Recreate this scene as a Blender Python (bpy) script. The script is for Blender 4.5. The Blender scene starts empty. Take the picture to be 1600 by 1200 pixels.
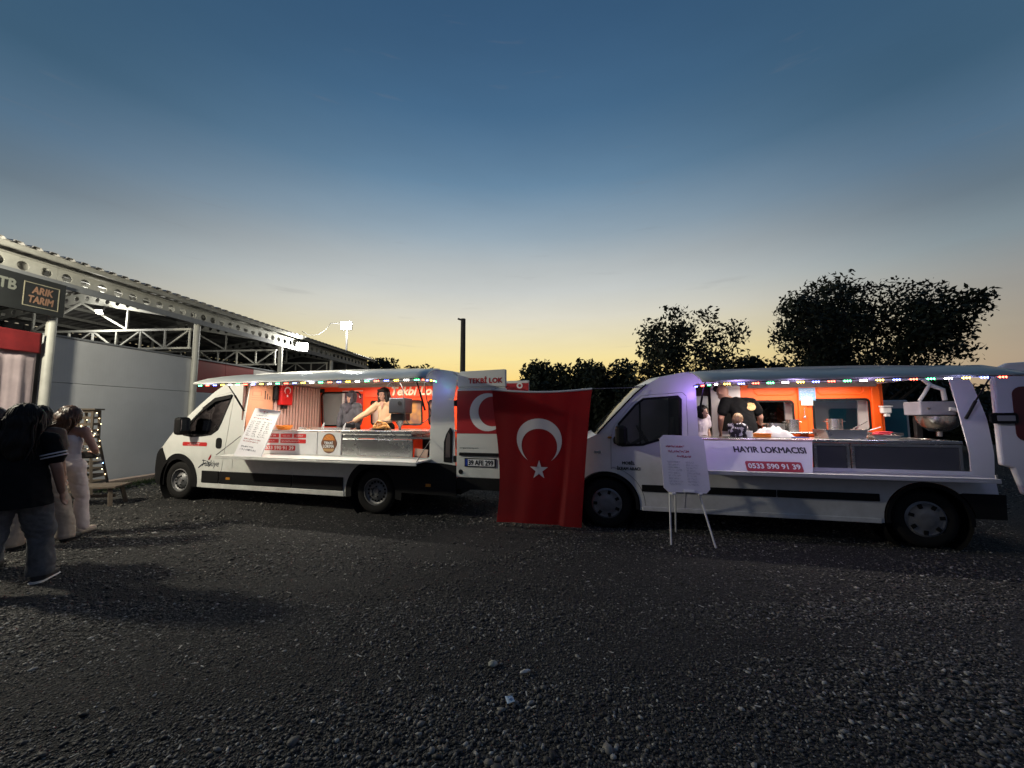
import bpy, bmesh, math, random
import numpy as np
from mathutils import Vector, Matrix, geometry, noise

SC = bpy.context.scene
COL = SC.collection
R = math.radians
random.seed(7)
RNG = np.random.default_rng(7)

# ------------------------------------------------------------------ camera
cam_d = bpy.data.cameras.new('camera')
cam_d.sensor_width = 36.0
cam_d.lens = 13.5
cam_d.clip_start = 0.05
cam_d.clip_end = 1000.0
cam = bpy.data.objects.new('camera', cam_d)
COL.objects.link(cam)
cam.location = (0, 0, 1.53)
cam.rotation_euler = (R(94.76), 0, 0)
SC.camera = cam

# ------------------------------------------------------------------ dusk sky
world = bpy.data.worlds.new('World')
SC.world = world
world.use_nodes = True
def srgb(r, g, b):
    f = lambda c: (c / 12.92 if c <= 0.04045 else ((c + 0.055) / 1.055) ** 2.4)
    return (f(r / 255), f(g / 255), f(b / 255), 1)
def build_sky():
    nt = world.node_tree
    N, L = nt.nodes, nt.links
    bg = N['Background']
    geo = N.new('ShaderNodeTexCoord')
    sep = N.new('ShaderNodeSeparateXYZ')
    L.new(geo.outputs['Generated'], sep.inputs[0])
    def ramp(stops):
        r = N.new('ShaderNodeValToRGB')
        els = r.color_ramp.elements
        while len(els) < len(stops):
            els.new(0.5)
        for e, (p, c) in zip(els, stops):
            e.position = p
            e.color = srgb(*c)
        L.new(sep.outputs['Z'], r.inputs[0])
        return r
    # position is the sine of the elevation
    warm = ramp([(0.0, (252, 200, 104)), (0.09, (250, 216, 132)), (0.145, (246, 226, 160)), (0.20, (234, 223, 186)), (0.25, (222, 218, 202)),
                 (0.31, (203, 206, 203)), (0.37, (184, 191, 193)), (0.43, (156, 173, 185)), (0.53, (113, 145, 172)), (0.64, (80, 118, 153)),
                 (0.74, (66, 101, 137)), (1.0, (38, 69, 103))])
    cool = ramp([(0.0, (166, 140, 120)), (0.10, (170, 154, 136)), (0.15, (163, 154, 141)), (0.22, (150, 150, 147)), (0.29, (128, 143, 151)), (0.36, (101, 119, 133)),
                 (0.44, (83, 111, 135)), (0.53, (63, 94, 119)), (0.74, (52, 84, 115)), (1.0, (38, 69, 103))])
    east = ramp([(0.0, (84, 86, 98)), (0.15, (88, 92, 106)), (0.4, (72, 86, 108)), (0.7, (46, 72, 104)), (1.0, (30, 60, 96))])
    # bearing: the afterglow lies ahead, a little left of the middle
    dot = N.new('ShaderNodeVectorMath'); dot.operation = 'DOT_PRODUCT'
    L.new(geo.outputs['Generated'], dot.inputs[0])
    dot.inputs[1].default_value = (-0.03, 0.9995, 0.0)
    mr = N.new('ShaderNodeMapRange'); mr.interpolation_type = 'SMOOTHSTEP'
    mr.inputs[1].default_value = 0.5; mr.inputs[2].default_value = 1.0
    L.new(dot.outputs['Value'], mr.inputs[0])
    mix = N.new('ShaderNodeMix'); mix.data_type = 'RGBA'
    L.new(mr.outputs[0], mix.inputs['Factor'])
    # the sky opposite the sunset is already dark
    mr2 = N.new('ShaderNodeMapRange'); mr2.interpolation_type = 'SMOOTHSTEP'
    mr2.inputs[1].default_value = -0.5; mr2.inputs[2].default_value = 0.55
    L.new(dot.outputs['Value'], mr2.inputs[0])
    mixe = N.new('ShaderNodeMix'); mixe.data_type = 'RGBA'
    L.new(mr2.outputs[0], mixe.inputs['Factor']); L.new(east.outputs[0], mixe.inputs['A']); L.new(cool.outputs[0], mixe.inputs['B'])
    L.new(mixe.outputs['Result'], mix.inputs['A']); L.new(warm.outputs[0], mix.inputs['B'])
    # a few faint streaks of cloud low in the glow
    mp = N.new('ShaderNodeMapping'); mp.inputs['Scale'].default_value = (2.2, 2.2, 26)
    L.new(geo.outputs['Generated'], mp.inputs[0])
    nz = N.new('ShaderNodeTexNoise'); nz.inputs['Scale'].default_value = 2.3; nz.inputs['Detail'].default_value = 5
    L.new(mp.outputs[0], nz.inputs[0])
    cr = N.new('ShaderNodeMapRange'); cr.inputs[1].default_value = 0.66; cr.inputs[2].default_value = 0.82
    cr.inputs[3].default_value = 0.0; cr.inputs[4].default_value = 0.22
    L.new(nz.outputs[0], cr.inputs[0])
    m2 = N.new('ShaderNodeMix'); m2.data_type = 'RGBA'
    L.new(cr.outputs[0], m2.inputs['Factor']); L.new(mix.outputs['Result'], m2.inputs['A'])
    m2.inputs['B'].default_value = srgb(120, 118, 124)
    # uneven haze
    nh = N.new('ShaderNodeTexNoise'); nh.inputs['Scale'].default_value = 1.7; nh.inputs['Detail'].default_value = 7; nh.inputs['Roughness'].default_value = 0.6
    mp2 = N.new('ShaderNodeMapping'); mp2.inputs['Scale'].default_value = (1, 1, 4); L.new(geo.outputs['Generated'], mp2.inputs[0]); L.new(mp2.outputs[0], nh.inputs[0])
    hr = N.new('ShaderNodeMapRange'); hr.inputs[1].default_value = 0.3; hr.inputs[2].default_value = 0.7; hr.inputs[3].default_value = 0.955; hr.inputs[4].default_value = 1.045
    L.new(nh.outputs[0], hr.inputs[0])
    m3 = N.new('ShaderNodeMix'); m3.data_type = 'RGBA'; m3.blend_type = 'MULTIPLY'; m3.inputs['Factor'].default_value = 1
    L.new(m2.outputs['Result'], m3.inputs['A']); L.new(hr.outputs[0], m3.inputs['B'])
    L.new(m3.outputs['Result'], bg.inputs[0])
    bg.inputs[1].default_value = 1.0
build_sky()
SC.view_settings.view_transform = 'Standard'
SC.view_settings.look = 'None'
SC.view_settings.exposure = 0.0
SC.view_settings.gamma = 1.0
SC.cycles.use_denoising = True
SC.cycles.denoising_prefilter = 'ACCURATE'
SC.cycles.max_bounces = 6
SC.cycles.sample_clamp_indirect = 4.0

# ------------------------------------------------------------------ materials
MATS = {}
def mat(name, col, rough=0.6, metal=0.0, var=0.0, vscale=6.0, bump=0.0, bscale=60.0, emit=None, estr=0.0,
        spec=0.5, coat=0.0, alpha=None, trans=0.0):
    if name in MATS:
        return MATS[name]
    m = bpy.data.materials.new(name)
    m.use_nodes = True
    nt = m.node_tree
    N, L = nt.nodes, nt.links
    b = N['Principled BSDF']
    c = col if len(col) == 4 else (*col, 1)
    b.inputs['Base Color'].default_value = c
    b.inputs['Roughness'].default_value = rough
    b.inputs['Metallic'].default_value = metal
    b.inputs['Specular IOR Level'].default_value = spec
    b.inputs['Coat Weight'].default_value = coat
    b.inputs['Transmission Weight'].default_value = trans
    if emit:
        b.inputs['Emission Color'].default_value = (*emit[:3], 1)
        b.inputs['Emission Strength'].default_value = estr
    tc = None
    if var > 0 or bump > 0:
        tc = N.new('ShaderNodeTexCoord')
    if var > 0:
        n = N.new('ShaderNodeTexNoise'); n.inputs['Scale'].default_value = vscale; n.inputs['Detail'].default_value = 6
        n.inputs['Roughness'].default_value = 0.65
        L.new(tc.outputs['Object'], n.inputs['Vector'])
        mr = N.new('ShaderNodeMapRange'); mr.inputs[1].default_value = 0.3; mr.inputs[2].default_value = 0.7
        mr.inputs[3].default_value = 1 - var; mr.inputs[4].default_value = 1 + var
        L.new(n.outputs[0], mr.inputs[0])
        mx = N.new('ShaderNodeMix'); mx.data_type = 'RGBA'; mx.blend_type = 'MULTIPLY'; mx.inputs['Factor'].default_value = 1
        mx.inputs['A'].default_value = c
        L.new(mr.outputs[0], mx.inputs['B'])
        L.new(mx.outputs['Result'], b.inputs['Base Color'])
        r2 = N.new('ShaderNodeMapRange'); r2.inputs[3].default_value = max(0.03, rough - 0.12); r2.inputs[4].default_value = min(1, rough + 0.12)
        L.new(n.outputs[0], r2.inputs[0]); L.new(r2.outputs[0], b.inputs['Roughness'])
    if bump > 0:
        n2 = N.new('ShaderNodeTexNoise'); n2.inputs['Scale'].default_value = bscale; n2.inputs['Detail'].default_value = 4
        L.new(tc.outputs['Object'], n2.inputs['Vector'])
        bp = N.new('ShaderNodeBump'); bp.inputs['Strength'].default_value = bump; bp.inputs['Distance'].default_value = 0.02
        L.new(n2.outputs[0], bp.inputs['Height']); L.new(bp.outputs[0], b.inputs['Normal'])
    MATS[name] = m
    return m

def glass_mat(name, tint=(0.75, 0.8, 0.8), refl=1.0):
    if name in MATS:
        return MATS[name]
    m = bpy.data.materials.new(name); m.use_nodes = True
    nt = m.node_tree; N, L = nt.nodes, nt.links
    N.remove(N['Principled BSDF'])
    out = N['Material Output']
    t = N.new('ShaderNodeBsdfTransparent'); t.inputs[0].default_value = (*tint, 1)
    g = N.new('ShaderNodeBsdfGlossy'); g.inputs['Roughness'].default_value = 0.03
    fr = N.new('ShaderNodeFresnel'); fr.inputs[0].default_value = 1.5
    ml = N.new('ShaderNodeMath'); ml.operation = 'MULTIPLY'; ml.inputs[1].default_value = refl; ml.use_clamp = True
    L.new(fr.outputs[0], ml.inputs[0])
    mx = N.new('ShaderNodeMixShader')
    L.new(ml.outputs[0], mx.inputs[0]); L.new(t.outputs[0], mx.inputs[1]); L.new(g.outputs[0], mx.inputs[2])
    L.new(mx.outputs[0], out.inputs[0])
    MATS[name] = m
    return m

def emit_mat(name, col, s):
    return mat(name, (0.02, 0.02, 0.02), 0.5, emit=col, estr=s)

def dirty_paint(name, col, rough=0.32, dirt=(0.16, 0.13, 0.1), amount=0.5, zlow=0.2, zhigh=1.1):
    """vehicle paint with road dirt that thickens towards the sills, broken up by noise"""
    if name in MATS:
        return MATS[name]
    m = mat(name, col, rough, coat=0.25)
    nt = m.node_tree; N, L = nt.nodes, nt.links
    b = N['Principled BSDF']
    tc = N.new('ShaderNodeTexCoord')
    sp = N.new('ShaderNodeSeparateXYZ'); L.new(tc.outputs['Object'], sp.inputs[0])
    n = N.new('ShaderNodeTexNoise'); n.inputs['Scale'].default_value = 3.5; n.inputs['Detail'].default_value = 8
    n.inputs['Roughness'].default_value = 0.7
    L.new(tc.outputs['Object'], n.inputs['Vector'])
    mr = N.new('ShaderNodeMapRange'); mr.inputs[1].default_value = zlow; mr.inputs[2].default_value = zhigh
    mr.inputs[3].default_value = 1.0; mr.inputs[4].default_value = 0.12
    L.new(sp.outputs['Z'], mr.inputs[0])
    m3 = N.new('ShaderNodeMapRange'); m3.inputs[1].default_value = 0.35; m3.inputs[2].default_value = 0.75
    L.new(n.outputs[0], m3.inputs[0])
    ml = N.new('ShaderNodeMath'); ml.operation = 'MULTIPLY'
    L.new(mr.outputs[0], ml.inputs[0]); L.new(m3.outputs[0], ml.inputs[1])
    m4 = N.new('ShaderNodeMath'); m4.operation = 'MULTIPLY'; m4.inputs[1].default_value = amount
    L.new(ml.outputs[0], m4.inputs[0])
    mx = N.new('ShaderNodeMix'); mx.data_type = 'RGBA'
    mx.inputs['A'].default_value = (*col, 1); mx.inputs['B'].default_value = (*dirt, 1)
    L.new(m4.outputs[0], mx.inputs['Factor']); L.new(mx.outputs['Result'], b.inputs['Base Color'])
    r2 = N.new('ShaderNodeMapRange'); r2.inputs[3].default_value = rough; r2.inputs[4].default_value = 0.7
    L.new(m4.outputs[0], r2.inputs[0]); L.new(r2.outputs[0], b.inputs['Roughness'])
    return m

# ------------------------------------------------------------------ mesh helpers
def link(o, parent=None):
    COL.objects.link(o)
    if parent is not None:
        o.parent = parent
    return o

class MB:
    def __init__(s):
        s.v, s.f, s.m = [], [], []
    def add(s, vs, fs, mi=0):
        k = len(s.v)
        s.v += [tuple(p) for p in vs]
        s.f += [tuple(k + i for i in f) for f in fs]
        s.m += [mi] * len(fs)
        return s
    def box(s, c, d, rot=None, mi=0):
        hx, hy, hz = d[0] / 2, d[1] / 2, d[2] / 2
        vs = [Vector((x, y, z)) for x in (-hx, hx) for y in (-hy, hy) for z in (-hz, hz)]
        if rot is not None:
            vs = [rot @ p for p in vs]
        c = Vector(c)
        return s.add([p + c for p in vs], [(0, 1, 3, 2), (4, 6, 7, 5), (0, 4, 5, 1), (2, 3, 7, 6), (0, 2, 6, 4), (1, 5, 7, 3)], mi)
    def bb(s, x0, x1, y0, y1, z0, z1, mi=0):
        return s.box(((x0 + x1) / 2, (y0 + y1) / 2, (z0 + z1) / 2), (abs(x1 - x0), abs(y1 - y0), abs(z1 - z0)), None, mi)
    def bar(s, p, q, w, h=None, mi=0, up=(0, 0, 1)):
        p, q = Vector(p), Vector(q)
        h = h or w
        z = (q - p); ln = z.length; z = z.normalized()
        u = Vector(up)
        if abs(z.dot(u)) > 0.98:
            u = Vector((0, 1, 0)) if abs(z.y) < 0.9 else Vector((1, 0, 0))
        x = u.cross(z).normalized(); y = z.cross(x)
        rot = Matrix((x, y, z)).transposed()
        return s.box((p + q) / 2, (w, h, ln), rot, mi)
    def tube(s, pts, r, n=8, mi=0, caps=True):
        pts = [Vector(p) for p in pts]
        rs = r if isinstance(r, (list, tuple)) else [r] * len(pts)
        t0 = (pts[1] - pts[0]).normalized()
        ref = Vector((0, 0, 1)) if abs(t0.z) < 0.9 else Vector((1, 0, 0))
        x = ref.cross(t0).normalized()
        vs, fs = [], []
        for i, p in enumerate(pts):
            t = (pts[min(i + 1, len(pts) - 1)] - pts[max(i - 1, 0)]).normalized()
            x = (x - t * x.dot(t)).normalized()
            y = t.cross(x)
            for k in range(n):
                a = 2 * math.pi * k / n
                vs.append(p + (x * math.cos(a) + y * math.sin(a)) * rs[i])
        for i in range(len(pts) - 1):
            for k in range(n):
                a, b = i * n + k, i * n + (k + 1) % n
                fs.append((a, b, b + n, a + n))
        if caps:
            fs.append(tuple(range(n - 1, -1, -1)))
            fs.append(tuple(range((len(pts) - 1) * n, len(pts) * n)))
        return s.add(vs, fs, mi)
    def lathe(s, prof, c=(0, 0, 0), axis='y', n=32, mi=0, closed=False):
        """prof: (radius, along) pairs"""
        c = Vector(c)
        vs, fs = [], []
        for k in range(n):
            a = 2 * math.pi * k / n
            ca, sa = math.cos(a), math.sin(a)
            for r, h in prof:
                if axis == 'y': p = Vector((r * ca, h, r * sa))
                elif axis == 'z': p = Vector((r * ca, r * sa, h))
                else: p = Vector((h, r * ca, r * sa))
                vs.append(c + p)
        m = len(prof)
        for k in range(n):
            k2 = (k + 1) % n
            for i in range(m - 1 + (1 if closed else 0)):
                j = (i + 1) % m
                fs.append((k * m + i, k2 * m + i, k2 * m + j, k * m + j))
        return s.add(vs, fs, mi)
    def ell(s, c, r, n=14, mi=0):
        m = n // 2
        prof = [(math.sin(math.pi * i / m), -math.cos(math.pi * i / m)) for i in range(m + 1)]
        k = len(s.v)
        s.lathe(prof, (0, 0, 0), 'z', n, mi)
        for i in range(k, len(s.v)):
            x, y, z = s.v[i]
            s.v[i] = (c[0] + x * r[0], c[1] + y * r[1], c[2] + z * r[2])
        return s
    def prism(s, poly, y0, y1, mi=0):
        """poly in (x, z), extruded along y"""
        n = len(poly)
        vs = [(x, y0, z) for x, z in poly] + [(x, y1, z) for x, z in poly]
        tri = geometry.tessellate_polygon([[Vector((x, z, 0)) for x, z in poly]])
        fs = [tuple(t) for t in tri] + [tuple(n + i for i in reversed(t)) for t in tri]
        fs += [(i, (i + 1) % n, n + (i + 1) % n, n + i) for i in range(n)]
        return s.add(vs, fs, mi)
    def xf(s, M):
        s.v = [tuple(M @ Vector(p)) for p in s.v]
        return s
    def mesh(s, name, smooth=False, ang=35):
        me = bpy.data.meshes.new(name)
        me.from_pydata(s.v, [], s.f)
        if any(s.m):
            me.polygons.foreach_set('material_index', s.m)
        bm = bmesh.new(); bm.from_mesh(me)
        bmesh.ops.remove_doubles(bm, verts=bm.verts, dist=1e-5)
        bmesh.ops.recalc_face_normals(bm, faces=bm.faces)
        bm.to_mesh(me); bm.free()
        if smooth:
            me.shade_smooth()
            me.set_sharp_from_angle(angle=R(ang))
        return me
    def build(s, name, mats, parent=None, smooth=False, bevel=0, ang=35):
        me = s.mesh(name, smooth, ang)
        for m in (mats if isinstance(mats, (list, tuple)) else [mats]):
            me.materials.append(m)
        o = link(bpy.data.objects.new(name, me), parent)
        if bevel:
            md = o.modifiers.new('bevel', 'BEVEL'); md.width = bevel; md.segments = 2; md.limit_method = 'ANGLE'
        return o

def tag(o, label=None, cat=None, group=None, kind=None):
    if label: o['label'] = label
    if cat: o['category'] = cat
    if group: o['group'] = group
    if kind: o['kind'] = kind
    return o
def empty(name, loc=(0, 0, 0), rz=0.0, label=None, cat=None, group=None):
    o = bpy.data.objects.new(name, None)
    o.empty_display_size = 0.2
    COL.objects.link(o)
    o.location = loc; o.rotation_euler = (0, 0, rz)
    return tag(o, label, cat, group)

def text_obj(name, body, x, z, w, h, y, m, parent, shear=0.0, rot=0.0, bold=0.0, ymap=None):
    """lettering in the x-z plane facing -y, fitted to width w and height h, lower left corner at (x, z)"""
    cu = bpy.data.curves.new('lettering', 'FONT')
    cu.body = body
    cu.align_x = 'LEFT'
    cu.shear = shear
    cu.resolution_u = 3
    tmp = bpy.data.objects.new('lettering_source', cu)
    me = bpy.data.meshes.new_from_object(tmp)
    bpy.data.objects.remove(tmp)
    n = len(me.vertices)
    co = np.empty(n * 3); me.vertices.foreach_get('co', co); co = co.reshape(-1, 3)
    mn, mx = co.min(0), co.max(0)
    px = (co[:, 0] - mn[0]) / (mx[0] - mn[0]) * w
    pz = (co[:, 1] - mn[1]) / (mx[1] - mn[1]) * h
    c, s_ = math.cos(rot), math.sin(rot)
    X = x + px * c - pz * s_; Z = z + px * s_ + pz * c
    Y = np.full(n, float(y)) if ymap is None else np.array([ymap(a, b) for a, b in zip(X, Z)]) + y
    out = np.stack([X, Y, Z], 1)
    me.vertices.foreach_set('co', out.ravel())
    if bold > 0:        # heavier strokes: the same letters set again, shifted a little
        bm = bmesh.new(); bm.from_mesh(me)
        src = bm.faces[:]
        k = 0
        for dx, dz in ((1, 0), (-1, 0), (0, 1), (0, -1)):
            k += 1
            g = bmesh.ops.duplicate(bm, geom=src)
            for v in g['geom']:
                if isinstance(v, bmesh.types.BMVert):
                    v.co += Vector((dx * bold * h, -0.00025 * k, dz * bold * h))
        bm.to_mesh(me); bm.free()
    me.name = name
    me.materials.clear(); me.materials.append(m)
    return link(bpy.data.objects.new(name, me), parent)

def skin_mesh(name, outer, holes, ymap, cuts_x, cuts_z, th=0.012, ang=30):
    """panel outline in (x, z) with holes, cut into a grid, bent by ymap and thickened inwards"""
    loops = [[Vector((x, z, 0)) for x, z in outer]] + [[Vector((x, z, 0)) for x, z in h] for h in holes]
    tri = geometry.tessellate_polygon(loops)
    flat = [p for l in loops for p in l]
    bm = bmesh.new()
    vs = [bm.verts.new((p.x, 0, p.y)) for p in flat]
    for t in tri:
        try: bm.faces.new([vs[i] for i in t])
        except ValueError: pass
    for x in cuts_x:
        bmesh.ops.bisect_plane(bm, geom=bm.verts[:] + bm.edges[:] + bm.faces[:], plane_co=(x, 0, 0), plane_no=(1, 0, 0), dist=1e-5)
    for z in cuts_z:
        bmesh.ops.bisect_plane(bm, geom=bm.verts[:] + bm.edges[:] + bm.faces[:], plane_co=(0, 0, z), plane_no=(0, 0, 1), dist=1e-5)
    bmesh.ops.recalc_face_normals(bm, faces=bm.faces)
    bm.faces.ensure_lookup_table()
    tot = sum(f.normal.y * f.calc_area() for f in bm.faces)
    if tot > 0:
        bmesh.ops.reverse_faces(bm, faces=bm.faces)
    for v in bm.verts:
        v.co.y = ymap(v.co.x, v.co.z)
    if th:
        src = bm.faces[:]
        r = bmesh.ops.extrude_face_region(bm, geom=src, use_keep_orig=True)
        nv = [g for g in r['geom'] if isinstance(g, bmesh.types.BMVert)]
        for v in nv:
            v.co.y += th
        bmesh.ops.recalc_face_normals(bm, faces=bm.faces)
    me = bpy.data.meshes.new(name)
    bm.to_mesh(me); bm.free()
    me.shade_smooth(); me.set_sharp_from_angle(angle=R(ang))
    return me
def skin(name, outer, holes, ymap, cx, cz, m, parent, th=0.012):
    me = skin_mesh(name, outer, holes, ymap, cx, cz, th)
    me.materials.append(m)
    return link(bpy.data.objects.new(name, me), parent)
def rrect(x0, x1, z0, z1, r, n=5):
    out = []
    for cx, cz, a0 in ((x1 - r, z0 + r, -90), (x1 - r, z1 - r, 0), (x0 + r, z1 - r, 90), (x0 + r, z0 + r, 180)):
        for k in range(n + 1):
            a = R(a0 + 90 * k / n)
            out.append((cx + r * math.cos(a), cz + r * math.sin(a)))
    return out
def arc(cx, cz, r, a0, a1, n):
    return [(cx + r * math.cos(R(a0 + (a1 - a0) * k / n)), cz + r * math.sin(R(a0 + (a1 - a0) * k / n))) for k in range(n + 1)]
def frange(a, b, n):
    return [a + (b - a) * i / (n - 1) for i in range(n)]
def crescent_poly(cx, cz, r, ang, n=28, k=0.78, off=0.30):
    """crescent whose horns point along angle ang (degrees)"""
    r2 = r * k; d = r * off
    # intersection of the two circles
    xi = (r * r - r2 * r2 + d * d) / (2 * d)
    yi = math.sqrt(max(0, r * r - xi * xi))
    a1 = math.degrees(math.atan2(yi, xi)); b1 = math.degrees(math.atan2(yi, xi - d))
    pts = arc(0, 0, r, a1, 360 - a1, n) + arc(d, 0, r2, 360 - b1, b1, n)[1:-1]
    c, s_ = math.cos(R(ang)), math.sin(R(ang))
    return [(cx + x * c - z * s_, cz + x * s_ + z * c) for x, z in pts]
def star_poly(cx, cz, r, ang):
    out = []
    for k in range(10):
        rr = r if k % 2 == 0 else r * 0.382
        a = R(ang + 36 * k)
        out.append((cx + rr * math.cos(a), cz + rr * math.sin(a)))
    return out
# ------------------------------------------------------------------ ground
def gravel_sheet_mat():
    m = mat('gravel_sheet', (0.05, 0.048, 0.045), 0.95)
    nt = m.node_tree; N, L = nt.nodes, nt.links
    b = N['Principled BSDF']
    tc = N.new('ShaderNodeTexCoord')
    v = N.new('ShaderNodeTexVoronoi'); v.inputs['Scale'].default_value = 75; v.inputs['Randomness'].default_value = 1
    L.new(tc.outputs['Object'], v.inputs['Vector'])
    n = N.new('ShaderNodeTexNoise'); n.inputs['Scale'].default_value = 0.6; n.inputs['Detail'].default_value = 6
    L.new(tc.outputs['Object'], n.inputs['Vector'])
    sp = N.new('ShaderNodeSeparateColor'); L.new(v.outputs['Color'], sp.inputs[0])
    cr = N.new('ShaderNodeValToRGB')
    for e, (p, c) in zip(cr.color_ramp.elements, ((0.0, (0.010, 0.010, 0.0095, 1)), (1.0, (0.075, 0.072, 0.066, 1)))):
        e.position = p; e.color = c
    e = cr.color_ramp.elements.new(0.8); e.color = (0.026, 0.025, 0.024, 1)
    L.new(sp.outputs[0], cr.inputs[0])
    mr = N.new('ShaderNodeMapRange'); mr.inputs[1].default_value = 0.3; mr.inputs[2].default_value = 0.7
    mr.inputs[3].default_value = 0.7; mr.inputs[4].default_value = 1.25
    L.new(n.outputs[0], mr.inputs[0])
    mx = N.new('ShaderNodeMix'); mx.data_type = 'RGBA'; mx.blend_type = 'MULTIPLY'; mx.inputs['Factor'].default_value = 1
    L.new(cr.outputs[0], mx.inputs['A']); L.new(mr.outputs[0], mx.inputs['B'])
    L.new(mx.outputs['Result'], b.inputs['Base Color'])
    bp = N.new('ShaderNodeBump'); bp.inputs['Strength'].default_value = 0.9; bp.inputs['Distance'].default_value = 0.02
    bp.invert = True
    L.new(v.outputs['Distance'], bp.inputs['Height']); L.new(bp.outputs[0], b.inputs['Normal'])
    return m
def stone_mat():
    m = mat('gravel_stone', (0.07, 0.068, 0.064), 0.62, spec=0.4)
    nt = m.node_tree; N, L = nt.nodes, nt.links
    b = N['Principled BSDF']
    at = N.new('ShaderNodeAttribute'); at.attribute_name = 'stone_kind'
    cr = N.new('ShaderNodeValToRGB')
    els = cr.color_ramp.elements
    for p, c in ((0.3, (0.033, 0.0315, 0.029)), (0.6, (0.058, 0.055, 0.050)), (0.85, (0.105, 0.099, 0.088)), (0.95, (0.19, 0.18, 0.16))):
        e = els.new(p); e.color = (*c, 1)
    els[0].color = (0.016, 0.0155, 0.015, 1)
    els[-1].position = 1.0; els[-1].color = (0.38, 0.37, 0.34, 1)
    L.new(at.outputs['Fac'], cr.inputs[0])
    tc = N.new('ShaderNodeTexCoord')
    n = N.new('ShaderNodeTexNoise'); n.inputs['Scale'].default_value = 150; n.inputs['Detail'].default_value = 3
    L.new(tc.outputs['Object'], n.inputs['Vector'])
    mr = N.new('ShaderNodeMapRange'); mr.inputs[3].default_value = 0.65; mr.inputs[4].default_value = 1.35
    L.new(n.outputs[0], mr.inputs[0])
    mx = N.new('ShaderNodeMix'); mx.data_type = 'RGBA'; mx.blend_type = 'MULTIPLY'; mx.inputs['Factor'].default_value = 1
    L.new(cr.outputs[0], mx.inputs['A']); L.new(mr.outputs[0], mx.inputs['B'])
    L.new(mx.outputs['Result'], b.inputs['Base Color'])
    return m

def build_ground():
    bm = MB()
    bm.add([(-250, -60, 0), (250, -60, 0), (250, 400, 0), (-250, 400, 0)], [(0, 1, 2, 3)])
    tag(bm.build('gravel_yard', gravel_sheet_mat()), kind='structure')

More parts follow.
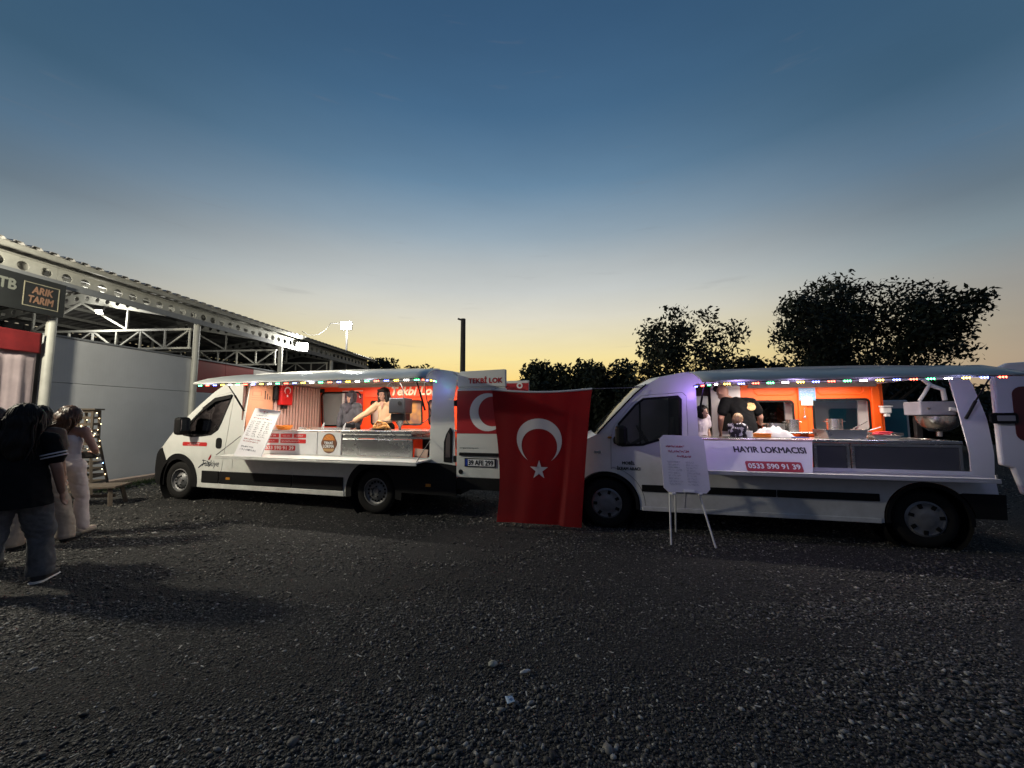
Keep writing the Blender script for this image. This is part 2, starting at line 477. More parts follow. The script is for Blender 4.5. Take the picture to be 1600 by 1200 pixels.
ICO = None
def stones(name, n, y0, y1, size, icosa, seed, label):
    """loose stones scattered over the part of the yard that is in view"""
    rng = np.random.default_rng(seed)
    # position, even over the wedge of ground in view and its surroundings
    y = np.sqrt(rng.uniform((y0 + 1.0) ** 2, (y1 + 1.0) ** 2, n)) - 1.0
    x = rng.uniform(-1, 1, n) * (1.42 * y + 0.9)
    keep = x > -9.4
    x, y = x[keep], y[keep]; n = len(x)
    # patches of finer and coarser stone
    patch = 0.5 + 0.5 * np.sin(x * 1.3 + 1.7 * np.sin(y * 0.9)) * np.sin(y * 1.1 + 2.0 * np.sin(x * 0.6))
    s = size * rng.lognormal(0, 0.36, n) * (0.75 + 0.5 * patch)
    # worn, dusty patches and wheel tracks carry fewer and smaller stones
    worn = 0.5 + 0.5 * np.sin(x * 0.83 + 2.1 * np.sin(y * 0.57 + 1)) * np.cos(y * 0.71 + 1.3 * np.sin(x * 0.49))
    track = np.exp(-((y - 3.9 - 0.12 * x) / 0.22) ** 2) + np.exp(-((y - 2.55 - 0.12 * x) / 0.2) ** 2)
    thin = np.clip(0.85 * (worn > 0.86) + 0.35 * track, 0, 0.9)
    ok = rng.uniform(0, 1, n) > thin
    x, y, s = x[ok], y[ok], s[ok] * (1 - 0.25 * track[ok]); n = len(x)
    kind = rng.uniform(0, 1, n) ** 0.9 * 0.93
    pale = rng.uniform(0, 1, n) < 0.07
    kind[pale] = rng.uniform(0.93, 1.0, pale.sum())
    if icosa:
        t = (1 + 5 ** 0.5) / 2
        V = np.array([(-1, t, 0), (1, t, 0), (-1, -t, 0), (1, -t, 0), (0, -1, t), (0, 1, t), (0, -1, -t), (0, 1, -t),
                      (t, 0, -1), (t, 0, 1), (-t, 0, -1), (-t, 0, 1)], float)
        V /= np.linalg.norm(V[0])
        F = np.array([(0, 11, 5), (0, 5, 1), (0, 1, 7), (0, 7, 10), (0, 10, 11), (1, 5, 9), (5, 11, 4), (11, 10, 2), (10, 7, 6), (7, 1, 8),
                      (3, 9, 4), (3, 4, 2), (3, 2, 6), (3, 6, 8), (3, 8, 9), (4, 9, 5), (2, 4, 11), (6, 2, 10), (8, 6, 7), (9, 8, 1)])
    else:
        V = np.array([(1, 0, 0), (-1, 0, 0), (0, 1, 0), (0, -1, 0), (0, 0, 1), (0, 0, -1)], float)
        F = np.array([(0, 2, 4), (2, 1, 4), (1, 3, 4), (3, 0, 4), (2, 0, 5), (1, 2, 5), (3, 1, 5), (0, 3, 5)])
    nv = len(V)
    P = np.repeat(V[None], n, 0)
    P = P * (1 + rng.uniform(-0.22, 0.22, (n, nv, 1)))
    sc = np.stack([rng.uniform(0.75, 1.5, n), rng.uniform(0.6, 1.05, n), rng.uniform(0.32, 0.66, n)], 1) * s[:, None] * 0.5
    P = P * sc[:, None, :]
    # tip and turn
    ti = rng.normal(0, 0.35, n); a = rng.uniform(0, 2 * np.pi, n)
    c, si = np.cos(ti)[:, None], np.sin(ti)[:, None]
    Y = P[:, :, 1] * c - P[:, :, 2] * si; Z = P[:, :, 1] * si + P[:, :, 2] * c
    ca, sa = np.cos(a)[:, None], np.sin(a)[:, None]
    X = P[:, :, 0] * ca - Y * sa; Y2 = P[:, :, 0] * sa + Y * ca
    W = np.stack([X + x[:, None], Y2 + y[:, None], Z + (sc[:, 2] * rng.uniform(0.2, 0.75, n))[:, None]], 2).reshape(-1, 3)
    FF = (F[None] + (np.arange(n) * nv)[:, None, None]).reshape(-1, 3)
    me = bpy.data.meshes.new(name)
    me.vertices.add(len(W)); me.vertices.foreach_set('co', W.ravel())
    me.loops.add(FF.size); me.loops.foreach_set('vertex_index', FF.ravel().astype(np.int32))
    me.polygons.add(len(FF)); me.polygons.foreach_set('loop_start', np.arange(0, FF.size, 3, dtype=np.int32))
    at = me.attributes.new('stone_kind', 'FLOAT', 'POINT')
    at.data.foreach_set('value', np.repeat(kind, nv).astype(np.float32))
    me.update()
    me.materials.append(stone_mat())
    o = link(bpy.data.objects.new(name, me))
    tag(o, label, 'gravel', kind='stuff')

# ------------------------------------------------------------------ the hall on the left
BLD_ROT = -math.atan(0.083)
BLD_LOC = (-9.747, 0, 0)
POSTS = (0.7, 4.1, 7.47, 10.62, 14.05, 17.45, 20.85)
def bl_world(x, y, z):
    M = Matrix.Translation(BLD_LOC) @ Matrix.Rotation(BLD_ROT, 4, 'Z')
    return M @ Vector((x, y, z))
ROTY = Matrix.Rotation(R(90), 4, 'Z')      # turns an x-z drawing facing -y into one running along y facing +x
def rib_bump(m):
    """fine upright ribs of the cladding"""
    nt = m.node_tree; N, L = nt.nodes, nt.links
    tc = N.new('ShaderNodeTexCoord'); w = N.new('ShaderNodeTexWave'); w.wave_type = 'BANDS'; w.bands_direction = 'Y'
    w.inputs['Scale'].default_value = 5.0; w.inputs['Distortion'].default_value = 0.0
    L.new(tc.outputs['Object'], w.inputs['Vector'])
    bp = N.new('ShaderNodeBump'); bp.inputs['Strength'].default_value = 0.1; bp.inputs['Distance'].default_value = 0.003
    L.new(w.outputs[0], bp.inputs['Height']); L.new(bp.outputs[0], N['Principled BSDF'].inputs['Normal'])
def build_hall():
    wht = mat('white_steel', (0.42, 0.42, 0.38), 0.5, var=0.16, vscale=3)
    pan = mat('wall_panel_paint', (0.52, 0.53, 0.54), 0.55, var=0.09, vscale=0.8)
    rib_bump(pan)
    red = mat('red_panel_paint', (0.30, 0.025, 0.028), 0.55, var=0.15, vscale=2)
    pal = mat('pale_panel_paint', (0.62, 0.58, 0.54), 0.5, var=0.08)
    roofm = mat('roof_sheet_steel', (0.36, 0.35, 0.34), 0.45, metal=0.2, var=0.18, vscale=2)
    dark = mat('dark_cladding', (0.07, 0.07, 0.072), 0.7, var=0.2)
    gutter = mat('grey_fascia', (0.22, 0.23, 0.24), 0.5, var=0.1)
    h = empty('market_hall', BLD_LOC, BLD_ROT, 'open-sided white steel hall with corrugated roof and grey panel wall on the left', 'hall')
    # posts
    pm = MB(); pm.tube([(0, 0, 0), (0, 0, 4.16)], 0.075, 16); pm.bb(-0.14, 0.14, -0.14, 0.14, 0.0, 0.02); pm.bb(-0.12, 0.12, -0.12, 0.12, 4.13, 4.15)
    me = pm.mesh('post', True); me.materials.append(wht)
    for u in POSTS:
        o = link(bpy.data.objects.new('post', me), h); o.location = (0.06, u, 0)
    # wall panels between the posts, two courses with an open joint
    def panel(u0, u1, z0, z1, m):
        b = MB(); b.bb(-0.12, -0.03, u0 + 0.004, u1 - 0.004, z0 + 0.004, z1 - 0.004)
        return b.build('wall_panel', m, h, bevel=0.006)
    for a, b_ in zip(POSTS[2:-1], POSTS[3:]):
        n = 1 if a < 10 else 3
        for k in range(n):
            u0, u1 = a + (b_ - a) * k / n, a + (b_ - a) * (k + 1) / n
            isred = 10.5 < u0 < 12.6
            panel(u0, u1, 0.0, 2.2, pan)
            panel(u0, u1, 2.2, 3.12, red if isred else (pan if u0 < 10 else pal))
        cap = MB(); cap.bb(-0.14, -0.01, a + 0.01, b_ - 0.01, 3.122, 3.16)
        cap.build('coping', gutter, h)
    # edge beam with round holes, one length to each bay
    for a, b_ in zip(POSTS[:-1], POSTS[1:]):
        ln = b_ - a
        nh = int(ln / 0.31)
        holes = [arc(a + ln * (k + 0.5) / nh, 4.315, 0.088, 360, 0, 14)[:-1] for k in range(nh)]
        me = skin_mesh('edge_beam', [(a + 0.003, 4.165), (b_ - 0.003, 4.165), (b_ - 0.003, 4.465), (a + 0.003, 4.465)], holes, lambda x, z: 0.0, [], [], 0.012)
        me.transform(ROTY)
        me.transform(Matrix.Translation((0.08, 0, 0)))
        me.materials.append(wht)
        link(bpy.data.objects.new('edge_beam', me), h)
        f = MB(); f.bb(0.0, 0.16, a + 0.003, b_ - 0.003, 4.152, 4.163); f.bb(0.0, 0.16, a + 0.003, b_ - 0.003, 4.467, 4.478)
        f.build('beam_flange', wht, h)
        g = MB(); g.bb(0.17, 0.2, a + 0.002, b_ - 0.002, 4.06, 4.19)
        g.build('fascia_strip', gutter, h)
    # roof of corrugated sheets, two slopes
    def sheet_mesh(xa, za, xb, zb):
        s = MB(); prof = []
        for k in range(4):
            o_ = k * 0.25
            prof += [(o_, 0), (o_ + 0.09, 0), (o_ + 0.12, 0.04), (o_ + 0.22, 0.04)]
        prof.append((1.0, 0))
        vs = [(xa, u, za + d) for u, d in prof] + [(xb, u, zb + d) for u, d in prof]
        n = len(prof)
        fs = [(i, i + 1, n + i + 1, n + i) for i in range(n - 1)]
        vs2 = [(x, u, z - 0.006) for x, u, z in vs]
        s.add(vs, fs); s.add(vs2, fs)
        s.add([vs[i] for i in range(n)] + [vs2[i] for i in range(n)], fs)
        me = s.mesh('roof_sheet'); me.materials.append(roofm)
        return me
    m1, m2 = sheet_mesh(0.42, 4.60, -3.6, 5.22), sheet_mesh(-3.6, 5.22, -7.7, 4.58)
    for k in range(21):
        for m_ in (m1, m2):
            o = link(bpy.data.objects.new('roof_sheet', m_), h); o.location = (0, 0.5 + k * 1.0, 0)
    for x in (0.3, -0.6, -1.5, -2.4, -3.3, -4.2, -5.1, -6.0, -6.9):
        z = 4.60 + (0.42 - x) / 4.02 * 0.62 if x > -3.6 else 5.22 - (-3.6 - x) / 4.1 * 0.64
        b = MB(); b.bb(x - 0.03, x + 0.03, 0.6, 21.4, z - 0.10, z - 0.012)
        b.build('purlin', wht, h)
    # frames across the hall: rafters with holes and a lattice tie below
    for u in POSTS[1:]:
        for xa, za, xb, zb in ((0.0, 4.19, -3.6, 4.80), (-3.6, 4.80, -7.3, 4.17)):
            n = 11
            holes = []
            for k in range(n):
                t = (k + 0.5) / n
                holes.append(arc(xa + (xb - xa) * t, za + (zb - za) * t + 0.14, 0.075, 360, 0, 12)[:-1])
            me = skin_mesh('rafter', [(xa, za), (xb, zb), (xb, zb + 0.28), (xa, za + 0.28)][::-1 if xb < xa else 1], holes, lambda x, z: 0.0, [], [], 0.01)
            me.transform(Matrix.Translation((0, u, 0)))
            me.materials.append(wht)
            link(bpy.data.objects.new('rafter', me), h)
        if u in (10.62, 14.05, 17.45):
            zb_, zt = 3.42, 3.95
            t = MB(); t.bar((-0.1, u, zb_), (-6.9, u, zb_), 0.05, 0.05); t.build('tie_chord', wht, h)
            t = MB(); t.bar((-0.1, u, zt), (-6.9, u, zt), 0.06, 0.06); t.build('tie_chord', wht, h)
            xs = [-0.15 - 0.75 * k for k in range(10)]
            for k, x in enumerate(xs):
                t = MB(); t.bar((x, u, zb_ + 0.026), (x, u, zt - 0.031), 0.04, 0.04); t.build('lattice_bar', wht, h)
                if k < 9:
                    a, b_ = (zb_, zt) if k % 2 else (zt, zb_)
                    t = MB(); t.bar((x - 0.05, u, a + (0.04 if a == zb_ else -0.04)), (xs[k + 1] + 0.05, u, b_ + (0.04 if b_ == zb_ else -0.04)), 0.035, 0.035)
                    t.build('lattice_bar', wht, h)
            for xa, xb in ((-3.6, -2.1), (-3.6, -5.1), (-2.1, -2.1), (-5.1, -5.1)):
                zt2 = 4.80 - abs(xa + 3.6) * 0.17
                t = MB(); t.bar((xa, u, zt2 - 0.01), (xb, u, zt + 0.035), 0.045, 0.045); t.build('lattice_bar', wht, h)
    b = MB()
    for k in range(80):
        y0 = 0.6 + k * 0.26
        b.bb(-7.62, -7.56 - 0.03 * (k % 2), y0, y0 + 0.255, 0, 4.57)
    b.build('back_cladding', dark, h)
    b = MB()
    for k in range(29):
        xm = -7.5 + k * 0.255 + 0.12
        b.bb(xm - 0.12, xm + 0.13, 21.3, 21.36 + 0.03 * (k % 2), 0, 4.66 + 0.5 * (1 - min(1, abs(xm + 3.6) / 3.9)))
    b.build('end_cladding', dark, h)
    # kerb along the foot of the wall
    k_ = MB(); k_.bb(0.16, 0.34, 7.9, 20.5, 0, 0.13)
    o = k_.build('kerb', mat('kerb_concrete', (0.36, 0.27, 0.22), 0.85, var=0.2, bump=0.3), None, bevel=0.012)
    o.location = BLD_LOC; o.rotation_euler = (0, 0, BLD_ROT); tag(o, kind='structure')
    # grass strip in front of the kerb
    rng = np.random.default_rng(3)
    vs, fs = [], []
    for k in range(5200):
        u = rng.uniform(7.9, 15.0); x = 0.36 + abs(rng.normal(0, 0.32))
        if x > 1.15: continue
        hgt = rng.uniform(0.03, 0.13) * (1.2 - 0.6 * x); a = rng.uniform(0, 6.28); w = 0.006
        lx, ly = rng.normal(0, 0.035, 2)
        i = len(vs)
        vs += [(x - w * math.cos(a), u - w * math.sin(a), 0), (x + w * math.cos(a), u + w * math.sin(a), 0), (x + lx, u + ly, hgt)]
        fs.append((i, i + 1, i + 2))
    g = MB(); g.v, g.f, g.m = vs, fs, [0] * len(fs)
    me = bpy.data.meshes.new('grass'); me.from_pydata(vs, [], fs)
    me.materials.append(mat('grass_blade', (0.05, 0.085, 0.022), 0.7, var=0.35, vscale=4))
    o = link(bpy.data.objects.new('grass', me)); o.location = BLD_LOC; o.rotation_euler = (0, 0, BLD_ROT)
    tag(o, 'strip of short green grass along the foot of the grey wall', 'grass', kind='stuff')

def build_hall_fittings():
    # hanging sign
    s = empty('hanging_sign', bl_world(0.24, 5.0, 3.45), BLD_ROT, 'black hanging sign with brown lettering ARIK TARIM under the hall roof edge', 'sign')
    blk = mat('sign_black', (0.022, 0.024, 0.024), 0.35, var=0.2, vscale=3)
    b = MB(); b.bb(-0.03, 0.03, -1.6, 2.5, 0.0, 0.66)
    b.build('board', blk, s, bevel=0.006)
    cop = mat('sign_copper', (0.30, 0.17, 0.11), 0.5)
    def put(body, u, z, w, hgt, m, bold=0.05, shear=0.0):
        o = text_obj('lettering', body, u, z, w, hgt, 0, m, s, shear=shear, bold=bold)
        o.data.transform(ROTY); o.data.transform(Matrix.Translation((0.034, 0, 0)))
    put('ARIK', 2.0, 0.355, 0.30, 0.13, cop, 0.05, 0.15)
    put('TARIM', 1.96, 0.175, 0.36, 0.13, cop, 0.05, 0.15)
    put('YTB', 1.42, 0.34, 0.36, 0.18, mat('sign_grey', (0.2, 0.21, 0.18), 0.6), 0.05)
    fr = MB()
    for u0, u1, z0, z1 in ((1.88, 2.40, 0.535, 0.55), (1.88, 2.40, 0.10, 0.115), (1.88, 1.893, 0.115, 0.535), (2.387, 2.40, 0.115, 0.535)):
        fr.bb(0.031, 0.036, u0, u1, z0, z1)
    fr.build('border', mat('sign_line', (0.3, 0.28, 0.2), 0.5), s)
    # red valance and pale curtain left of the first post
    v = MB()
    n = 90
    for nm, z0, z1, amp, frq, m, lab, cat, off in (
            ('valance', 2.72, 3.11, 0.008, 3.0, mat('valance_red', (0.2, 0.012, 0.014), 0.7, var=0.2), 'dark red cloth valance above the pale curtain at the left edge', 'valance', 0.1),
            ('curtain', 0.03, 2.74, 0.035, 9.0, mat('curtain_pale', (0.42, 0.34, 0.35), 0.85, var=0.18, vscale=3), 'pale pinkish draped curtain hanging at the left edge beside the post', 'curtain', 0.03)):
        b = MB(); vs, fs = [], []
        rows = 14
        for j in range(rows + 1):
            z = z0 + (z1 - z0) * j / rows
            for i in range(n + 1):
                u = 3.6 + 3.72 * i / n
                k = 0.35 + 0.65 * (1 - j / rows)
                x = off + amp * k * (math.sin(frq * u * 2.1 + 0.8 * math.sin(u * 2.3)) + 0.5 * math.sin(frq * u * 4.7 + z * 1.2))
                vs.append((x, u, z))
        w = n + 1
        fs = [(j * w + i, j * w + i + 1, (j + 1) * w + i + 1, (j + 1) * w + i) for j in range(rows) for i in range(n)]
        b.add(vs, fs)
        o = b.build(nm, m, None, smooth=True, ang=80)
        o.location = BLD_LOC; o.rotation_euler = (0, 0, BLD_ROT)
        md = o.modifiers.new('thickness', 'SOLIDIFY'); md.thickness = 0.006
        tag(o, lab, cat)

def lamp(name, loc, label, size, col, estr, watt, rz=0.0, tilt=0.5, arm=None, radius=0.1, group=None):
    """floodlight: housing, bracket and a glowing front glass, with its own light"""
    r = empty(name, loc, rz, label, 'lamp', group)
    hz = mat('lamp_housing', (0.05, 0.05, 0.055), 0.4, metal=0.5)
    rot = Matrix.Rotation(tilt, 3, 'X')
    b = MB(); b.box((0, 0.05, 0), (size * 1.25, 0.08, size), rot); b.build('housing', hz, r, bevel=0.008)
    g = MB(); g.box(rot @ Vector((0, 0.0, 0)), (size * 1.1, 0.016, size * 0.86), rot)
    g.build('front_glass', emit_mat('lamp_glow_' + name + str(round(estr)), col, estr), r)
    a = MB(); a.tube([(0, 0.08, 0.0), (0, 0.16, 0.05), (0, 0.2, 0.16)] if arm is None else arm, 0.018, 8); a.build('bracket', hz, r)
    ld = bpy.data.lights.new('lamp_light', 'POINT'); ld.energy = watt; ld.color = col; ld.shadow_soft_size = radius
    lo = bpy.data.objects.new('lamp_light', ld); COL.objects.link(lo); lo.parent = r
    lo.location = (0, -0.14 - radius, -0.08)
    return r
def build_lamps():
    warm = (1.0, 0.93, 0.74); cold = (1.0, 0.97, 0.88)
    p = bl_world(0.95, 4.25, 4.02)
    lamp('floodlight', p, 'floodlight on the hall roof edge lighting the yard from the left', 0.3, warm, 60, LAMP_MAIN, rz=R(70), tilt=0.7, radius=0.16, arm=[(0, 0.08, 0.0), (0, 0.4, 0.1), (0, 0.75, 0.14)])
    p = bl_world(0.42, 14.75, 4.2)
    lamp('floodlight', p, 'bright floodlight on a hall post above the left van', 0.34, cold, 90, 160, rz=R(30), tilt=0.22, radius=0.08)
    p = bl_world(-2.6, 10.3, 4.42)
    lamp('floodlight', p, 'small lamp glowing among the white trusses inside the hall', 0.12, cold, 60, 90, rz=R(20), tilt=0.6, radius=0.05)
    r = empty('lamp_post', (-8.72, 20.0, 0), 0, 'thin lamp post with a dazzling white light behind the hall roof end', 'lamp post')
    st = mat('galvanised', (0.3, 0.3, 0.31), 0.45, metal=0.6)
    b = MB(); b.tube([(0, 0, 0), (0, 0, 3.5), (0, 0, 6.5)], [0.07, 0.055, 0.045], 10); b.build('mast', st, r, smooth=True)
    b = MB(); b.tube([(-0.9, 0, 6.42), (0.12, 0, 6.42)], 0.022, 8); b.build('cross_arm', st, r, smooth=True)
    b = MB(); b.box((0.02, -0.1, 6.26), (0.56, 0.1, 0.44)); b.build('housing', mat('lamp_housing', (0.05, 0.05, 0.055)), r, bevel=0.01)
    b = MB(); b.box((0.02, -0.16, 6.26), (0.52, 0.012, 0.40)); b.build('front_glass', emit_mat('post_glow', (1, 0.98, 0.92), 260), r)
    ld = bpy.data.lights.new('lamp_light', 'POINT'); ld.energy = 500; ld.color = (1, 0.96, 0.86); ld.shadow_soft_size = 0.12
    lo = bpy.data.objects.new('lamp_light', ld); COL.objects.link(lo); lo.parent = r; lo.location = (0.02, -0.32, 6.2)
    # wire sagging from the hall roof to the lamp post
    a, c = bl_world(0.1, 15.2, 4.9), Vector((-9.6, 20.0, 6.42))
    pts = [a.lerp(c, t) + Vector((0, 0, -0.35 * 4 * t * (1 - t))) for t in frange(0, 1, 14)]
    b = MB(); b.tube(pts, 0.012, 6)
    tag(b.build('power_cable', mat('cable_black', (0.02, 0.02, 0.02), 0.6)), 'black cable sagging from the hall roof to the lamp post', 'cable')
    # plain utility pole behind the left van
    r = empty('utility_pole', (-1.81, 14.0, 0), R(8), 'dark utility pole standing behind the left van against the sunset', 'pole')
    wd = mat('weathered_pole', (0.05, 0.045, 0.04), 0.85, var=0.3, vscale=10, bump=0.4)
    b = MB(); b.tube([(0, 0, 0), (0, 0, 3), (0, 0, 5.12)], [0.11, 0.1, 0.09], 14); b.build('mast', wd, r, smooth=True)
    b = MB(); b.bar((-0.2, 0, 5.12), (0.04, 0, 5.05), 0.05, 0.06); b.build('top_bracket', wd, r)

# ------------------------------------------------------------------ trees
def tree(name, label, base, height, width, nclump, leaves, seed, leaf=0.09, trunk=0.14, low=0.32, lean=(0, 0), group='trees behind the vans', spread=0.3):
    rng = np.random.default_rng(seed)
    r = empty(name, base, rng.uniform(0, 6), label, 'tree', group)
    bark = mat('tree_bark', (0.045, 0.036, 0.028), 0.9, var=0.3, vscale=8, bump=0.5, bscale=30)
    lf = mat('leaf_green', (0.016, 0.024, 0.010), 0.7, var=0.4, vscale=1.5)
    zc = height * (low + 1) / 2; rz_ = height * (1 - low) / 2
    cl = []
    tries = 0
    while len(cl) < nclump and tries < 20000:
        tries += 1
        p = rng.uniform(-1, 1, 3)
        d = np.linalg.norm(p)
        if d > 1: continue
        lim = 0.66 + 0.34 * math.sin(3.1 * math.atan2(p[1], p[0]) + seed) * math.sin(2.3 * p[2] + seed * 1.7)
        if d > lim: continue
        if rng.uniform() > 0.35 + 0.65 * d: continue
        cl.append((p[0] * width / 2 + lean[0] * (p[2] + 1), p[1] * width / 2 * 0.85, zc + p[2] * rz_))
    cl = np.array(cl)
    # trunk and limbs
    t = MB()
    fork = Vector((0, 0, height * low * 0.75))
    t.tube([(0, 0, 0), (0.02, 0.01, fork.z * 0.5), tuple(fork)], [trunk, trunk * 0.85, trunk * 0.72], 10)
    t.build('trunk', bark, r, smooth=True)
    lm = MB()
    sel = cl[rng.choice(len(cl), min(26, len(cl)), replace=False)]
    for p in sel:
        p = Vector(p); mid = fork.lerp(p, 0.5) + Vector(rng.normal(0, 0.12, 3)) + Vector((0, 0, 0.15))
        lm.tube([fork, mid, p], [trunk * 0.42, trunk * 0.24, 0.012], 6)
    for _ in range(70):
        a = Vector(sel[rng.integers(len(sel))]); b_ = Vector(cl[rng.integers(len(cl))])
        if (a - b_).length < width * 0.3:
            lm.tube([a, a.lerp(b_, 0.5) + Vector(rng.normal(0, 0.05, 3)), b_], [0.022, 0.014, 0.006], 5)
    for p in cl:            # every clump hangs on a twig
        near = sel[np.argmin(np.linalg.norm(sel - p, axis=1))]
        a, b_ = Vector(near), Vector(p)
        if (a - b_).length > 0.05:
            lm.tube([a, a.lerp(b_, 0.5) + Vector(rng.normal(0, 0.05, 3)), b_], [0.02, 0.014, 0.008], 5)
        for _ in range(2):
            lm.tube([b_, b_ + Vector(rng.normal(0, spread * 0.8, 3))], [0.008, 0.003], 4)
    lm.build('limbs', bark, r, smooth=True)
    # leaves in clumps
    n = nclump * leaves
    ci = rng.integers(0, len(cl), n)
    pos = cl[ci] + np.clip(rng.normal(0, spread, (n, 3)), -1.5 * spread, 1.5 * spread) * np.array([1, 1, 0.75])
    a = rng.normal(0, 1, (n, 3)); a /= np.linalg.norm(a, axis=1)[:, None]
    b_ = rng.normal(0, 1, (n, 3)); b_ -= a * (a * b_).sum(1)[:, None]; b_ /= np.linalg.norm(b_, axis=1)[:, None]
    s = leaf * rng.uniform(0.6, 1.35, n)[:, None]
    q = np.stack([pos - a * s, pos + b_ * s * 0.45, pos + a * s, pos - b_ * s * 0.45], 1).reshape(-1, 3)
    me = bpy.data.meshes.new('crown')
    me.vertices.add(4 * n); me.vertices.foreach_set('co', q.ravel())
    me.loops.add(4 * n); me.loops.foreach_set('vertex_index', np.arange(4 * n, dtype=np.int32))
    me.polygons.add(n); me.polygons.foreach_set('loop_start', np.arange(0, 4 * n, 4, dtype=np.int32))
    me.update(); me.materials.append(lf)
    link(bpy.data.objects.new('crown', me), r)
    return r
def build_trees():
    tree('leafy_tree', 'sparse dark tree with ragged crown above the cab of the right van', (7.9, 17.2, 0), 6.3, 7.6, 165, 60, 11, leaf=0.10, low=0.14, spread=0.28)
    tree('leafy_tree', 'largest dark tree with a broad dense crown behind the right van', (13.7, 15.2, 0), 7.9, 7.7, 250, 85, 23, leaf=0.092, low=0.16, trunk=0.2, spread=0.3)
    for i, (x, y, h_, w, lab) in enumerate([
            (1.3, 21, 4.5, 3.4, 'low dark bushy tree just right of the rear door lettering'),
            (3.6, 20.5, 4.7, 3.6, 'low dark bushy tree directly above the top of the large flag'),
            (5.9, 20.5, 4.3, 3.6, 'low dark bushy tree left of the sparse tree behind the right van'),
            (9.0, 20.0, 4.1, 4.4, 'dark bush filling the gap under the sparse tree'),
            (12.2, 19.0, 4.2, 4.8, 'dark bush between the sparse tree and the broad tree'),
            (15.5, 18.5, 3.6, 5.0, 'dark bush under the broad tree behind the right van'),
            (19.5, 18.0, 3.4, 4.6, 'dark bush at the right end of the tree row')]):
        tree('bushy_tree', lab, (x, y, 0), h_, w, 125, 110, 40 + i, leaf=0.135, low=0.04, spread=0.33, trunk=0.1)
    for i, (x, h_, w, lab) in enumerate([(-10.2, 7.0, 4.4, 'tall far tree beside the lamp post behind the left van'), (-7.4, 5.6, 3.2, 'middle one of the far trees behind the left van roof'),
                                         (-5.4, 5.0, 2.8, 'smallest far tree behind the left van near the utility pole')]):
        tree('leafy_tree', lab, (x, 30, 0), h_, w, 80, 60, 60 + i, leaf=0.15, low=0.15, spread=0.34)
    # far wood that closes the horizon
    rng = np.random.default_rng(5)
    n = 26000
    x = rng.uniform(-110, 110, n); y = rng.uniform(56, 66, n)
    top = 4.6 + 1.3 * np.sin(x * 0.31) * np.sin(x * 0.13 + 1) + 0.7 * np.sin(x * 1.1)
    z = top * np.sqrt(rng.uniform(0, 1, n))
    pos = np.stack([x, y, z], 1)
    a = rng.normal(0, 1, (n, 3)); a /= np.linalg.norm(a, axis=1)[:, None]
    b_ = rng.normal(0, 1, (n, 3)); b_ -= a * (a * b_).sum(1)[:, None]; b_ /= np.linalg.norm(b_, axis=1)[:, None]
    s = 0.55 * rng.uniform(0.6, 1.3, n)[:, None]
    q = np.stack([pos - a * s, pos + b_ * s * 0.6, pos + a * s, pos - b_ * s * 0.6], 1).reshape(-1, 3)
    me = bpy.data.meshes.new('far_wood')
    me.from_pydata(q.tolist(), [], np.arange(4 * n).reshape(-1, 4).tolist())
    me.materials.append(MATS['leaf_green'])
    tag(link(bpy.data.objects.new('far_wood', me)), 'dark line of distant wood closing the horizon', 'wood', kind='stuff')
# ------------------------------------------------------------------ vans
# van frame: x runs from the front axle to the rear, y from the near side into the van, z up
def inset(poly, d):
    n = len(poly); out = []
    area = sum(poly[i][0] * poly[(i + 1) % n][1] - poly[(i + 1) % n][0] * poly[i][1] for i in range(n))
    sg = 1 if area > 0 else -1
    for i in range(n):
        p0, p1, p2 = Vector(poly[i - 1]), Vector(poly[i]), Vector(poly[(i + 1) % n])
        a, b = (p1 - p0).normalized(), (p2 - p1).normalized()
        n1, n2 = Vector((-a.y, a.x)) * sg, Vector((-b.y, b.x)) * sg
        m = (n1 + n2)
        m = m.normalized() * (d / max(0.4, m.normalized().dot(n1))) if m.length > 1e-6 else n1 * d
        out.append((p1.x + m.x, p1.y + m.y))
    return out
def strip(pts, ymap, W, t0=0.0, t1=1.0, bulge=0.0, crown=0.0, n=12):
    """surface spanned across the van over an outline in (x, z), with a bowed middle"""
    b = MB(); vs = []
    for x, z in pts:
        y0 = ymap(x, z); y1 = W - y0
        for j in range(n + 1):
            t = t0 + (t1 - t0) * j / n
            k = 1 - (2 * t - 1) ** 2
            vs.append((x - bulge * k, y0 + (y1 - y0) * t, z + crown * k))
    w = n + 1
    b.add(vs, [(i * w + j, i * w + j + 1, (i + 1) * w + j + 1, (i + 1) * w + j) for i in range(len(pts) - 1) for j in range(n)])
    return b
def ring_mesh(cx, cz, r0, r1, a0, a1, ymap, y_out, th, n=26):
    pts = arc(cx, cz, r1, a0, a1, n) + arc(cx, cz, r0, a1, a0, n)
    return skin_mesh('wheel_arch', pts, [], lambda x, z: ymap(x, z) + y_out, [], [], th)

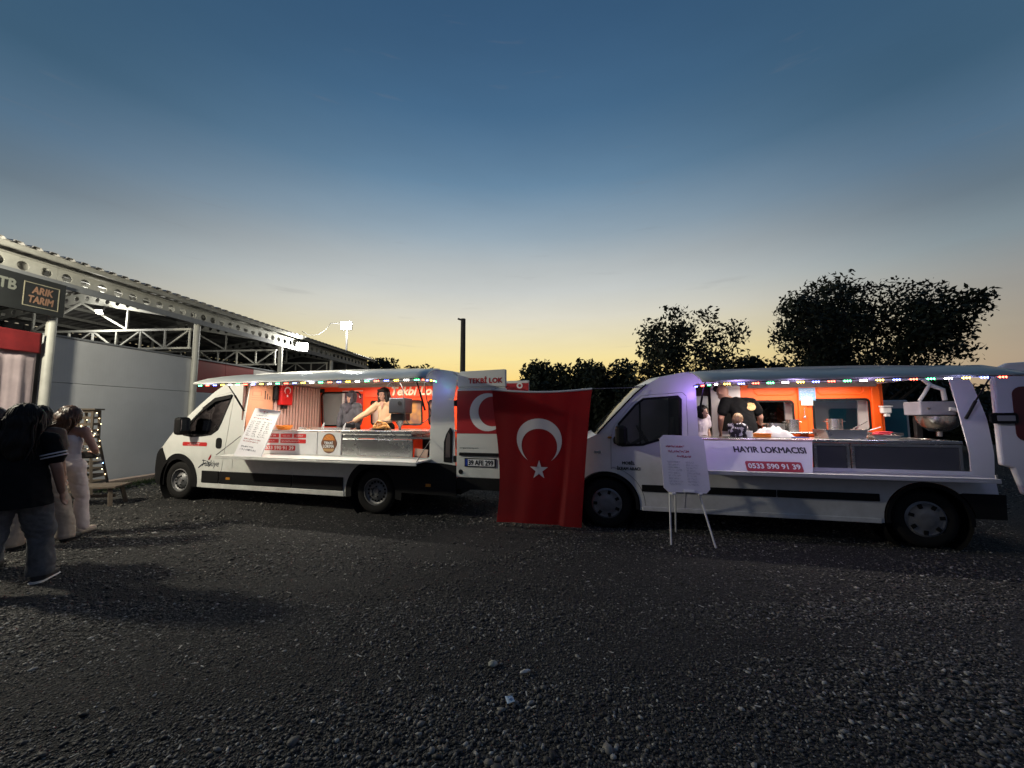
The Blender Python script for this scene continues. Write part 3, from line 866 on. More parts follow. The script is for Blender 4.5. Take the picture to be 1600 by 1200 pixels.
def make_wheel(parent, x, y, r, w, style, turn=0.0, far=False):
    rub = mat('tyre_rubber', (0.011, 0.0105, 0.010), 0.85, spec=0.25, var=0.25, vscale=14)
    stl = mat('rim_steel', (0.2, 0.2, 0.2), 0.5, metal=0.4, var=0.2, vscale=9)
    cap = mat('hub_cap_plastic', (0.2, 0.2, 0.21), 0.4, metal=0.4, var=0.2, vscale=9)
    blk = mat('black_plastic', (0.007, 0.007, 0.0075), 0.65, var=0.2, spec=0.2)
    rr = r * 0.60
    hub = MB(); hub.lathe([(0, -0.002), (0.045, -0.002), (0.055, 0.01), (0.055, 0.12), (0, 0.12)], (0, 0.03, 0), 'y', 20)
    h = hub.build('wheel', stl if style == 'steel' else cap, parent, smooth=True)
    h.location = (x, y, r)
    h.rotation_euler = (0, turn, math.pi if far else 0)
    t = MB()
    prof = [(rr, 0.035), (rr + 0.012, 0.012), (rr + 0.05, 0.0), (r - 0.045, 0.004), (r - 0.014, 0.022), (r, 0.05), (r, w - 0.05), (r - 0.02, w - 0.015), (rr + 0.05, w), (rr, w - 0.03)]
    t.lathe(prof, (0, 0, 0), 'y', 56)
    for k in range(56):
        a = 2 * math.pi * k / 56
        p = Vector((math.cos(a), 0, math.sin(a)))
        t.box(p * (r + 0.001) + Vector((0, 0.055 + 0.05 * (k % 2), 0)), (0.006, 0.07, 0.02), Matrix.Rotation(-a, 3, 'Y'))
    t.build('tyre', rub, h, smooth=True, ang=40)
    m = MB()
    if style == 'steel':
        m.lathe([(rr + 0.004, 0.02), (rr - 0.012, 0.016), (rr - 0.02, 0.05), (rr - 0.055, 0.075), (rr - 0.075, 0.06), (rr * 0.5, 0.035), (rr * 0.36, 0.022), (rr * 0.3, 0.05), (0, 0.05)], (0, 0, 0), 'y', 48, 0)
        for k in range(16):
            a = 2 * math.pi * k / 16
            m.ell((math.cos(a) * rr * 0.72, 0.056, math.sin(a) * rr * 0.72), (0.017, 0.014, 0.017), 8, 1)
        for k in range(5):
            a = 2 * math.pi * k / 5 + 0.3
            m.ell((math.cos(a) * rr * 0.40, 0.022, math.sin(a) * rr * 0.40), (0.013, 0.016, 0.013), 8, 1)
        m.build('rim', [stl, blk], h, smooth=True)
    else:
        m.lathe([(rr + 0.004, 0.018), (rr - 0.02, 0.006), (rr - 0.05, 0.012), (rr * 0.45, -0.008), (rr * 0.3, -0.012), (0.0, -0.014)], (0, 0, 0), 'y', 48, 0)
        for k in range(7):
            a = 2 * math.pi * k / 7 + 0.2
            rot = Matrix.Rotation(-a, 3, 'Y')
            m.box((math.cos(a) * rr * 0.76, 0.004, math.sin(a) * rr * 0.76), (0.05, 0.016, 0.038), rot, 1)
        m.build('rim', [cap, blk], h, smooth=True)
    return h

def led_string(name, label, pts, cols, n, estr, mdir=-1):
    """cord with groups of three small glowing arrowheads hanging just below it"""
    r = empty(name, pts[0], 0, label, 'string lights', 'light strings on the van awnings')
    o0 = Vector(pts[0])
    cord = MB(); cord.tube([Vector(p) - o0 for p in pts], 0.006, 6)
    cord.build('cord', mat('cable_black', (0.02, 0.02, 0.02), 0.6), r)
    seg = [(Vector(b) - Vector(a)).length for a, b in zip(pts, pts[1:])]
    tot = sum(seg)
    for k in range(n):
        d = tot * (k + 0.5) / n; i = 0
        while d > seg[i] and i < len(seg) - 1:
            d -= seg[i]; i += 1
        a, b = Vector(pts[i]), Vector(pts[i + 1])
        p = a.lerp(b, d / seg[i]); t = (b - a).normalized()
        c = cols[k % len(cols)]
        m = MB()
        for j in (-1, 0, 1):
            q = p + t * (0.026 * j) - o0 + Vector((0, 0, -0.014))
            m.add([q + t * mdir * 0.014, q - t * mdir * 0.006 + Vector((0, 0, 0.012)), q - t * mdir * 0.006 - Vector((0, 0, 0.012)),
                   q + Vector((0, -0.008, 0)), q + Vector((0, 0.008, 0))],
                  [(0, 1, 3), (0, 3, 2), (0, 4, 1), (0, 2, 4), (1, 2, 3), (1, 4, 2)])
        m.build('bulb', emit_mat('led_%d_%d_%d' % tuple(int(v * 100) for v in c), c, estr), r)
    return r
LED = {'g': (0.08, 1.0, 0.3), 'r': (1.0, 0.08, 0.04), 'b': (0.12, 0.16, 1.0), 'y': (1.0, 0.66, 0.05), 'w': (1.0, 0.95, 0.9)}

def picture_pane():
    """printed picture of golden dough balls"""
    if 'food_picture' in MATS: return MATS['food_picture']
    m = mat('food_picture', (0.5, 0.25, 0.08), 0.5); nt = m.node_tree; N, L = nt.nodes, nt.links
    tc = N.new('ShaderNodeTexCoord'); v = N.new('ShaderNodeTexVoronoi'); v.inputs['Scale'].default_value = 7; L.new(tc.outputs['Object'], v.inputs['Vector'])
    cr = N.new('ShaderNodeValToRGB'); cr.color_ramp.elements[0].color = (0.62, 0.30, 0.05, 1); cr.color_ramp.elements[1].color = (0.22, 0.12, 0.09, 1); cr.color_ramp.elements[1].position = 0.75
    L.new(v.outputs['Distance'], cr.inputs[0]); L.new(cr.outputs[0], N['Principled BSDF'].inputs['Base Color'])
    return m
def string_glow(root, p, col, watt):
    """the light the small bulbs of a string give off together"""
    ld = bpy.data.lights.new('string_light', 'POINT'); ld.energy = watt; ld.color = col; ld.shadow_soft_size = 0.06
    lo = bpy.data.objects.new('string_light', ld); COL.objects.link(lo); lo.parent = root
    lo.location = Vector(p) - root.location

def tray_light(parent, x0, x1, y, z, watt, col, estr):
    """tube lamp under the van ceiling, also used for the added unseen tubes"""
    b = MB(); b.bb(x0, x1, y - 0.03, y + 0.03, z + 0.012, z + 0.04); b.bb(x0, x1, y - 0.045, y - 0.0305, z - 0.035, z + 0.04); b.build('lamp_body', mat('lamp_trim_grey', (0.25, 0.22, 0.2), 0.5), parent)  # the lower front strip is added to hide the glowing tube
    b = MB(); b.bb(x0 + 0.03, x1 - 0.03, y - 0.02, y + 0.02, z - 0.008, z + 0.01); b.build('lamp_tube', emit_mat('tube_glow', col, estr), parent)
    ld = bpy.data.lights.new('lamp_light', 'AREA'); ld.shape = 'RECTANGLE'; ld.size = x1 - x0; ld.size_y = 0.06
    ld.energy = watt; ld.color = col
    lo = bpy.data.objects.new('lamp_light', ld); COL.objects.link(lo); lo.parent = parent
    lo.location = ((x0 + x1) / 2, y, z - 0.02)
    return lo

def shell(root, c):
    """painted body of a panel van with a large hatch cut into the near side"""
    P = c['paint']; W = c['W']; ym = c['ymap']
    ra = c['ra']; wz = c['wz']; zb = c['zb']; wb = c['wb']
    a_l = math.degrees(math.asin((zb - wz) / (ra + 0.05)))
    front = c['front']          # outline from the bumper top up over the windscreen, roof and rear top
    cut = c['front_cut']        # angle on the front arch where the bumper moulding begins
    cx, cz = frange(-0.85, c['rear'] + 0.1, 40), frange(0.2, 2.35, 24)
    farm = lambda x, z: W - ym(x, z) - 0.012
    def outline(nose):
        o = list(nose)
        o += front
        o += c['rear_edge']
        a_r = math.degrees(math.asin((c['rear_edge'][-1][1] - wz) / (ra + 0.05)))
        o += arc(wb, wz, ra + 0.05, a_r, 180 - a_l, 22)
        o += [(c['sill_front'], zb)]
        o += arc(0, wz, ra + 0.05, a_l, cut, 20)
        return o
    side = outline([])
    hol = [c['opening']] + [c['door']]
    skin('body_side', side, hol, ym, cx, cz, P, root, 0.014)
    # far side, with window openings
    skin('far_side', side, c['far_windows'], farm, cx, cz, P, root, 0.012)
    # roof
    roof = strip(c['roof_pts'], ym, W, 0, 1, 0, 0.035, 14).build('roof', P, root, smooth=True, ang=50)
    md = roof.modifiers.new('t', 'SOLIDIFY'); md.thickness = 0.02
    # bonnet, windscreen and its pillars
    o = strip(c['bonnet_pts'], ym, W, 0, 1, 0.10, 0.03, 16).build('bonnet', P, root, smooth=True, ang=40)
    g = glass_mat('cab_glass', (0.30, 0.34, 0.34), 1.0)
    strip(c['screen_pts'], ym, W, 0.055, 0.945, 0.12, 0.0, 16).build('windscreen', g, root, smooth=True, ang=60)
    for t0, t1 in ((0.0, 0.05), (0.95, 1.0)):
        o = strip(c['screen_pts'], ym, W, t0, t1, 0.12, 0.0, 3).build('screen_pillar', P, root, smooth=True, ang=60)
        md = o.modifiers.new('t', 'SOLIDIFY'); md.thickness = 0.03
    strip(c['header_pts'], ym, W, 0, 1, 0.10, 0.03, 14).build('roof_front', P, root, smooth=True, ang=50)
    blk = mat('black_plastic', (0.007, 0.007, 0.0075), 0.65, var=0.2, spec=0.2)
    strip(c['bumper_pts'], ym, W, 0, 1, 0.16, 0.0, 16).build('front_bumper', blk, root, smooth=True, ang=40)
    strip(c['grille_pts'], ym, W, 0.2, 0.8, 0.165, 0.0, 12).build('grille', blk, root, smooth=True, ang=40)
    # bumper corner on the near side and the arch mouldings
    nose = c['nose_poly'] + arc(0, wz, ra, cut, 180 - a_l + 3, 12)
    for nm, f in (('bumper_corner', lambda x, z: ym(x, z) - 0.008), ('bumper_corner', lambda x, z: farm(x, z) + 0.008)):
        skin(nm, nose, [], f, frange(-0.8, 0, 12), frange(0.2, 1, 8), blk, root, 0.014)
    for x, a0, a1 in ((0, a_l, cut), (wb, a_l, 180 - a_l)):
        me = ring_mesh(x, wz, ra - 0.005, ra + c['mould'], a0, a1, ym, -0.014, 0.03)
        me.materials.append(blk if c['mould'] > 0.03 else P)
        link(bpy.data.objects.new('wheel_arch', me), root)
    # wheel housings
    for x in (0, wb):
        b = MB(); b.lathe([(ra + 0.045, 0.016), (ra + 0.045, 0.34), (0.02, 0.34)], (x, 0, wz), 'y', 28); b.build('wheel_housing', blk, root, smooth=True)
        b = MB(); b.lathe([(ra + 0.045, W - 0.34), (ra + 0.045, W - 0.016)], (x, 0, wz), 'y', 28); b.build('wheel_housing', blk, root, smooth=True)
    # head lamps
    for yy in (0.0, 1.0):
        pts = c['lamp_pts']
        o = strip(pts, ym, W, 0.012 if yy == 0 else 0.80, 0.20 if yy == 0 else 0.988, 0.105, 0.03, 5).build('headlight', mat('headlight_lens', (0.5, 0.52, 0.53), 0.12, metal=0.3), root, smooth=True)
        o.location = (-0.012, 0, 0.006)
    # floor pan and underside
    b = MB(); b.bb(0.55, wb - 0.5, 0.06, W - 0.06, 0.33, 0.49); b.bb(wb - 0.5, wb + 0.5, 0.4, W - 0.4, 0.40, 0.49); b.bb(wb + 0.5, c['rear'] - 0.02, 0.06, W - 0.06, 0.40, 0.49)
    b.bb(-0.5, 0.55, 0.42, W - 0.42, 0.3, 0.9)
    b.build('floor_pan', mat('underside', (0.02, 0.02, 0.02), 0.9), root)
    # door with its own window opening, glass and seals
    d = skin('cab_door', inset(c['door'], 0.006), [c['window']], lambda x, z: ym(x, z) - 0.004, cx, cz, P, root, 0.02)
    skin('door_glass', inset(c['window'], -0.012), [], lambda x, z: ym(x, z) + 0.012, cx, cz, glass_mat('side_glass', (0.42, 0.46, 0.46), 1.0), d, 0)
    seal = inset(c['window'], -0.022)
    skin('window_seal', seal, [inset(c['window'], 0.008)], lambda x, z: ym(x, z) - 0.008, cx, cz, blk, d, 0.006)
    # far cab door as a plain skin with glass
    skin('far_door_glass', c['window'], [], lambda x, z: farm(x, z) + 0.014, [], [], blk, root, 0)
    # cab interior: dashboard, steering wheel, seats
    trim = mat('cab_trim', (0.03, 0.031, 0.033), 0.7)
    b = MB(); b.prism([(-0.05, 0.9), (0.42, 0.9), (0.34, 1.16), (0.0, 1.22), (-0.15, 1.1)], 0.2, W - 0.2); b.build('dashboard', trim, root, bevel=0.02)
    b = MB()
    cen = Vector((0.55, 0.42, 1.22)); axis = Vector((0.86, 0, 0.5)).normalized()
    u = Vector((0, 1, 0)); v = axis.cross(u)
    ringp = [cen + (u * math.cos(a) + v * math.sin(a)) * 0.19 for a in frange(0, 2 * math.pi, 25)]
    b.tube(ringp, 0.015, 8, caps=False)
    for a in (0.5, 2.64, 4.7):
        b.tube([cen, cen + (u * math.cos(a) + v * math.sin(a)) * 0.19], 0.013, 6)
    b.tube([cen, cen - axis * 0.3], 0.025, 8); b.build('steering_wheel', trim, root, smooth=True)
    sm = mat('seat_fabric', c.get('seat', (0.07, 0.065, 0.06)), 0.9, var=0.2)
    for yy in (0.42, W - 0.45):
        b = MB(); b.box((0.93, yy, 0.86), (0.5, 0.48, 0.16)); b.box((1.13, yy, 1.22), (0.12, 0.46, 0.62), Matrix.Rotation(0.15, 3, 'Y')); b.box((1.19, yy, 1.62), (0.09, 0.24, 0.2), Matrix.Rotation(0.15, 3, 'Y'))
        b.build('seat', sm, root, bevel=0.04)
    return d

def text_m(name, body, x, z, w, h, y, m, root, **k):
    return text_obj(name, body, x, z, w, h, y, m, root, **k)

def scribble(name, parent, x0, x1, z0, z1, y, m, rows, seed, cols=((0, 1),), th=0.0035, gap=0.25):
    """rows of small handwriting strokes, too small to read"""
    rng = random.Random(seed); b = MB()
    for i in range(rows):
        z = z1 - (z1 - z0) * (i + 0.5) / rows
        for a, c in cols:
            xa, xb = x0 + (x1 - x0) * a, x0 + (x1 - x0) * c
            xb = xa + (xb - xa) * rng.uniform(0.6, 1.0)
            x = xa
            while x < xb:
                wl = rng.uniform(0.02, 0.06)
                px = x
                hh = (z1 - z0) / rows * 0.34
                while px < min(x + wl, xb):
                    s = rng.uniform(0.005, 0.009)
                    za, zc = z + rng.uniform(-hh, hh), z + rng.uniform(-hh, hh)
                    b.bar((px, y, za), (px + s, y, zc), th, 0.0012, up=(0, 1, 0))
                    px += s
                x += wl + gap * 0.06
    return b.build(name, m, parent)

VAN_L = dict(loc=(-6.165, 7.178, 0), rz=R(-15.13))
VAN_R = dict(loc=(1.292, 5.350, 0), rz=R(-13.21))
def vw(van, x, y, z):
    return Matrix.Translation(van['loc']) @ Matrix.Rotation(van['rz'], 4, 'Z') @ Vector((x, y, z))

def build_left_van():
    root = empty('food_van', VAN_L['loc'], VAN_L['rz'], 'white food van on the left with two women serving and a red crescent rear door', 'van', 'food vans')
    P = dirty_paint('van_white_left', (0.74, 0.75, 0.70), 0.3)
    def ym(x, z):
        t = 0.11 * max(0, (z - 1.0) / 1.25) ** 1.7
        n = 0.15 * max(0, (0.35 - x) / 1.1) ** 2.4
        return t + n
    W = 2.0
    front = [(-0.66, 0.90), (-0.55, 0.95), (-0.25, 1.20), (0.08, 1.483), (0.40, 1.745), (0.693, 1.973), (0.9, 2.10), (1.07, 2.187), (1.33, 2.262)]
    roofp = [(1.33, 2.262), (1.67, 2.285), (2.6, 2.30), (3.6, 2.30), (4.6, 2.285), (5.2, 2.25), (5.40, 2.205)]
    rear = [(5.50, 2.12), (5.46, 1.77), (5.50, 1.30), (5.52, 0.85), (5.52, 0.38)]
    opening = rrect(1.49, 5.10, 0.90, 2.07, 0.04, 3)
    wz, ra = 0.34, 0.40
    a0 = 40
    door = [(0.015, 1.10), (0.01, 0.90)] + arc(0, wz, 0.56, 88, -6, 10)[0:0]
    door += [(p[0], p[1]) for p in arc(0, wz, 0.545, 84, 0, 9)] + [(0.60, 0.275), (1.02, 0.275), (1.08, 0.74), (1.145, 1.19), (1.17, 1.6), (1.185, 1.93), (1.12, 1.965),
             (0.72, 1.89), (0.42, 1.665), (0.16, 1.42), (0.03, 1.25)]
    window = [(0.10, 1.19), (0.30, 1.165), (0.55, 1.18), (0.76, 1.207), (0.90, 1.29), (0.965, 1.42), (1.10, 1.80), (1.12, 1.88), (0.76, 1.83), (0.50, 1.655), (0.24, 1.42), (0.12, 1.28)]
    farw = [rrect(1.30, 2.52, 1.30, 2.06, 0.10), rrect(2.74, 3.02, 1.34, 1.86, 0.05), rrect(3.45, 3.97, 1.34, 1.86, 0.05), rrect(4.10, 4.62, 1.34, 1.86, 0.05)]
    c = dict(paint=P, W=W, ymap=ym, ra=ra, wz=wz, zb=0.26, wb=4.15, mould=0.10, front=front + roofp[1:], rear_edge=rear, rear=5.5,
             front_cut=138, sill_front=ra + 0.05, opening=opening, door=door, window=window, far_windows=farw, roof_pts=roofp,
             header_pts=[(0.90, 2.10), (1.07, 2.187), (1.33, 2.262)], screen_pts=[(-0.25, 1.20), (0.08, 1.483), (0.40, 1.745), (0.693, 1.973), (0.90, 2.10)],
             bonnet_pts=[(-0.74, 0.86), (-0.66, 0.90), (-0.55, 0.95), (-0.39, 1.08), (-0.25, 1.20)], bumper_pts=[(-0.68, 0.22), (-0.80, 0.34), (-0.84, 0.52), (-0.825, 0.66), (-0.78, 0.75)],
             grille_pts=[(-0.78, 0.76), (-0.74, 0.86)], lamp_pts=[(-0.735, 0.87), (-0.66, 0.905), (-0.55, 0.955), (-0.41, 1.065)],
             nose_poly=[(-0.68, 0.22), (-0.80, 0.34), (-0.84, 0.52), (-0.825, 0.66), (-0.78, 0.80), (-0.66, 0.90), (-0.55, 0.93)])
    d = shell(root, c)
    blk = MATS['black_plastic']
    for x in (0, 4.15):
        make_wheel(root, x, 0.035, 0.345, 0.22, 'steel', turn=random.uniform(0, 1))
        make_wheel(root, x, W - 0.035, 0.345, 0.22, 'steel', far=True)
    # black rub strip with painted sill below
    for x0, x1 in ((0.62, 1.015), (1.03, 2.6), (2.61, 3.60)):
        b = MB(); b.bb(x0, x1, -0.022, -0.004, 0.345, 0.555); b.build('rub_strip', blk, root, bevel=0.01)
    b = MB(); b.bb(0.62, 3.62, -0.012, 0.02, 0.255, 0.338); b.build('sill', P, root, bevel=0.008)
    b = MB(); b.bb(1.20, 1.29, -0.028, -0.02, 0.42, 0.46); b.build('side_marker', mat('amber_lens', (0.5, 0.2, 0.02), 0.3), root)
    # rear lower quarter
    me = skin_mesh('rear_quarter', [(4.15 + ra + 0.02, 0.37), (5.54, 0.36), (5.55, 0.80), (5.30, 0.83), (4.45, 0.83)] + arc(4.15, wz, ra + 0.03, 62, 8, 8), [], lambda x, z: ym(x, z) - 0.016, [], [], 0.03)
    me.materials.append(blk); link(bpy.data.objects.new('rear_quarter', me), root)
    b = MB(); b.bb(5.45, 5.58, 0.1, W - 0.1, 0.36, 0.60); b.build('rear_bumper', blk, root, bevel=0.02)
    b = MB(); b.bb(5.06, 5.14, -0.030, -0.018, 0.48, 0.52); b.build('side_marker', MATS['amber_lens'], root)
    tl = MB(); tl.prism(inset([(5.335, 0.85), (5.47, 0.84), (5.47, 1.30), (5.43, 1.36), (5.37, 1.26), (5.335, 1.15)], 0.0), -0.014, 0.03)
    t = tl.build('tail_light', blk, root, bevel=0.01)
    tl = MB(); tl.prism([(5.37, 0.92), (5.44, 0.92), (5.44, 1.25), (5.41, 1.29), (5.375, 1.18)], -0.019, -0.0145); tl.build('lens', mat('dull_lens', (0.12, 0.10, 0.095), 0.25), t)
    # rear frame
    b = MB(); b.bb(5.42, 5.49, 0.12, W - 0.12, 2.10, 2.2); b.bb(5.40, 5.48, W - 0.16, W - 0.04, 0.5, 2.12); b.build('rear_frame', P, root)
    # mirror
    b = MB(); b.box((0.28, -0.16, 1.35), (0.17, 0.20, 0.32)); b.build('mirror_shell', blk, root, bevel=0.05)
    b = MB(); b.tube([(0.25, 0.02, 1.22), (0.27, -0.1, 1.24)], 0.03, 8); b.build('mirror_arm', blk, root)
    b = MB(); b.box((0.368, -0.16, 1.37), (0.006, 0.15, 0.2)); b.build('mirror_glass', mat('mirror_glass', (0.7, 0.72, 0.72), 0.05, metal=1.0), root)
    # door furniture
    b = MB(); b.prism(rrect(0.90, 1.03, 0.95, 1.14, 0.05), -0.012, 0.0); o = b.build('door_handle', blk, d, bevel=0.01)
    b = MB(); b.bar((0.60, 0.035, 1.19), (0.69, 0.075, 1.76), 0.03, 0.02, up=(0, 1, 0)); b.build('window_bar', blk, d)
    vis = [(0.50, 1.68), (0.76, 1.86), (1.14, 1.92), (1.13, 1.85), (0.78, 1.79), (0.53, 1.62)]
    skin('rain_visor', vis, [], lambda x, z: ym(x, z) - 0.03, frange(0.5, 1.2, 6), [], blk, d, 0.012)
    # writing on the door
    redp = mat('sticker_red', (0.55, 0.02, 0.02), 0.4); whp = mat('sticker_white', (0.8, 0.8, 0.78), 0.5); ink = mat('ink_black', (0.02, 0.02, 0.022), 0.5)
    skin('sticker', rrect(0.09, 0.69, 0.985, 1.055, 0.025), [], lambda x, z: ym(x, z) - 0.0075, frange(0.1, 0.7, 8), [], redp, d, 0)
    scribble('small_print', d, 0.27, 0.62, 1.02, 1.047, -0.0125 + 0.005, whp, 1, 4, gap=0.05, th=0.005)
    scribble('small_print', d, 0.22, 0.55, 0.99, 1.015, -0.0125 + 0.005, whp, 1, 5, gap=0.05)
    text_obj('lettering', 'Türkiye', 0.60, 0.60, 0.40, 0.14, -0.0075, mat('ink_navy', (0.02, 0.025, 0.04), 0.5), d, shear=0.3, ymap=lambda x, z: ym(x, z))
    b = MB(); b.tube([(0.52, -0.006, 0.60), (0.60, -0.006, 0.66), (0.68, -0.006, 0.69), (0.74, -0.006, 0.685)], [0.006, 0.01, 0.008, 0.003], 6)
    b.tube([(0.61, -0.006, 0.745), (0.70, -0.006, 0.725), (0.76, -0.006, 0.70), (0.775, -0.006, 0.65), (0.75, -0.006, 0.62)], [0.003, 0.006, 0.01, 0.008, 0.003], 6)
    b.build('emblem_stroke', MATS['ink_navy'], d)
    b = MB(); b.prism([(0.74, 0.74), (0.775, 0.75), (0.80, 0.79), (0.805, 0.845), (0.77, 0.81), (0.745, 0.77)], -0.008, -0.0055); b.build('emblem_tulip', mat('tulip_red', (0.3, 0.01, 0.015), 0.4), d)
    # fuel flap
    me = skin_mesh('fuel_flap', rrect(1.16, 1.30, 0.62, 0.80, 0.015), [], lambda x, z: ym(x, z) - 0.005, [], [], 0.004); me.materials.append(P); link(bpy.data.objects.new('fuel_flap', me), root)
    # ---------------- inside
    org = mat('orange_paint', (0.95, 0.06, 0.004), 0.5, var=0.06, vscale=2); pink = mat('bounce_tinted_panel', (0.58, 0.39, 0.33), 0.45, var=0.06)  # pink: white metal ribs with the orange bounce light put into their colour
    steel = mat('stainless', (0.5, 0.5, 0.49), 0.27, metal=0.95, var=0.05, vscale=1.6); white = mat('white_laminate', (0.78, 0.78, 0.78), 0.4, var=0.04)
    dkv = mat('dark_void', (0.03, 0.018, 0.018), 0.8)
    b = MB(); b.prism([(1.30, 0.04), (3.68, 0.04), (3.68, 0.36), (4.62, 0.36), (4.62, 0.04), (5.42, 0.04), (5.42, W - 0.06), (1.30, W - 0.06)], 0.50, 0.52); b.xf(Matrix(((1, 0, 0, 0), (0, 0, 1, 0), (0, 1, 0, 0), (0, 0, 0, 1)))); b.build('load_floor', mat('ply_floor', (0.2, 0.17, 0.13), 0.8, var=0.2), root)
    b = MB(); b.bb(1.44, 5.42, 0.14, W - 0.13, 2.165, 2.18); b.build('ceiling_lining', mat('lining_white', (0.7, 0.68, 0.64), 0.6), root)
    inner = lambda x, z: W - 0.10 - 0.09 * max(0, (z - 1.0) / 1.2) ** 1.7
    il = skin('inner_lining', [(1.46, 0.53), (5.42, 0.53), (5.42, 2.16), (1.46, 2.16)], [rrect(1.50, 2.50, 1.32, 2.04, 0.09), rrect(2.76, 3.0, 1.36, 1.84, 0.04), rrect(3.47, 3.95, 1.36, 1.84, 0.05), rrect(4.12, 4.60, 1.36, 1.84, 0.05)],
              inner, frange(1.5, 5.4, 16), frange(0.6, 2.1, 10), org, root, 0.02)
    for w_ in (rrect(1.50, 2.50, 1.32, 2.04, 0.09), rrect(2.76, 3.0, 1.36, 1.84, 0.04), rrect(3.47, 3.95, 1.36, 1.84, 0.05), rrect(4.12, 4.60, 1.36, 1.84, 0.05)):
        skin('window_rubber', inset(w_, -0.02), [inset(w_, 0.012)], lambda x, z: inner(x, z) - 0.012, frange(1.5, 5, 12), frange(1.3, 2.1, 4), blk, il, 0.012)
    skin('window_pane', rrect(1.30, 2.52, 1.30, 2.06, 0.08), [], lambda x, z: W - ym(x, z) - 0.03, frange(1.4, 2.5, 5), frange(1.4, 2.0, 4), mat('frosted_pane', (0.24, 0.27, 0.27), 0.4), root, 0.004)
    for x0, x1 in ((2.74, 3.02), (3.45, 3.97), (4.10, 4.62)):
        skin('window_pane', rrect(x0, x1, 1.34, 1.86, 0.05), [], lambda x, z: W - ym(x, z) - 0.03, [], [], picture_pane() if 3.3 < x0 < 3.6 else mat('peach_pane', (0.5, 0.4, 0.34), 0.4), root, 0.004)
    # raised header above the windows, with the script lettering
    b = MB(); b.prism(rrect(2.62, 5.2, 1.93, 2.14, 0.03), inner(0, 2.0) - 0.03, inner(0, 2.0) - 0.004); b.build('header_panel', org, root, bevel=0.012)
    text_obj('lettering', 'Tekbi Lokma', 3.28, 1.965, 1.36, 0.165, inner(0, 2.0) - 0.034, mat('letter_cream', (0.85, 0.72, 0.55), 0.5), root, shear=0.25, bold=0.05)
    b = MB(); b.box((1.535, inner(0, 2.06) - 0.03, 2.085), (0.11, 0.03, 0.09)); b.build('hinge_block', blk, il, bevel=0.02)
    # bulkhead: framed panel near the opening, ribs towards the far side
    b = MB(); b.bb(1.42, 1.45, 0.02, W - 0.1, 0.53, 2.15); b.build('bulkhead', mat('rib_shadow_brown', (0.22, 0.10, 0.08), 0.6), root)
    b = MB(); b.bb(1.455, 1.475, 0.06, 0.60, 1.0, 2.12); bp = b.build('bulkhead_panel', mat('peach_panel', (0.55, 0.26, 0.15), 0.45, var=0.05), root, bevel=0.006)
    b = MB()
    for y0, y1, z0, z1 in ((0.16, 0.34, 1.98, 1.985), (0.16, 0.34, 1.90, 1.905), (0.16, 0.165, 1.905, 1.98), (0.335, 0.34, 1.905, 1.98), (0.15, 0.42, 1.86, 1.866), (0.15, 0.40, 1.82, 1.826)):
        b.bb(1.476, 1.479, y0, y1, z0, z1)
    b.build('panel_drawing', mat('drawing_brown', (0.4, 0.16, 0.1), 0.6), bp)
    for k, y in enumerate((0.42, 0.47, 0.52)):
        b = MB(); b.bb(1.476, 1.48, y - 0.008, y + 0.008, 1.84, 2.0 - 0.05 * k); b.build('panel_slot', dkv, bp)
    rib = MB(); rib.bb(0, 0.03, -0.022, 0.022, 0.95, 2.13); rm = rib.mesh('rib'); rm.materials.append(pink)
    for k in range(16):
        o = link(bpy.data.objects.new('rib', rm), root); o.location = (1.451, 0.66 + k * 0.074, 0)
    # counter fronts along the hatch
    for x0, x1, nm in ((1.62, 3.05, 'counter_panel'), (3.065, 3.515, 'counter_panel')):
        b = MB(); b.bb(x0, x1, 0.01, 0.04, 0.892, 1.265); o = b.build(nm, white, root, bevel=0.006)
        if x0 < 2:
            for a_, b_, zz, txt in ((1.93, 2.27, 1.165, 'HAYIR'), (2.31, 2.55, 1.165, 'ÖZEL GÜN'), (2.58, 2.83, 1.165, 'VEFAT'), (1.93, 2.27, 1.075, ''), (2.31, 2.83, 1.075, '')):
                q = MB(); q.prism(rrect(a_, b_, zz, zz + 0.066, 0.012), 0.004, 0.0095); s_ = q.build('red_label', redp, o)
                if txt: text_obj('lettering', txt, a_ + 0.05, zz + 0.018, (b_ - a_) - 0.1, 0.03, 0.003, whp, o)
                else: scribble('small_print', o, a_ + 0.03, b_ - 0.03, zz + 0.015, zz + 0.05, 0.003, whp, 1, 9, gap=0.03, th=0.003)
            q = MB(); q.prism(rrect(1.93, 2.62, 0.95, 1.035, 0.02), 0.004, 0.0095); q.build('red_label', redp, o)
            text_obj('lettering', '0533 590 91 39', 1.96, 0.965, 0.63, 0.056, 0.003, whp, o, bold=0.05)
        else:
            # round food emblem
            q = MB(); q.prism([(3.29 + 0.145 * math.cos(R(a)) * (1 + 0.05 * math.cos(R(a * 6))), 1.085 + 0.16 * math.sin(R(a))) for a in range(0, 360, 10)], 0.004, 0.0095); q.build('emblem_back', mat('emblem_brown', (0.14, 0.05, 0.02), 0.5), o)
            q = MB(); q.prism([(3.29 + 0.115 * math.cos(R(a)), 1.115 + 0.115 * math.sin(R(a))) for a in range(10, 171, 10)], 0.001, 0.0035); q.build('emblem_crown', mat('emblem_orange', (0.6, 0.2, 0.03), 0.5, var=0.4, vscale=40), o)
            q = MB(); q.prism([(3.20, 0.955), (3.38, 0.955), (3.40, 1.0), (3.18, 1.0)], 0.001, 0.0035); q.build('emblem_bowl', mat('emblem_tan', (0.42, 0.25, 0.1), 0.5), o)
            text_obj('lettering', 'TEKBİ', 3.20, 1.075, 0.17, 0.048, -0.001, whp, o, bold=0.05)
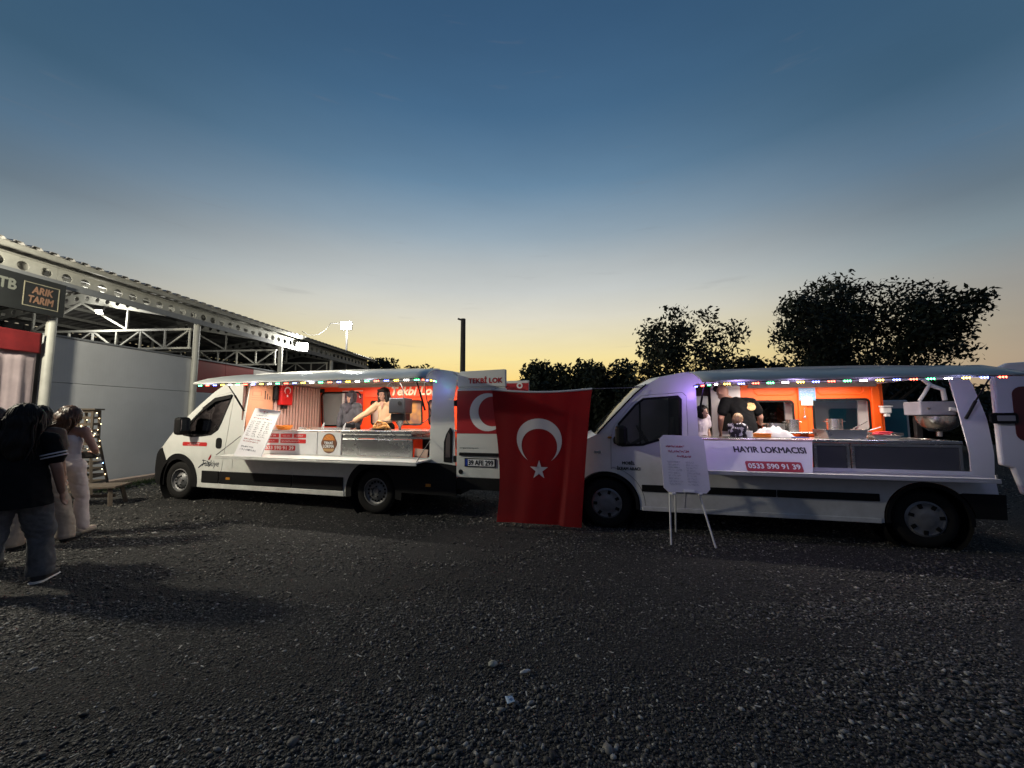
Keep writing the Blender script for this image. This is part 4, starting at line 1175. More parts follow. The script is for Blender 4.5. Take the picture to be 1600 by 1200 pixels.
            text_obj('lettering', 'LOKMA', 3.185, 1.015, 0.21, 0.048, -0.001, whp, o, bold=0.05)
    b = MB(); b.bb(1.62, 3.52, 0.012, 0.55, 1.27, 1.292); b.build('worktop', steel, root, bevel=0.004)
    b = MB(); b.bb(2.2, 3.3, 0.50, 0.56, 1.293, 1.325); b.build('worktop_edge', steel, root)
    # stainless fryer counter and the gap beside it
    b = MB(); b.bb(3.535, 4.80, 0.012, 0.045, 0.90, 1.165); b.build('fryer_front', steel, root, bevel=0.008)
    b = MB(); b.bb(3.53, 4.80, -0.01, 0.66, 1.235, 1.30); b.bb(3.53, 4.80, 0.03, 0.6, 1.17, 1.233); b.build('fryer_top', steel, root, bevel=0.01)
    b = MB(); b.bb(4.81, 5.08, 0.0, 0.62, 1.18, 1.205); b.bb(4.81, 5.08, 0.02, 0.62, 1.285, 1.30); b.build('side_shelf', steel, root)
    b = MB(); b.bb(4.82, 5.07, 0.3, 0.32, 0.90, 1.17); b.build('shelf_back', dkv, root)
    b = MB(); b.box((4.93, 0.06, 0.965), (0.22, 0.012, 0.12), Matrix.Rotation(0.08, 3, 'Y')); b.build('card', mat('card_peach', (0.62, 0.42, 0.33), 0.6), root)
    b = MB(); b.bb(3.4, 5.2, W - 0.6, W - 0.2, 1.24, 1.27); b.build('back_counter', steel, root)
    # serving shelf and its stays
    b = MB(); b.bb(1.47, 5.13, -0.45, -0.002, 0.862, 0.885); b.bb(1.47, 5.13, -0.453, -0.44, 0.835, 0.862); b.build('serving_shelf', mat('shelf_metal', (0.66, 0.66, 0.62), 0.35, metal=0.2, var=0.1), root, bevel=0.003)
    for x in (1.46, 5.12):
        b = MB(); b.tube([(x, -0.01, 1.18), (x, -0.42, 0.89)], 0.006, 6); b.build('shelf_stay', mat('cable_black', (0.02, 0.02, 0.02)), root)
    # raised hatch
    hm = dirty_paint('hatch_white', (0.70, 0.71, 0.67), 0.32, amount=0.3, zlow=1.9, zhigh=2.4)
    b = MB(); vs = []
    prof = [(0.10, 2.262), (-0.10, 2.245), (-0.35, 2.20), (-0.60, 2.135), (-0.80, 2.055), (-0.815, 2.03)]
    nx = 22
    for i in range(nx + 1):
        for y, z in prof:
            xe = 5.20 + 0.24 * (0.1 - y) / 0.9
            x = 1.40 + (xe - 1.40) * i / nx
            vs.append((x, y, z + 0.006 * math.sin(i * 1.7 + y * 5)))
    w = len(prof)
    b.add(vs, [(i * w + j, i * w + j + 1, (i + 1) * w + j + 1, (i + 1) * w + j) for i in range(nx) for j in range(w - 1)])
    o = b.build('hatch_lid', hm, root, smooth=True, ang=40)
    md = o.modifiers.new('t', 'SOLIDIFY'); md.thickness = 0.022
    for x in (1.53, 5.05):
        b = MB(); b.tube([(x, -0.42, 2.14), (x - 0.02, -0.2, 1.88)], 0.009, 8); b.tube([(x - 0.02, -0.2, 1.88), (x - 0.04, 0.0, 1.62)], 0.015, 8); b.build('gas_strut', blk, root, smooth=True)
    tray_light(root, 2.4, 5.0, 1.30, 2.13, LIGHT_VAN_L * 0.55, (1.0, 0.86, 0.70), 10)  # second tube, added out of view to brighten the orange far wall
    tray_light(root, 1.7, 4.9, 0.22, 2.11, LIGHT_VAN_L, (1.0, 0.93, 0.82), 14)
    # open rear door
    y0 = -0.03
    b = MB(); b.prism([(5.55, 1.955), (6.30, 1.955), (6.30, 2.205), (5.60, 2.19), (5.55, 2.15)], y0, y0 + 0.06); b.prism([(5.55, 0.64), (6.30, 0.64), (6.30, 1.93), (5.55, 1.93)], y0, y0 + 0.06)
    b.bb(5.56, 6.29, y0 + 0.012, y0 + 0.05, 1.93, 1.955)
    rd = b.build('rear_door', P, root, bevel=0.012)
    b = MB(); b.prism([(5.555, 0.47), (6.29, 0.47), (6.29, 0.635), (5.555, 0.635)], y0 + 0.004, y0 + 0.07); b.build('door_foot', blk, rd, bevel=0.01)
    b = MB(); b.bb(5.552, 6.298, y0 - 0.004, y0 - 0.0015, 1.275, 1.90); b.build('red_field', mat('vinyl_red', (0.42, 0.02, 0.025), 0.35, var=0.05), rd)
    q = MB(); q.prism(crescent_poly(6.03, 1.585, 0.275, 8, k=0.78, off=0.27), y0 - 0.008, y0 - 0.0055); q.build('crescent', whp, rd)
    q = MB(); q.prism(star_poly(6.25, 1.60, 0.045, 180), y0 - 0.008, y0 - 0.0055); q.build('star', whp, rd)
    text_obj('lettering', 'TEKBİ LOK', 5.73, 2.01, 0.52, 0.095, y0 - 0.003, mat('letter_red', (0.45, 0.02, 0.02), 0.45), rd, bold=0.05)
    b = MB(); b.bb(5.60, 6.27, y0 - 0.03, y0 - 0.002, 0.955, 1.0); b.build('door_rail', blk, rd, bevel=0.006)
    b = MB(); b.bb(5.685, 6.155, y0 - 0.016, y0 - 0.002, 0.80, 0.92); pl = b.build('plate_holder', blk, rd)
    b = MB(); b.bb(5.70, 6.14, y0 - 0.019, y0 - 0.0165, 0.812, 0.908); b.build('number_plate', whp, rd)
    b = MB(); b.bb(5.70, 5.735, y0 - 0.0215, y0 - 0.0195, 0.812, 0.908); b.build('plate_band', mat('plate_blue', (0.01, 0.04, 0.3), 0.4), rd)
    text_obj('lettering', '39 AFE 299', 5.75, 0.826, 0.37, 0.068, y0 - 0.022, ink, rd, bold=0.05)
    text_obj('lettering', 'organizasyon', 5.60, 1.05, 0.29, 0.028, y0 - 0.003, ink, rd)
    b = MB(); b.lathe([(0, -0.01), (0.03, -0.01), (0.035, 0.0)], (5.62, y0, 0.72), 'y', 16); b.build('door_button', blk, rd, smooth=True)
    for zz in (1.72, 0.9):
        b = MB(); b.box((5.53, 0.0, zz), (0.07, 0.05, 0.09)); b.build('door_hinge', blk, rd, bevel=0.008)
    # the other rear door, swung out on the far side
    b = MB(); b.bb(5.56, 6.20, W - 0.06, W, 0.5, 2.22); fd = b.build('rear_door', P, root, bevel=0.012)
    b = MB(); b.bb(5.565, 6.195, W - 0.066, W - 0.0625, 1.3, 2.17); b.build('red_field', MATS['vinyl_red'], fd)
    b = MB(); b.lathe([(0.03, -0.004), (0.06, -0.004)], (6.02, W - 0.068, 2.12), 'y', 20); b.build('ring_emblem', whp, fd)
    # lights under the hatch edge
    pts = [vw(VAN_L, x, -0.80, 2.018) for x in frange(1.46, 5.36, 8)] + [vw(VAN_L, 5.30, -0.3, 2.05), vw(VAN_L, 5.22, -0.04, 2.06)]
    r_ = led_string('string_lights', 'multicoloured light string along the awning edge of the left van', pts, [LED[k] for k in 'grbyw'], 31, LED_STR)
    string_glow(r_, vw(VAN_L, 5.25, -0.14, 1.98), (0.2, 0.22, 1.0), 0.7)
    for x, c_ in ((1.7, (0.7, 0.7, 1.0)), (2.6, (0.9, 0.8, 0.9)), (3.6, (0.8, 0.8, 1.0)), (4.6, (0.8, 0.8, 1.0))):
        string_glow(r_, vw(VAN_L, x, -0.82, 1.97), c_, 1.5)
    return root

def build_right_van():
    root = empty('food_van', VAN_R['loc'], VAN_R['rz'], 'silver white food van on the right with HAYIR LOKMACISI counter panel and orange back wall', 'van', 'food vans')
    P = dirty_paint('van_silver_right', (0.66, 0.66, 0.67), 0.3)
    def ym(x, z):
        t = 0.10 * max(0, (z - 1.0) / 1.15) ** 1.7
        n = 0.46 * max(0, (0.30 - x) / 1.1) ** 2.1
        return t + n
    W = 1.95
    front = [(-0.66, 0.86), (-0.60, 0.98), (-0.42, 1.12), (-0.121, 1.27), (0.13, 1.54), (0.391, 1.816), (0.55, 1.955), (0.752, 2.065), (1.076, 2.125)]
    roofp = [(1.076, 2.125), (1.6, 2.15), (2.4, 2.16), (3.2, 2.155), (3.9, 2.13), (4.06, 2.10)]
    rear = [(4.13, 2.0), (4.17, 1.9), (4.24, 1.5), (4.255, 1.1), (4.24, 0.86), (4.26, 0.64), (4.26, 0.38)]
    opening = [(1.19, 1.22), (1.19, 0.90), (4.03, 0.90), (4.035, 1.10), (4.0, 1.46), (3.96, 1.96), (1.19, 1.96)][::-1]
    wz, ra = 0.335, 0.385
    door = [(0.07, 1.24), (0.065, 0.80)] + arc(0, wz, 0.50, 80, 2, 9) + [(0.51, 0.29), (0.985, 0.29), (1.045, 0.8), (1.062, 1.3), (1.068, 1.80), (1.02, 1.85), (0.50, 1.815), (0.36, 1.70), (0.12, 1.40)]
    window = [(0.16, 1.16), (0.22, 1.135), (0.485, 1.15), (0.726, 1.228), (0.93, 1.25), (0.965, 1.285), (0.985, 1.75), (0.955, 1.785), (0.52, 1.755), (0.42, 1.68), (0.19, 1.42)]
    farw = [rrect(2.37, 2.98, 1.30, 1.78, 0.06), rrect(3.25, 4.02, 1.30, 1.80, 0.06)]
    c = dict(paint=P, W=W, ymap=ym, ra=ra, wz=wz, zb=0.28, wb=3.60, mould=0.035, front=front + roofp[1:], rear_edge=rear, rear=4.26, front_cut=140,
             sill_front=ra + 0.05, opening=opening, door=door, window=window, far_windows=farw, roof_pts=roofp,
             header_pts=[(0.55, 1.955), (0.752, 2.065), (1.076, 2.125)], screen_pts=[(-0.121, 1.27), (0.13, 1.54), (0.391, 1.816), (0.55, 1.955)],
             bonnet_pts=[(-0.66, 0.86), (-0.60, 0.98), (-0.42, 1.12), (-0.121, 1.27)], bumper_pts=[(-0.62, 0.24), (-0.73, 0.36), (-0.76, 0.52), (-0.73, 0.64), (-0.69, 0.70)],
             grille_pts=[(-0.69, 0.71), (-0.66, 0.86)], lamp_pts=[(-0.655, 0.87), (-0.60, 0.985), (-0.50, 1.065)],
             nose_poly=[(-0.62, 0.24), (-0.73, 0.36), (-0.76, 0.52), (-0.73, 0.64), (-0.69, 0.70), (-0.40, 0.70)], seat=(0.16, 0.12, 0.085))
    d = shell(root, c)
    blk = MATS['black_plastic']; whp = MATS['sticker_white']; ink = MATS['ink_black']; redp = MATS['sticker_red']
    for x in (0, 3.60):
        make_wheel(root, x, 0.035, 0.335, 0.21, 'cap', turn=random.uniform(0, 1))
        make_wheel(root, x, W - 0.035, 0.335, 0.21, 'cap', far=True)
    for x0, x1 in ((0.46, 0.985), (1.0, 2.05), (2.06, 3.13)):
        b = MB(); b.bb(x0, x1, -0.02, -0.004, 0.525, 0.615); b.build('rub_strip', blk, root, bevel=0.008)
    b = MB(); b.bb(0.46, 3.14, -0.01, 0.02, 0.272, 0.33); b.build('sill', P, root, bevel=0.008)
    me = skin_mesh('rear_quarter', [(3.60 + ra + 0.04, 0.38), (4.30, 0.38), (4.31, 0.655), (3.93, 0.655)] + arc(3.60, wz, ra + 0.045, 45, 10, 6), [], lambda x, z: ym(x, z) - 0.018, [], [], 0.03)
    me.materials.append(blk); link(bpy.data.objects.new('rear_quarter', me), root)
    b = MB(); b.bb(4.22, 4.34, 0.05, W - 0.05, 0.38, 0.66); b.build('rear_bumper', blk, root, bevel=0.02)
    b = MB(); b.bb(4.02, 4.10, 0.12, W - 0.12, 2.02, 2.1); b.bb(4.14, 4.22, W - 0.15, W - 0.03, 0.5, 2.0); b.build('rear_frame', P, root)
    # mirror, indicator, badge, handle
    b = MB(); b.box((0.20, -0.15, 1.27), (0.15, 0.20, 0.27)); b.box((0.16, -0.03, 1.20), (0.12, 0.1, 0.12)); b.build('mirror_shell', blk, root, bevel=0.045)
    b = MB(); b.box((0.279, -0.15, 1.29), (0.006, 0.15, 0.18)); b.build('mirror_glass', MATS['mirror_glass'], root)
    b = MB(); b.ell((0.055, 0.01, 1.235), (0.03, 0.02, 0.018), 10); b.build('indicator', mat('amber_lens', (0.5, 0.2, 0.02)), root, smooth=True)
    b = MB(); b.prism(rrect(-0.16, -0.05, 1.01, 1.045, 0.016), ym(-0.1, 1.02) - 0.008, ym(-0.1, 1.02) + 0.01); b.build('side_badge', mat('badge_chrome', (0.5, 0.5, 0.5), 0.25, metal=0.8), root)
    b = MB(); b.bb(0.88, 1.0, -0.022, -0.006, 1.0, 1.04); b.build('door_handle', P, d, bevel=0.01)
    b = MB(); b.bar((0.46, 0.04, 1.15), (0.47, 0.085, 1.72), 0.024, 0.016, up=(0, 1, 0)); b.build('window_bar', blk, d)
    b = MB(); b.tube([(-0.11, ym(-0.1, 1.3) - 0.004, 1.285), (0.14, ym(0.13, 1.54) - 0.006, 1.555), (0.40, ym(0.4, 1.8) - 0.006, 1.83), (0.56, ym(0.55, 1.95) - 0.004, 1.965)], 0.012, 6); b.build('drip_rail', blk, root, smooth=True)
    text_obj('lettering', 'MOBİL', 0.215, 0.875, 0.16, 0.05, -0.0065, ink, d, bold=0.05, ymap=ym)
    text_obj('lettering', 'İKRAM ARACI', 0.145, 0.80, 0.30, 0.052, -0.0065, ink, d, bold=0.05, ymap=ym)
    # slanted front panel with the big lettering
    ang = -math.atan2(0.25, 0.39)
    pe = MB(); pe.prism([(1.225, 0), (2.35, 0), (2.48, 0.462), (1.20, 0.462)], -0.006, 0.012)
    cp = pe.build('counter_panel', mat('white_laminate', (0.78, 0.78, 0.78)), root, bevel=0.004)
    cp.location = (0, -0.25, 0.832); cp.rotation_euler = (ang, 0, 0)
    text_obj('lettering', 'HAYIR LOKMACISI', 1.575, 0.285, 0.79, 0.08, -0.009, ink, cp, bold=0.05)
    q = MB(); q.prism(rrect(1.665, 2.27, 0.035, 0.165, 0.02), -0.012, -0.0075); q.build('red_label', mat('label_maroon', (0.36, 0.012, 0.02), 0.4), cp)
    text_obj('lettering', '0533 590 91 39', 1.69, 0.07, 0.555, 0.062, -0.014, whp, cp, bold=0.05)
    b = MB(); b.bb(1.20, 2.48, -0.02, 0.12, 1.222, 1.234); b.build('panel_lip', mat('pink_edge', (0.5, 0.3, 0.3), 0.5), root)
    steel = MATS['stainless']; org = mat('orange_paint_right', (0.90, 0.11, 0.006), 0.5, var=0.06, vscale=2)
    dks = mat('dark_steel', (0.10, 0.105, 0.115), 0.3, metal=0.6, var=0.05, vscale=1.5)
    for x0, x1 in ((2.49, 2.87), (2.885, 3.97)):
        b = MB(); b.bb(x0, x1, 0.012, 0.04, 0.87, 1.20); o = b.build('counter_panel', dks, root, bevel=0.006)
        f = MB()
        for a_, b_, z0, z1 in ((x0, x1, 1.165, 1.2), (x0, x0 + 0.035, 0.87, 1.165), (x1 - 0.035, x1, 0.87, 1.165)):
            f.bb(a_ + 0.002, b_ - 0.002, 0.001, 0.0105, z0 + 0.002, z1 - 0.002)
        f.build('panel_frame', steel, o)
    b = MB(); b.bb(1.22, 3.98, 0.0, 0.6, 1.205, 1.24); b.build('worktop', steel, root, bevel=0.004)
    b = MB(); b.lathe([(0.17, 1.242), (0.18, 1.25), (0.15, 1.25), (0.14, 1.244)], (3.15, 0.3, 0), 'z', 28); b.lathe([(0.24, 1.242), (0.25, 1.252), (0.22, 1.252), (0.21, 1.244)], (3.62, 0.3, 0), 'z', 28); b.build('fryer_rim', steel, root, smooth=True)
    b = MB(); b.bb(1.20, 4.06, -0.30, -0.002, 0.842, 0.862); b.bb(1.20, 4.06, -0.303, -0.29, 0.815, 0.842); b.build('serving_shelf', mat('shelf_grey', (0.5, 0.5, 0.51), 0.35, metal=0.3, var=0.1), root, bevel=0.003)
    b = MB(); b.tube([(1.20, -0.01, 1.2), (1.21, -0.28, 0.87)], 0.006, 6); b.build('shelf_stay', mat('cable_black', (0.02, 0.02, 0.02)), root)
    b = MB(); b.tube([(4.05, -0.26, 0.865), (4.05, -0.26, 0.90)], 0.012, 8); b.build('shelf_bolt', steel, root)
    # hatch lid
    hm = dirty_paint('hatch_grey', (0.36, 0.37, 0.37), 0.5, amount=0.3, zlow=1.8, zhigh=2.3)
    b = MB(); vs = []
    prof = [(0.10, 2.125), (-0.08, 2.11), (-0.28, 2.06), (-0.46, 2.005), (-0.585, 1.96), (-0.60, 1.94)]
    nx = 20
    for i in range(nx + 1):
        x = 1.12 + (4.16 - 1.12) * i / nx
        for y, z in prof:
            vs.append((x, y, z + 0.005 * math.sin(i * 1.9 + y * 6)))
    w = len(prof)
    b.add(vs, [(i * w + j, i * w + j + 1, (i + 1) * w + j + 1, (i + 1) * w + j) for i in range(nx) for j in range(w - 1)])
    o = b.build('hatch_lid', hm, root, smooth=True, ang=40)
    md = o.modifiers.new('t', 'SOLIDIFY'); md.thickness = 0.02
    b = MB(); b.tube([(1.24, -0.3, 2.03), (1.22, -0.15, 1.80)], 0.008, 8); b.tube([(1.22, -0.15, 1.80), (1.215, 0.0, 1.60)], 0.014, 8)
    b.tube([(4.10, -0.30, 2.03), (4.06, -0.1, 1.70)], 0.008, 8); b.tube([(4.06, -0.1, 1.70), (4.03, 0.0, 1.50)], 0.015, 8); b.build('gas_strut', blk, root, smooth=True)
    # inside
    b = MB(); b.prism([(1.10, 0.04), (3.14, 0.04), (3.14, 0.36), (4.06, 0.36), (4.06, 0.04), (4.2, 0.04), (4.2, W - 0.06), (1.10, W - 0.06)], 0.50, 0.52); b.xf(Matrix(((1, 0, 0, 0), (0, 0, 1, 0), (0, 1, 0, 0), (0, 0, 0, 1)))); b.build('load_floor', MATS['ply_floor'], root)
    b = MB(); b.bb(1.15, 4.05, 0.13, W - 0.13, 2.04, 2.055); b.build('ceiling_lining', MATS['lining_white'], root)
    yi = 1.60
    wA, wB = rrect(2.38, 2.97, 1.31, 1.77, 0.05), rrect(3.26, 4.01, 1.31, 1.79, 0.05)
    il = skin('inner_lining', [(2.215, 0.53), (4.20, 0.53), (4.20, 2.035), (2.215, 2.035)], [wA, wB], lambda x, z: yi, [], [], org, root, 0.03)
    for x0, x1 in ((2.42, 3.02), (3.32, 3.95)):
        q = MB(); q.tube([(x0, yi - 0.004, 2.0), (x0, yi - 0.004, 1.92), (x0 + 0.05, yi - 0.004, 1.87), (x1 - 0.05, yi - 0.004, 1.87), (x1, yi - 0.004, 1.92), (x1, yi - 0.004, 2.0)], 0.008, 6); q.build('pressed_line', org, il, smooth=True)
    for x in (3.10, 4.10):
        q = MB(); q.bb(x - 0.06, x + 0.06, yi - 0.025, yi - 0.001, 0.6, 2.03); q.build('upright', org, il, bevel=0.012)
    for w_ in (wA, wB):
        q = skin('window_rubber', inset(w_, -0.018), [inset(w_, 0.012)], lambda x, z: yi - 0.006, [], [], blk, il, 0.01)
    g = glass_mat('far_glass', (0.8, 0.84, 0.84), 1.0)
    for w_ in farw:
        skin('window_pane', w_, [], lambda x, z: W - ym(x, z) - 0.02, [], [], g, root, 0)
    wl = mat('partition_white', (0.72, 0.7, 0.74), 0.45, var=0.05)
    pw = rrect(1.88, 2.20, 1.28, 1.76, 0.05)
    il2 = skin('partition', [(1.76, 0.53), (2.21, 0.53), (2.21, 2.035), (1.76, 2.035)], [], lambda x, z: yi - 0.005, [], [], wl, root, 0.03)
    q = MB(); q.prism(pw, yi - 0.03, yi - 0.006); q.build('black_window', blk, il2, bevel=0.01)
    q = MB(); q.lathe([(0, -0.03), (0.045, -0.02), (0.05, 0.0)], (1.845, yi - 0.01, 1.985), 'y', 18); q.build('round_vent', blk, il2, smooth=True)
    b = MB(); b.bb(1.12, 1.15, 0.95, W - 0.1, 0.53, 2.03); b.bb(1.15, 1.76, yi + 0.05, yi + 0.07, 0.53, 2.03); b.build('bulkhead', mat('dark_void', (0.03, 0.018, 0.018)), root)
    b = MB(); b.box((1.45, 1.3, 1.68), (0.34, 0.2, 0.34)); b.build('cab_locker', mat('locker_grey', (0.45, 0.47, 0.44), 0.5), root, bevel=0.02)
    b = MB(); b.bb(2.3, 4.15, 1.15, yi - 0.03, 1.26, 1.285); b.build('back_counter', steel, root, bevel=0.004)
    tray_light(root, 2.2, 3.9, 1.25, 2.0, LIGHT_VAN_R * 0.6, (1.0, 0.86, 0.70), 7)  # extra unseen tube near the back, added to light the orange wall
    tray_light(root, 1.7, 3.6, 0.42, 2.0, LIGHT_VAN_R, (1.0, 0.92, 0.82), 8)
    # open rear door, swung out along the side
    y0 = -0.02
    b = MB(); b.prism([(4.30, 0.98), (4.40, 0.95), (4.47, 0.66), (5.05, 0.62), (5.05, 2.16), (4.45, 2.13), (4.30, 2.05)], y0, y0 + 0.06); rd = b.build('rear_door', P, root, bevel=0.02)
    q = MB(); q.prism(rrect(4.45, 4.98, 1.25, 1.86, 0.09), y0 - 0.006, y0 - 0.001); q.build('door_window', mat('maroon_window', (0.09, 0.012, 0.014), 0.25), rd)
    q = MB(); q.prism(rrect(4.22, 4.46, 1.445, 1.565, 0.03), y0 - 0.035, y0 - 0.004); hs = q.build('door_strap', blk, rd, bevel=0.006)
    q = MB(); q.prism(rrect(4.27, 4.43, 1.475, 1.535, 0.01), y0 - 0.04, y0 - 0.0355); q.build('strap_plate', mat('strap_grey', (0.3, 0.3, 0.31), 0.4, metal=0.5), rd)
    q = MB(); q.box((4.56, y0 - 0.012, 0.93), (0.12, 0.02, 0.03)); q.build('door_handle', blk, rd, bevel=0.005)
    # lights
    pts = [vw(VAN_R, 1.14, -0.03, 1.925), vw(VAN_R, 1.22, -0.3, 1.925)] + [vw(VAN_R, x, -0.595, 1.915 + 0.004 * k) for k, x in enumerate(frange(1.30, 4.0, 7))]
    r_ = led_string('string_lights', 'multicoloured light string along the awning edge of the right van', pts, [LED[k] for k in 'wbrgwy'[1:]], 22, LED_STR)
    string_glow(r_, vw(VAN_R, 1.17, -0.16, 1.86), (0.42, 0.22, 1.0), 2.6)
    for x, c_ in ((1.5, (0.58, 0.4, 1.0)), (2.1, (0.62, 0.46, 1.0)), (2.8, (0.66, 0.5, 1.0)), (3.6, (0.5, 0.5, 1.0))):
        string_glow(r_, vw(VAN_R, x, -0.62, 1.87), c_, 4.2)
    return root
# ------------------------------------------------------------------ people
def capsule(mb, p, q, r1, r2, flat=None, n=14):
    p, q = Vector(p), Vector(q)
    ax = q - p; ln = max(ax.length, 1e-4); ax = ax / ln
    ref = Vector((0, 0, 1)) if abs(ax.z) < 0.9 else Vector((0, 1, 0))
    x = ref.cross(ax).normalized(); y = ax.cross(x)
    vs, rings = [], []
    for k in range(6):
        a = -math.pi / 2 + math.pi / 2 * k / 5
        rings.append((p + ax * (r1 * math.sin(a)), r1 * math.cos(a)))
    for k in range(6):
        a = math.pi / 2 * k / 5
        rings.append((q + ax * (r2 * math.sin(a)), r2 * math.cos(a)))
    for c, r in rings:
        for j in range(n):
            t = 2 * math.pi * j / n
            o = (x * math.cos(t) + y * math.sin(t)) * max(r, 0.001)
            if flat:
                d = Vector(flat[0]); o = o - d * o.dot(d) * (1 - flat[1])
            vs.append(c + o)
    m = len(rings)
    fs = [(i * n + j, i * n + (j + 1) % n, (i + 1) * n + (j + 1) % n, (i + 1) * n + j) for i in range(m - 1) for j in range(n)]
    fs += [tuple(range(n - 1, -1, -1)), tuple(range((m - 1) * n, m * n))]
    mb.add(vs, fs)
BAKE = []
CUTS = {}
FOLDED = ('tee_shirt', 'jeans', 'trousers', 'shirt', 'jacket', 'blouse', 'strapless_top', 'head_scarf')
def remeshed(name, mb, m, parent, vox=0.011, smooth=5):
    me = bpy.data.meshes.new(name); me.from_pydata(mb.v, [], mb.f); me.materials.append(m)
    bm = bmesh.new(); bm.from_mesh(me); bmesh.ops.recalc_face_normals(bm, faces=bm.faces); bm.to_mesh(me); bm.free()
    o = link(bpy.data.objects.new(name, me), parent)
    md = o.modifiers.new('r', 'REMESH'); md.mode = 'VOXEL'; md.voxel_size = vox; md.use_smooth_shade = True
    ms = o.modifiers.new('s', 'SMOOTH'); ms.factor = 0.5; ms.iterations = smooth
    BAKE.append(o)
    return o
def bake_people():
    dg = bpy.context.evaluated_depsgraph_get()
    for o in BAKE:
        me = bpy.data.meshes.new_from_object(o.evaluated_get(dg))
        me.shade_smooth()
        for z in CUTS.get(o.name, ()):
            bm = bmesh.new(); bm.from_mesh(me)
            bmesh.ops.bisect_plane(bm, geom=bm.verts[:] + bm.edges[:] + bm.faces[:], plane_co=(0, 0, z), plane_no=(0, 0, -1), clear_outer=True)
            bm.to_mesh(me); bm.free()
        if o.name.split('.')[0] in FOLDED:
            n = len(me.vertices); co = np.empty(n * 3); me.vertices.foreach_get('co', co); co = co.reshape(-1, 3)
            d = np.array([0.013 * noise.noise((p[0] * 9, p[1] * 9, p[2] * 5)) + 0.010 * (0.5 - abs(noise.noise((p[0] * 7 + 3, p[1] * 7, p[2] * 17 + p[0] * 9)))) + 0.004 * noise.noise((p[0] * 30, p[1] * 30, p[2] * 24)) for p in co])
            no = np.array([v.normal[:] for v in me.vertices])
            me.vertices.foreach_set('co', (co + no * d[:, None]).ravel())
        if o.name.startswith('hair'):
            n = len(me.vertices); co = np.empty(n * 3); me.vertices.foreach_get('co', co); co = co.reshape(-1, 3)
            no = np.array([v.normal[:] for v in me.vertices])
            a = np.arctan2(co[:, 0], co[:, 1])
            d = 0.0035 * np.sin(a * 26 + 4 * np.sin(co[:, 2] * 14)) + 0.0025 * np.sin(a * 61 + co[:, 2] * 22) + 0.004 * np.sin(a * 9 + co[:, 2] * 31)
            me.vertices.foreach_set('co', (co + no * d[:, None]).ravel())
        me.shade_smooth(); o.modifiers.clear(); o.data = me
SKINS = {}
def body_joints(**k):
    J = dict(pelvis=(0, 0, 0.93), belly=(0, 0, 1.08), chest=(0, 0, 1.24), neck=(0, 0, 1.41), head=(0, 0.02, 1.545),
             shl=(-0.165, 0, 1.36), shr=(0.165, 0, 1.36), ell=(-0.215, -0.02, 1.09), elr=(0.215, -0.02, 1.09), wrl=(-0.23, 0.05, 0.85), wrr=(0.23, 0.05, 0.85),
             hal=(-0.23, 0.08, 0.76), har=(0.23, 0.08, 0.76), hil=(-0.09, 0, 0.90), hir=(0.09, 0, 0.90), knl=(-0.10, 0.02, 0.49), knr=(0.10, 0.02, 0.49),
             anl=(-0.10, -0.03, 0.08), anr=(0.10, -0.03, 0.08), tol=(-0.115, 0.13, 0.035), tor=(0.115, 0.13, 0.035))
    J.update(k)
    return {a: Vector(b) for a, b in J.items()}
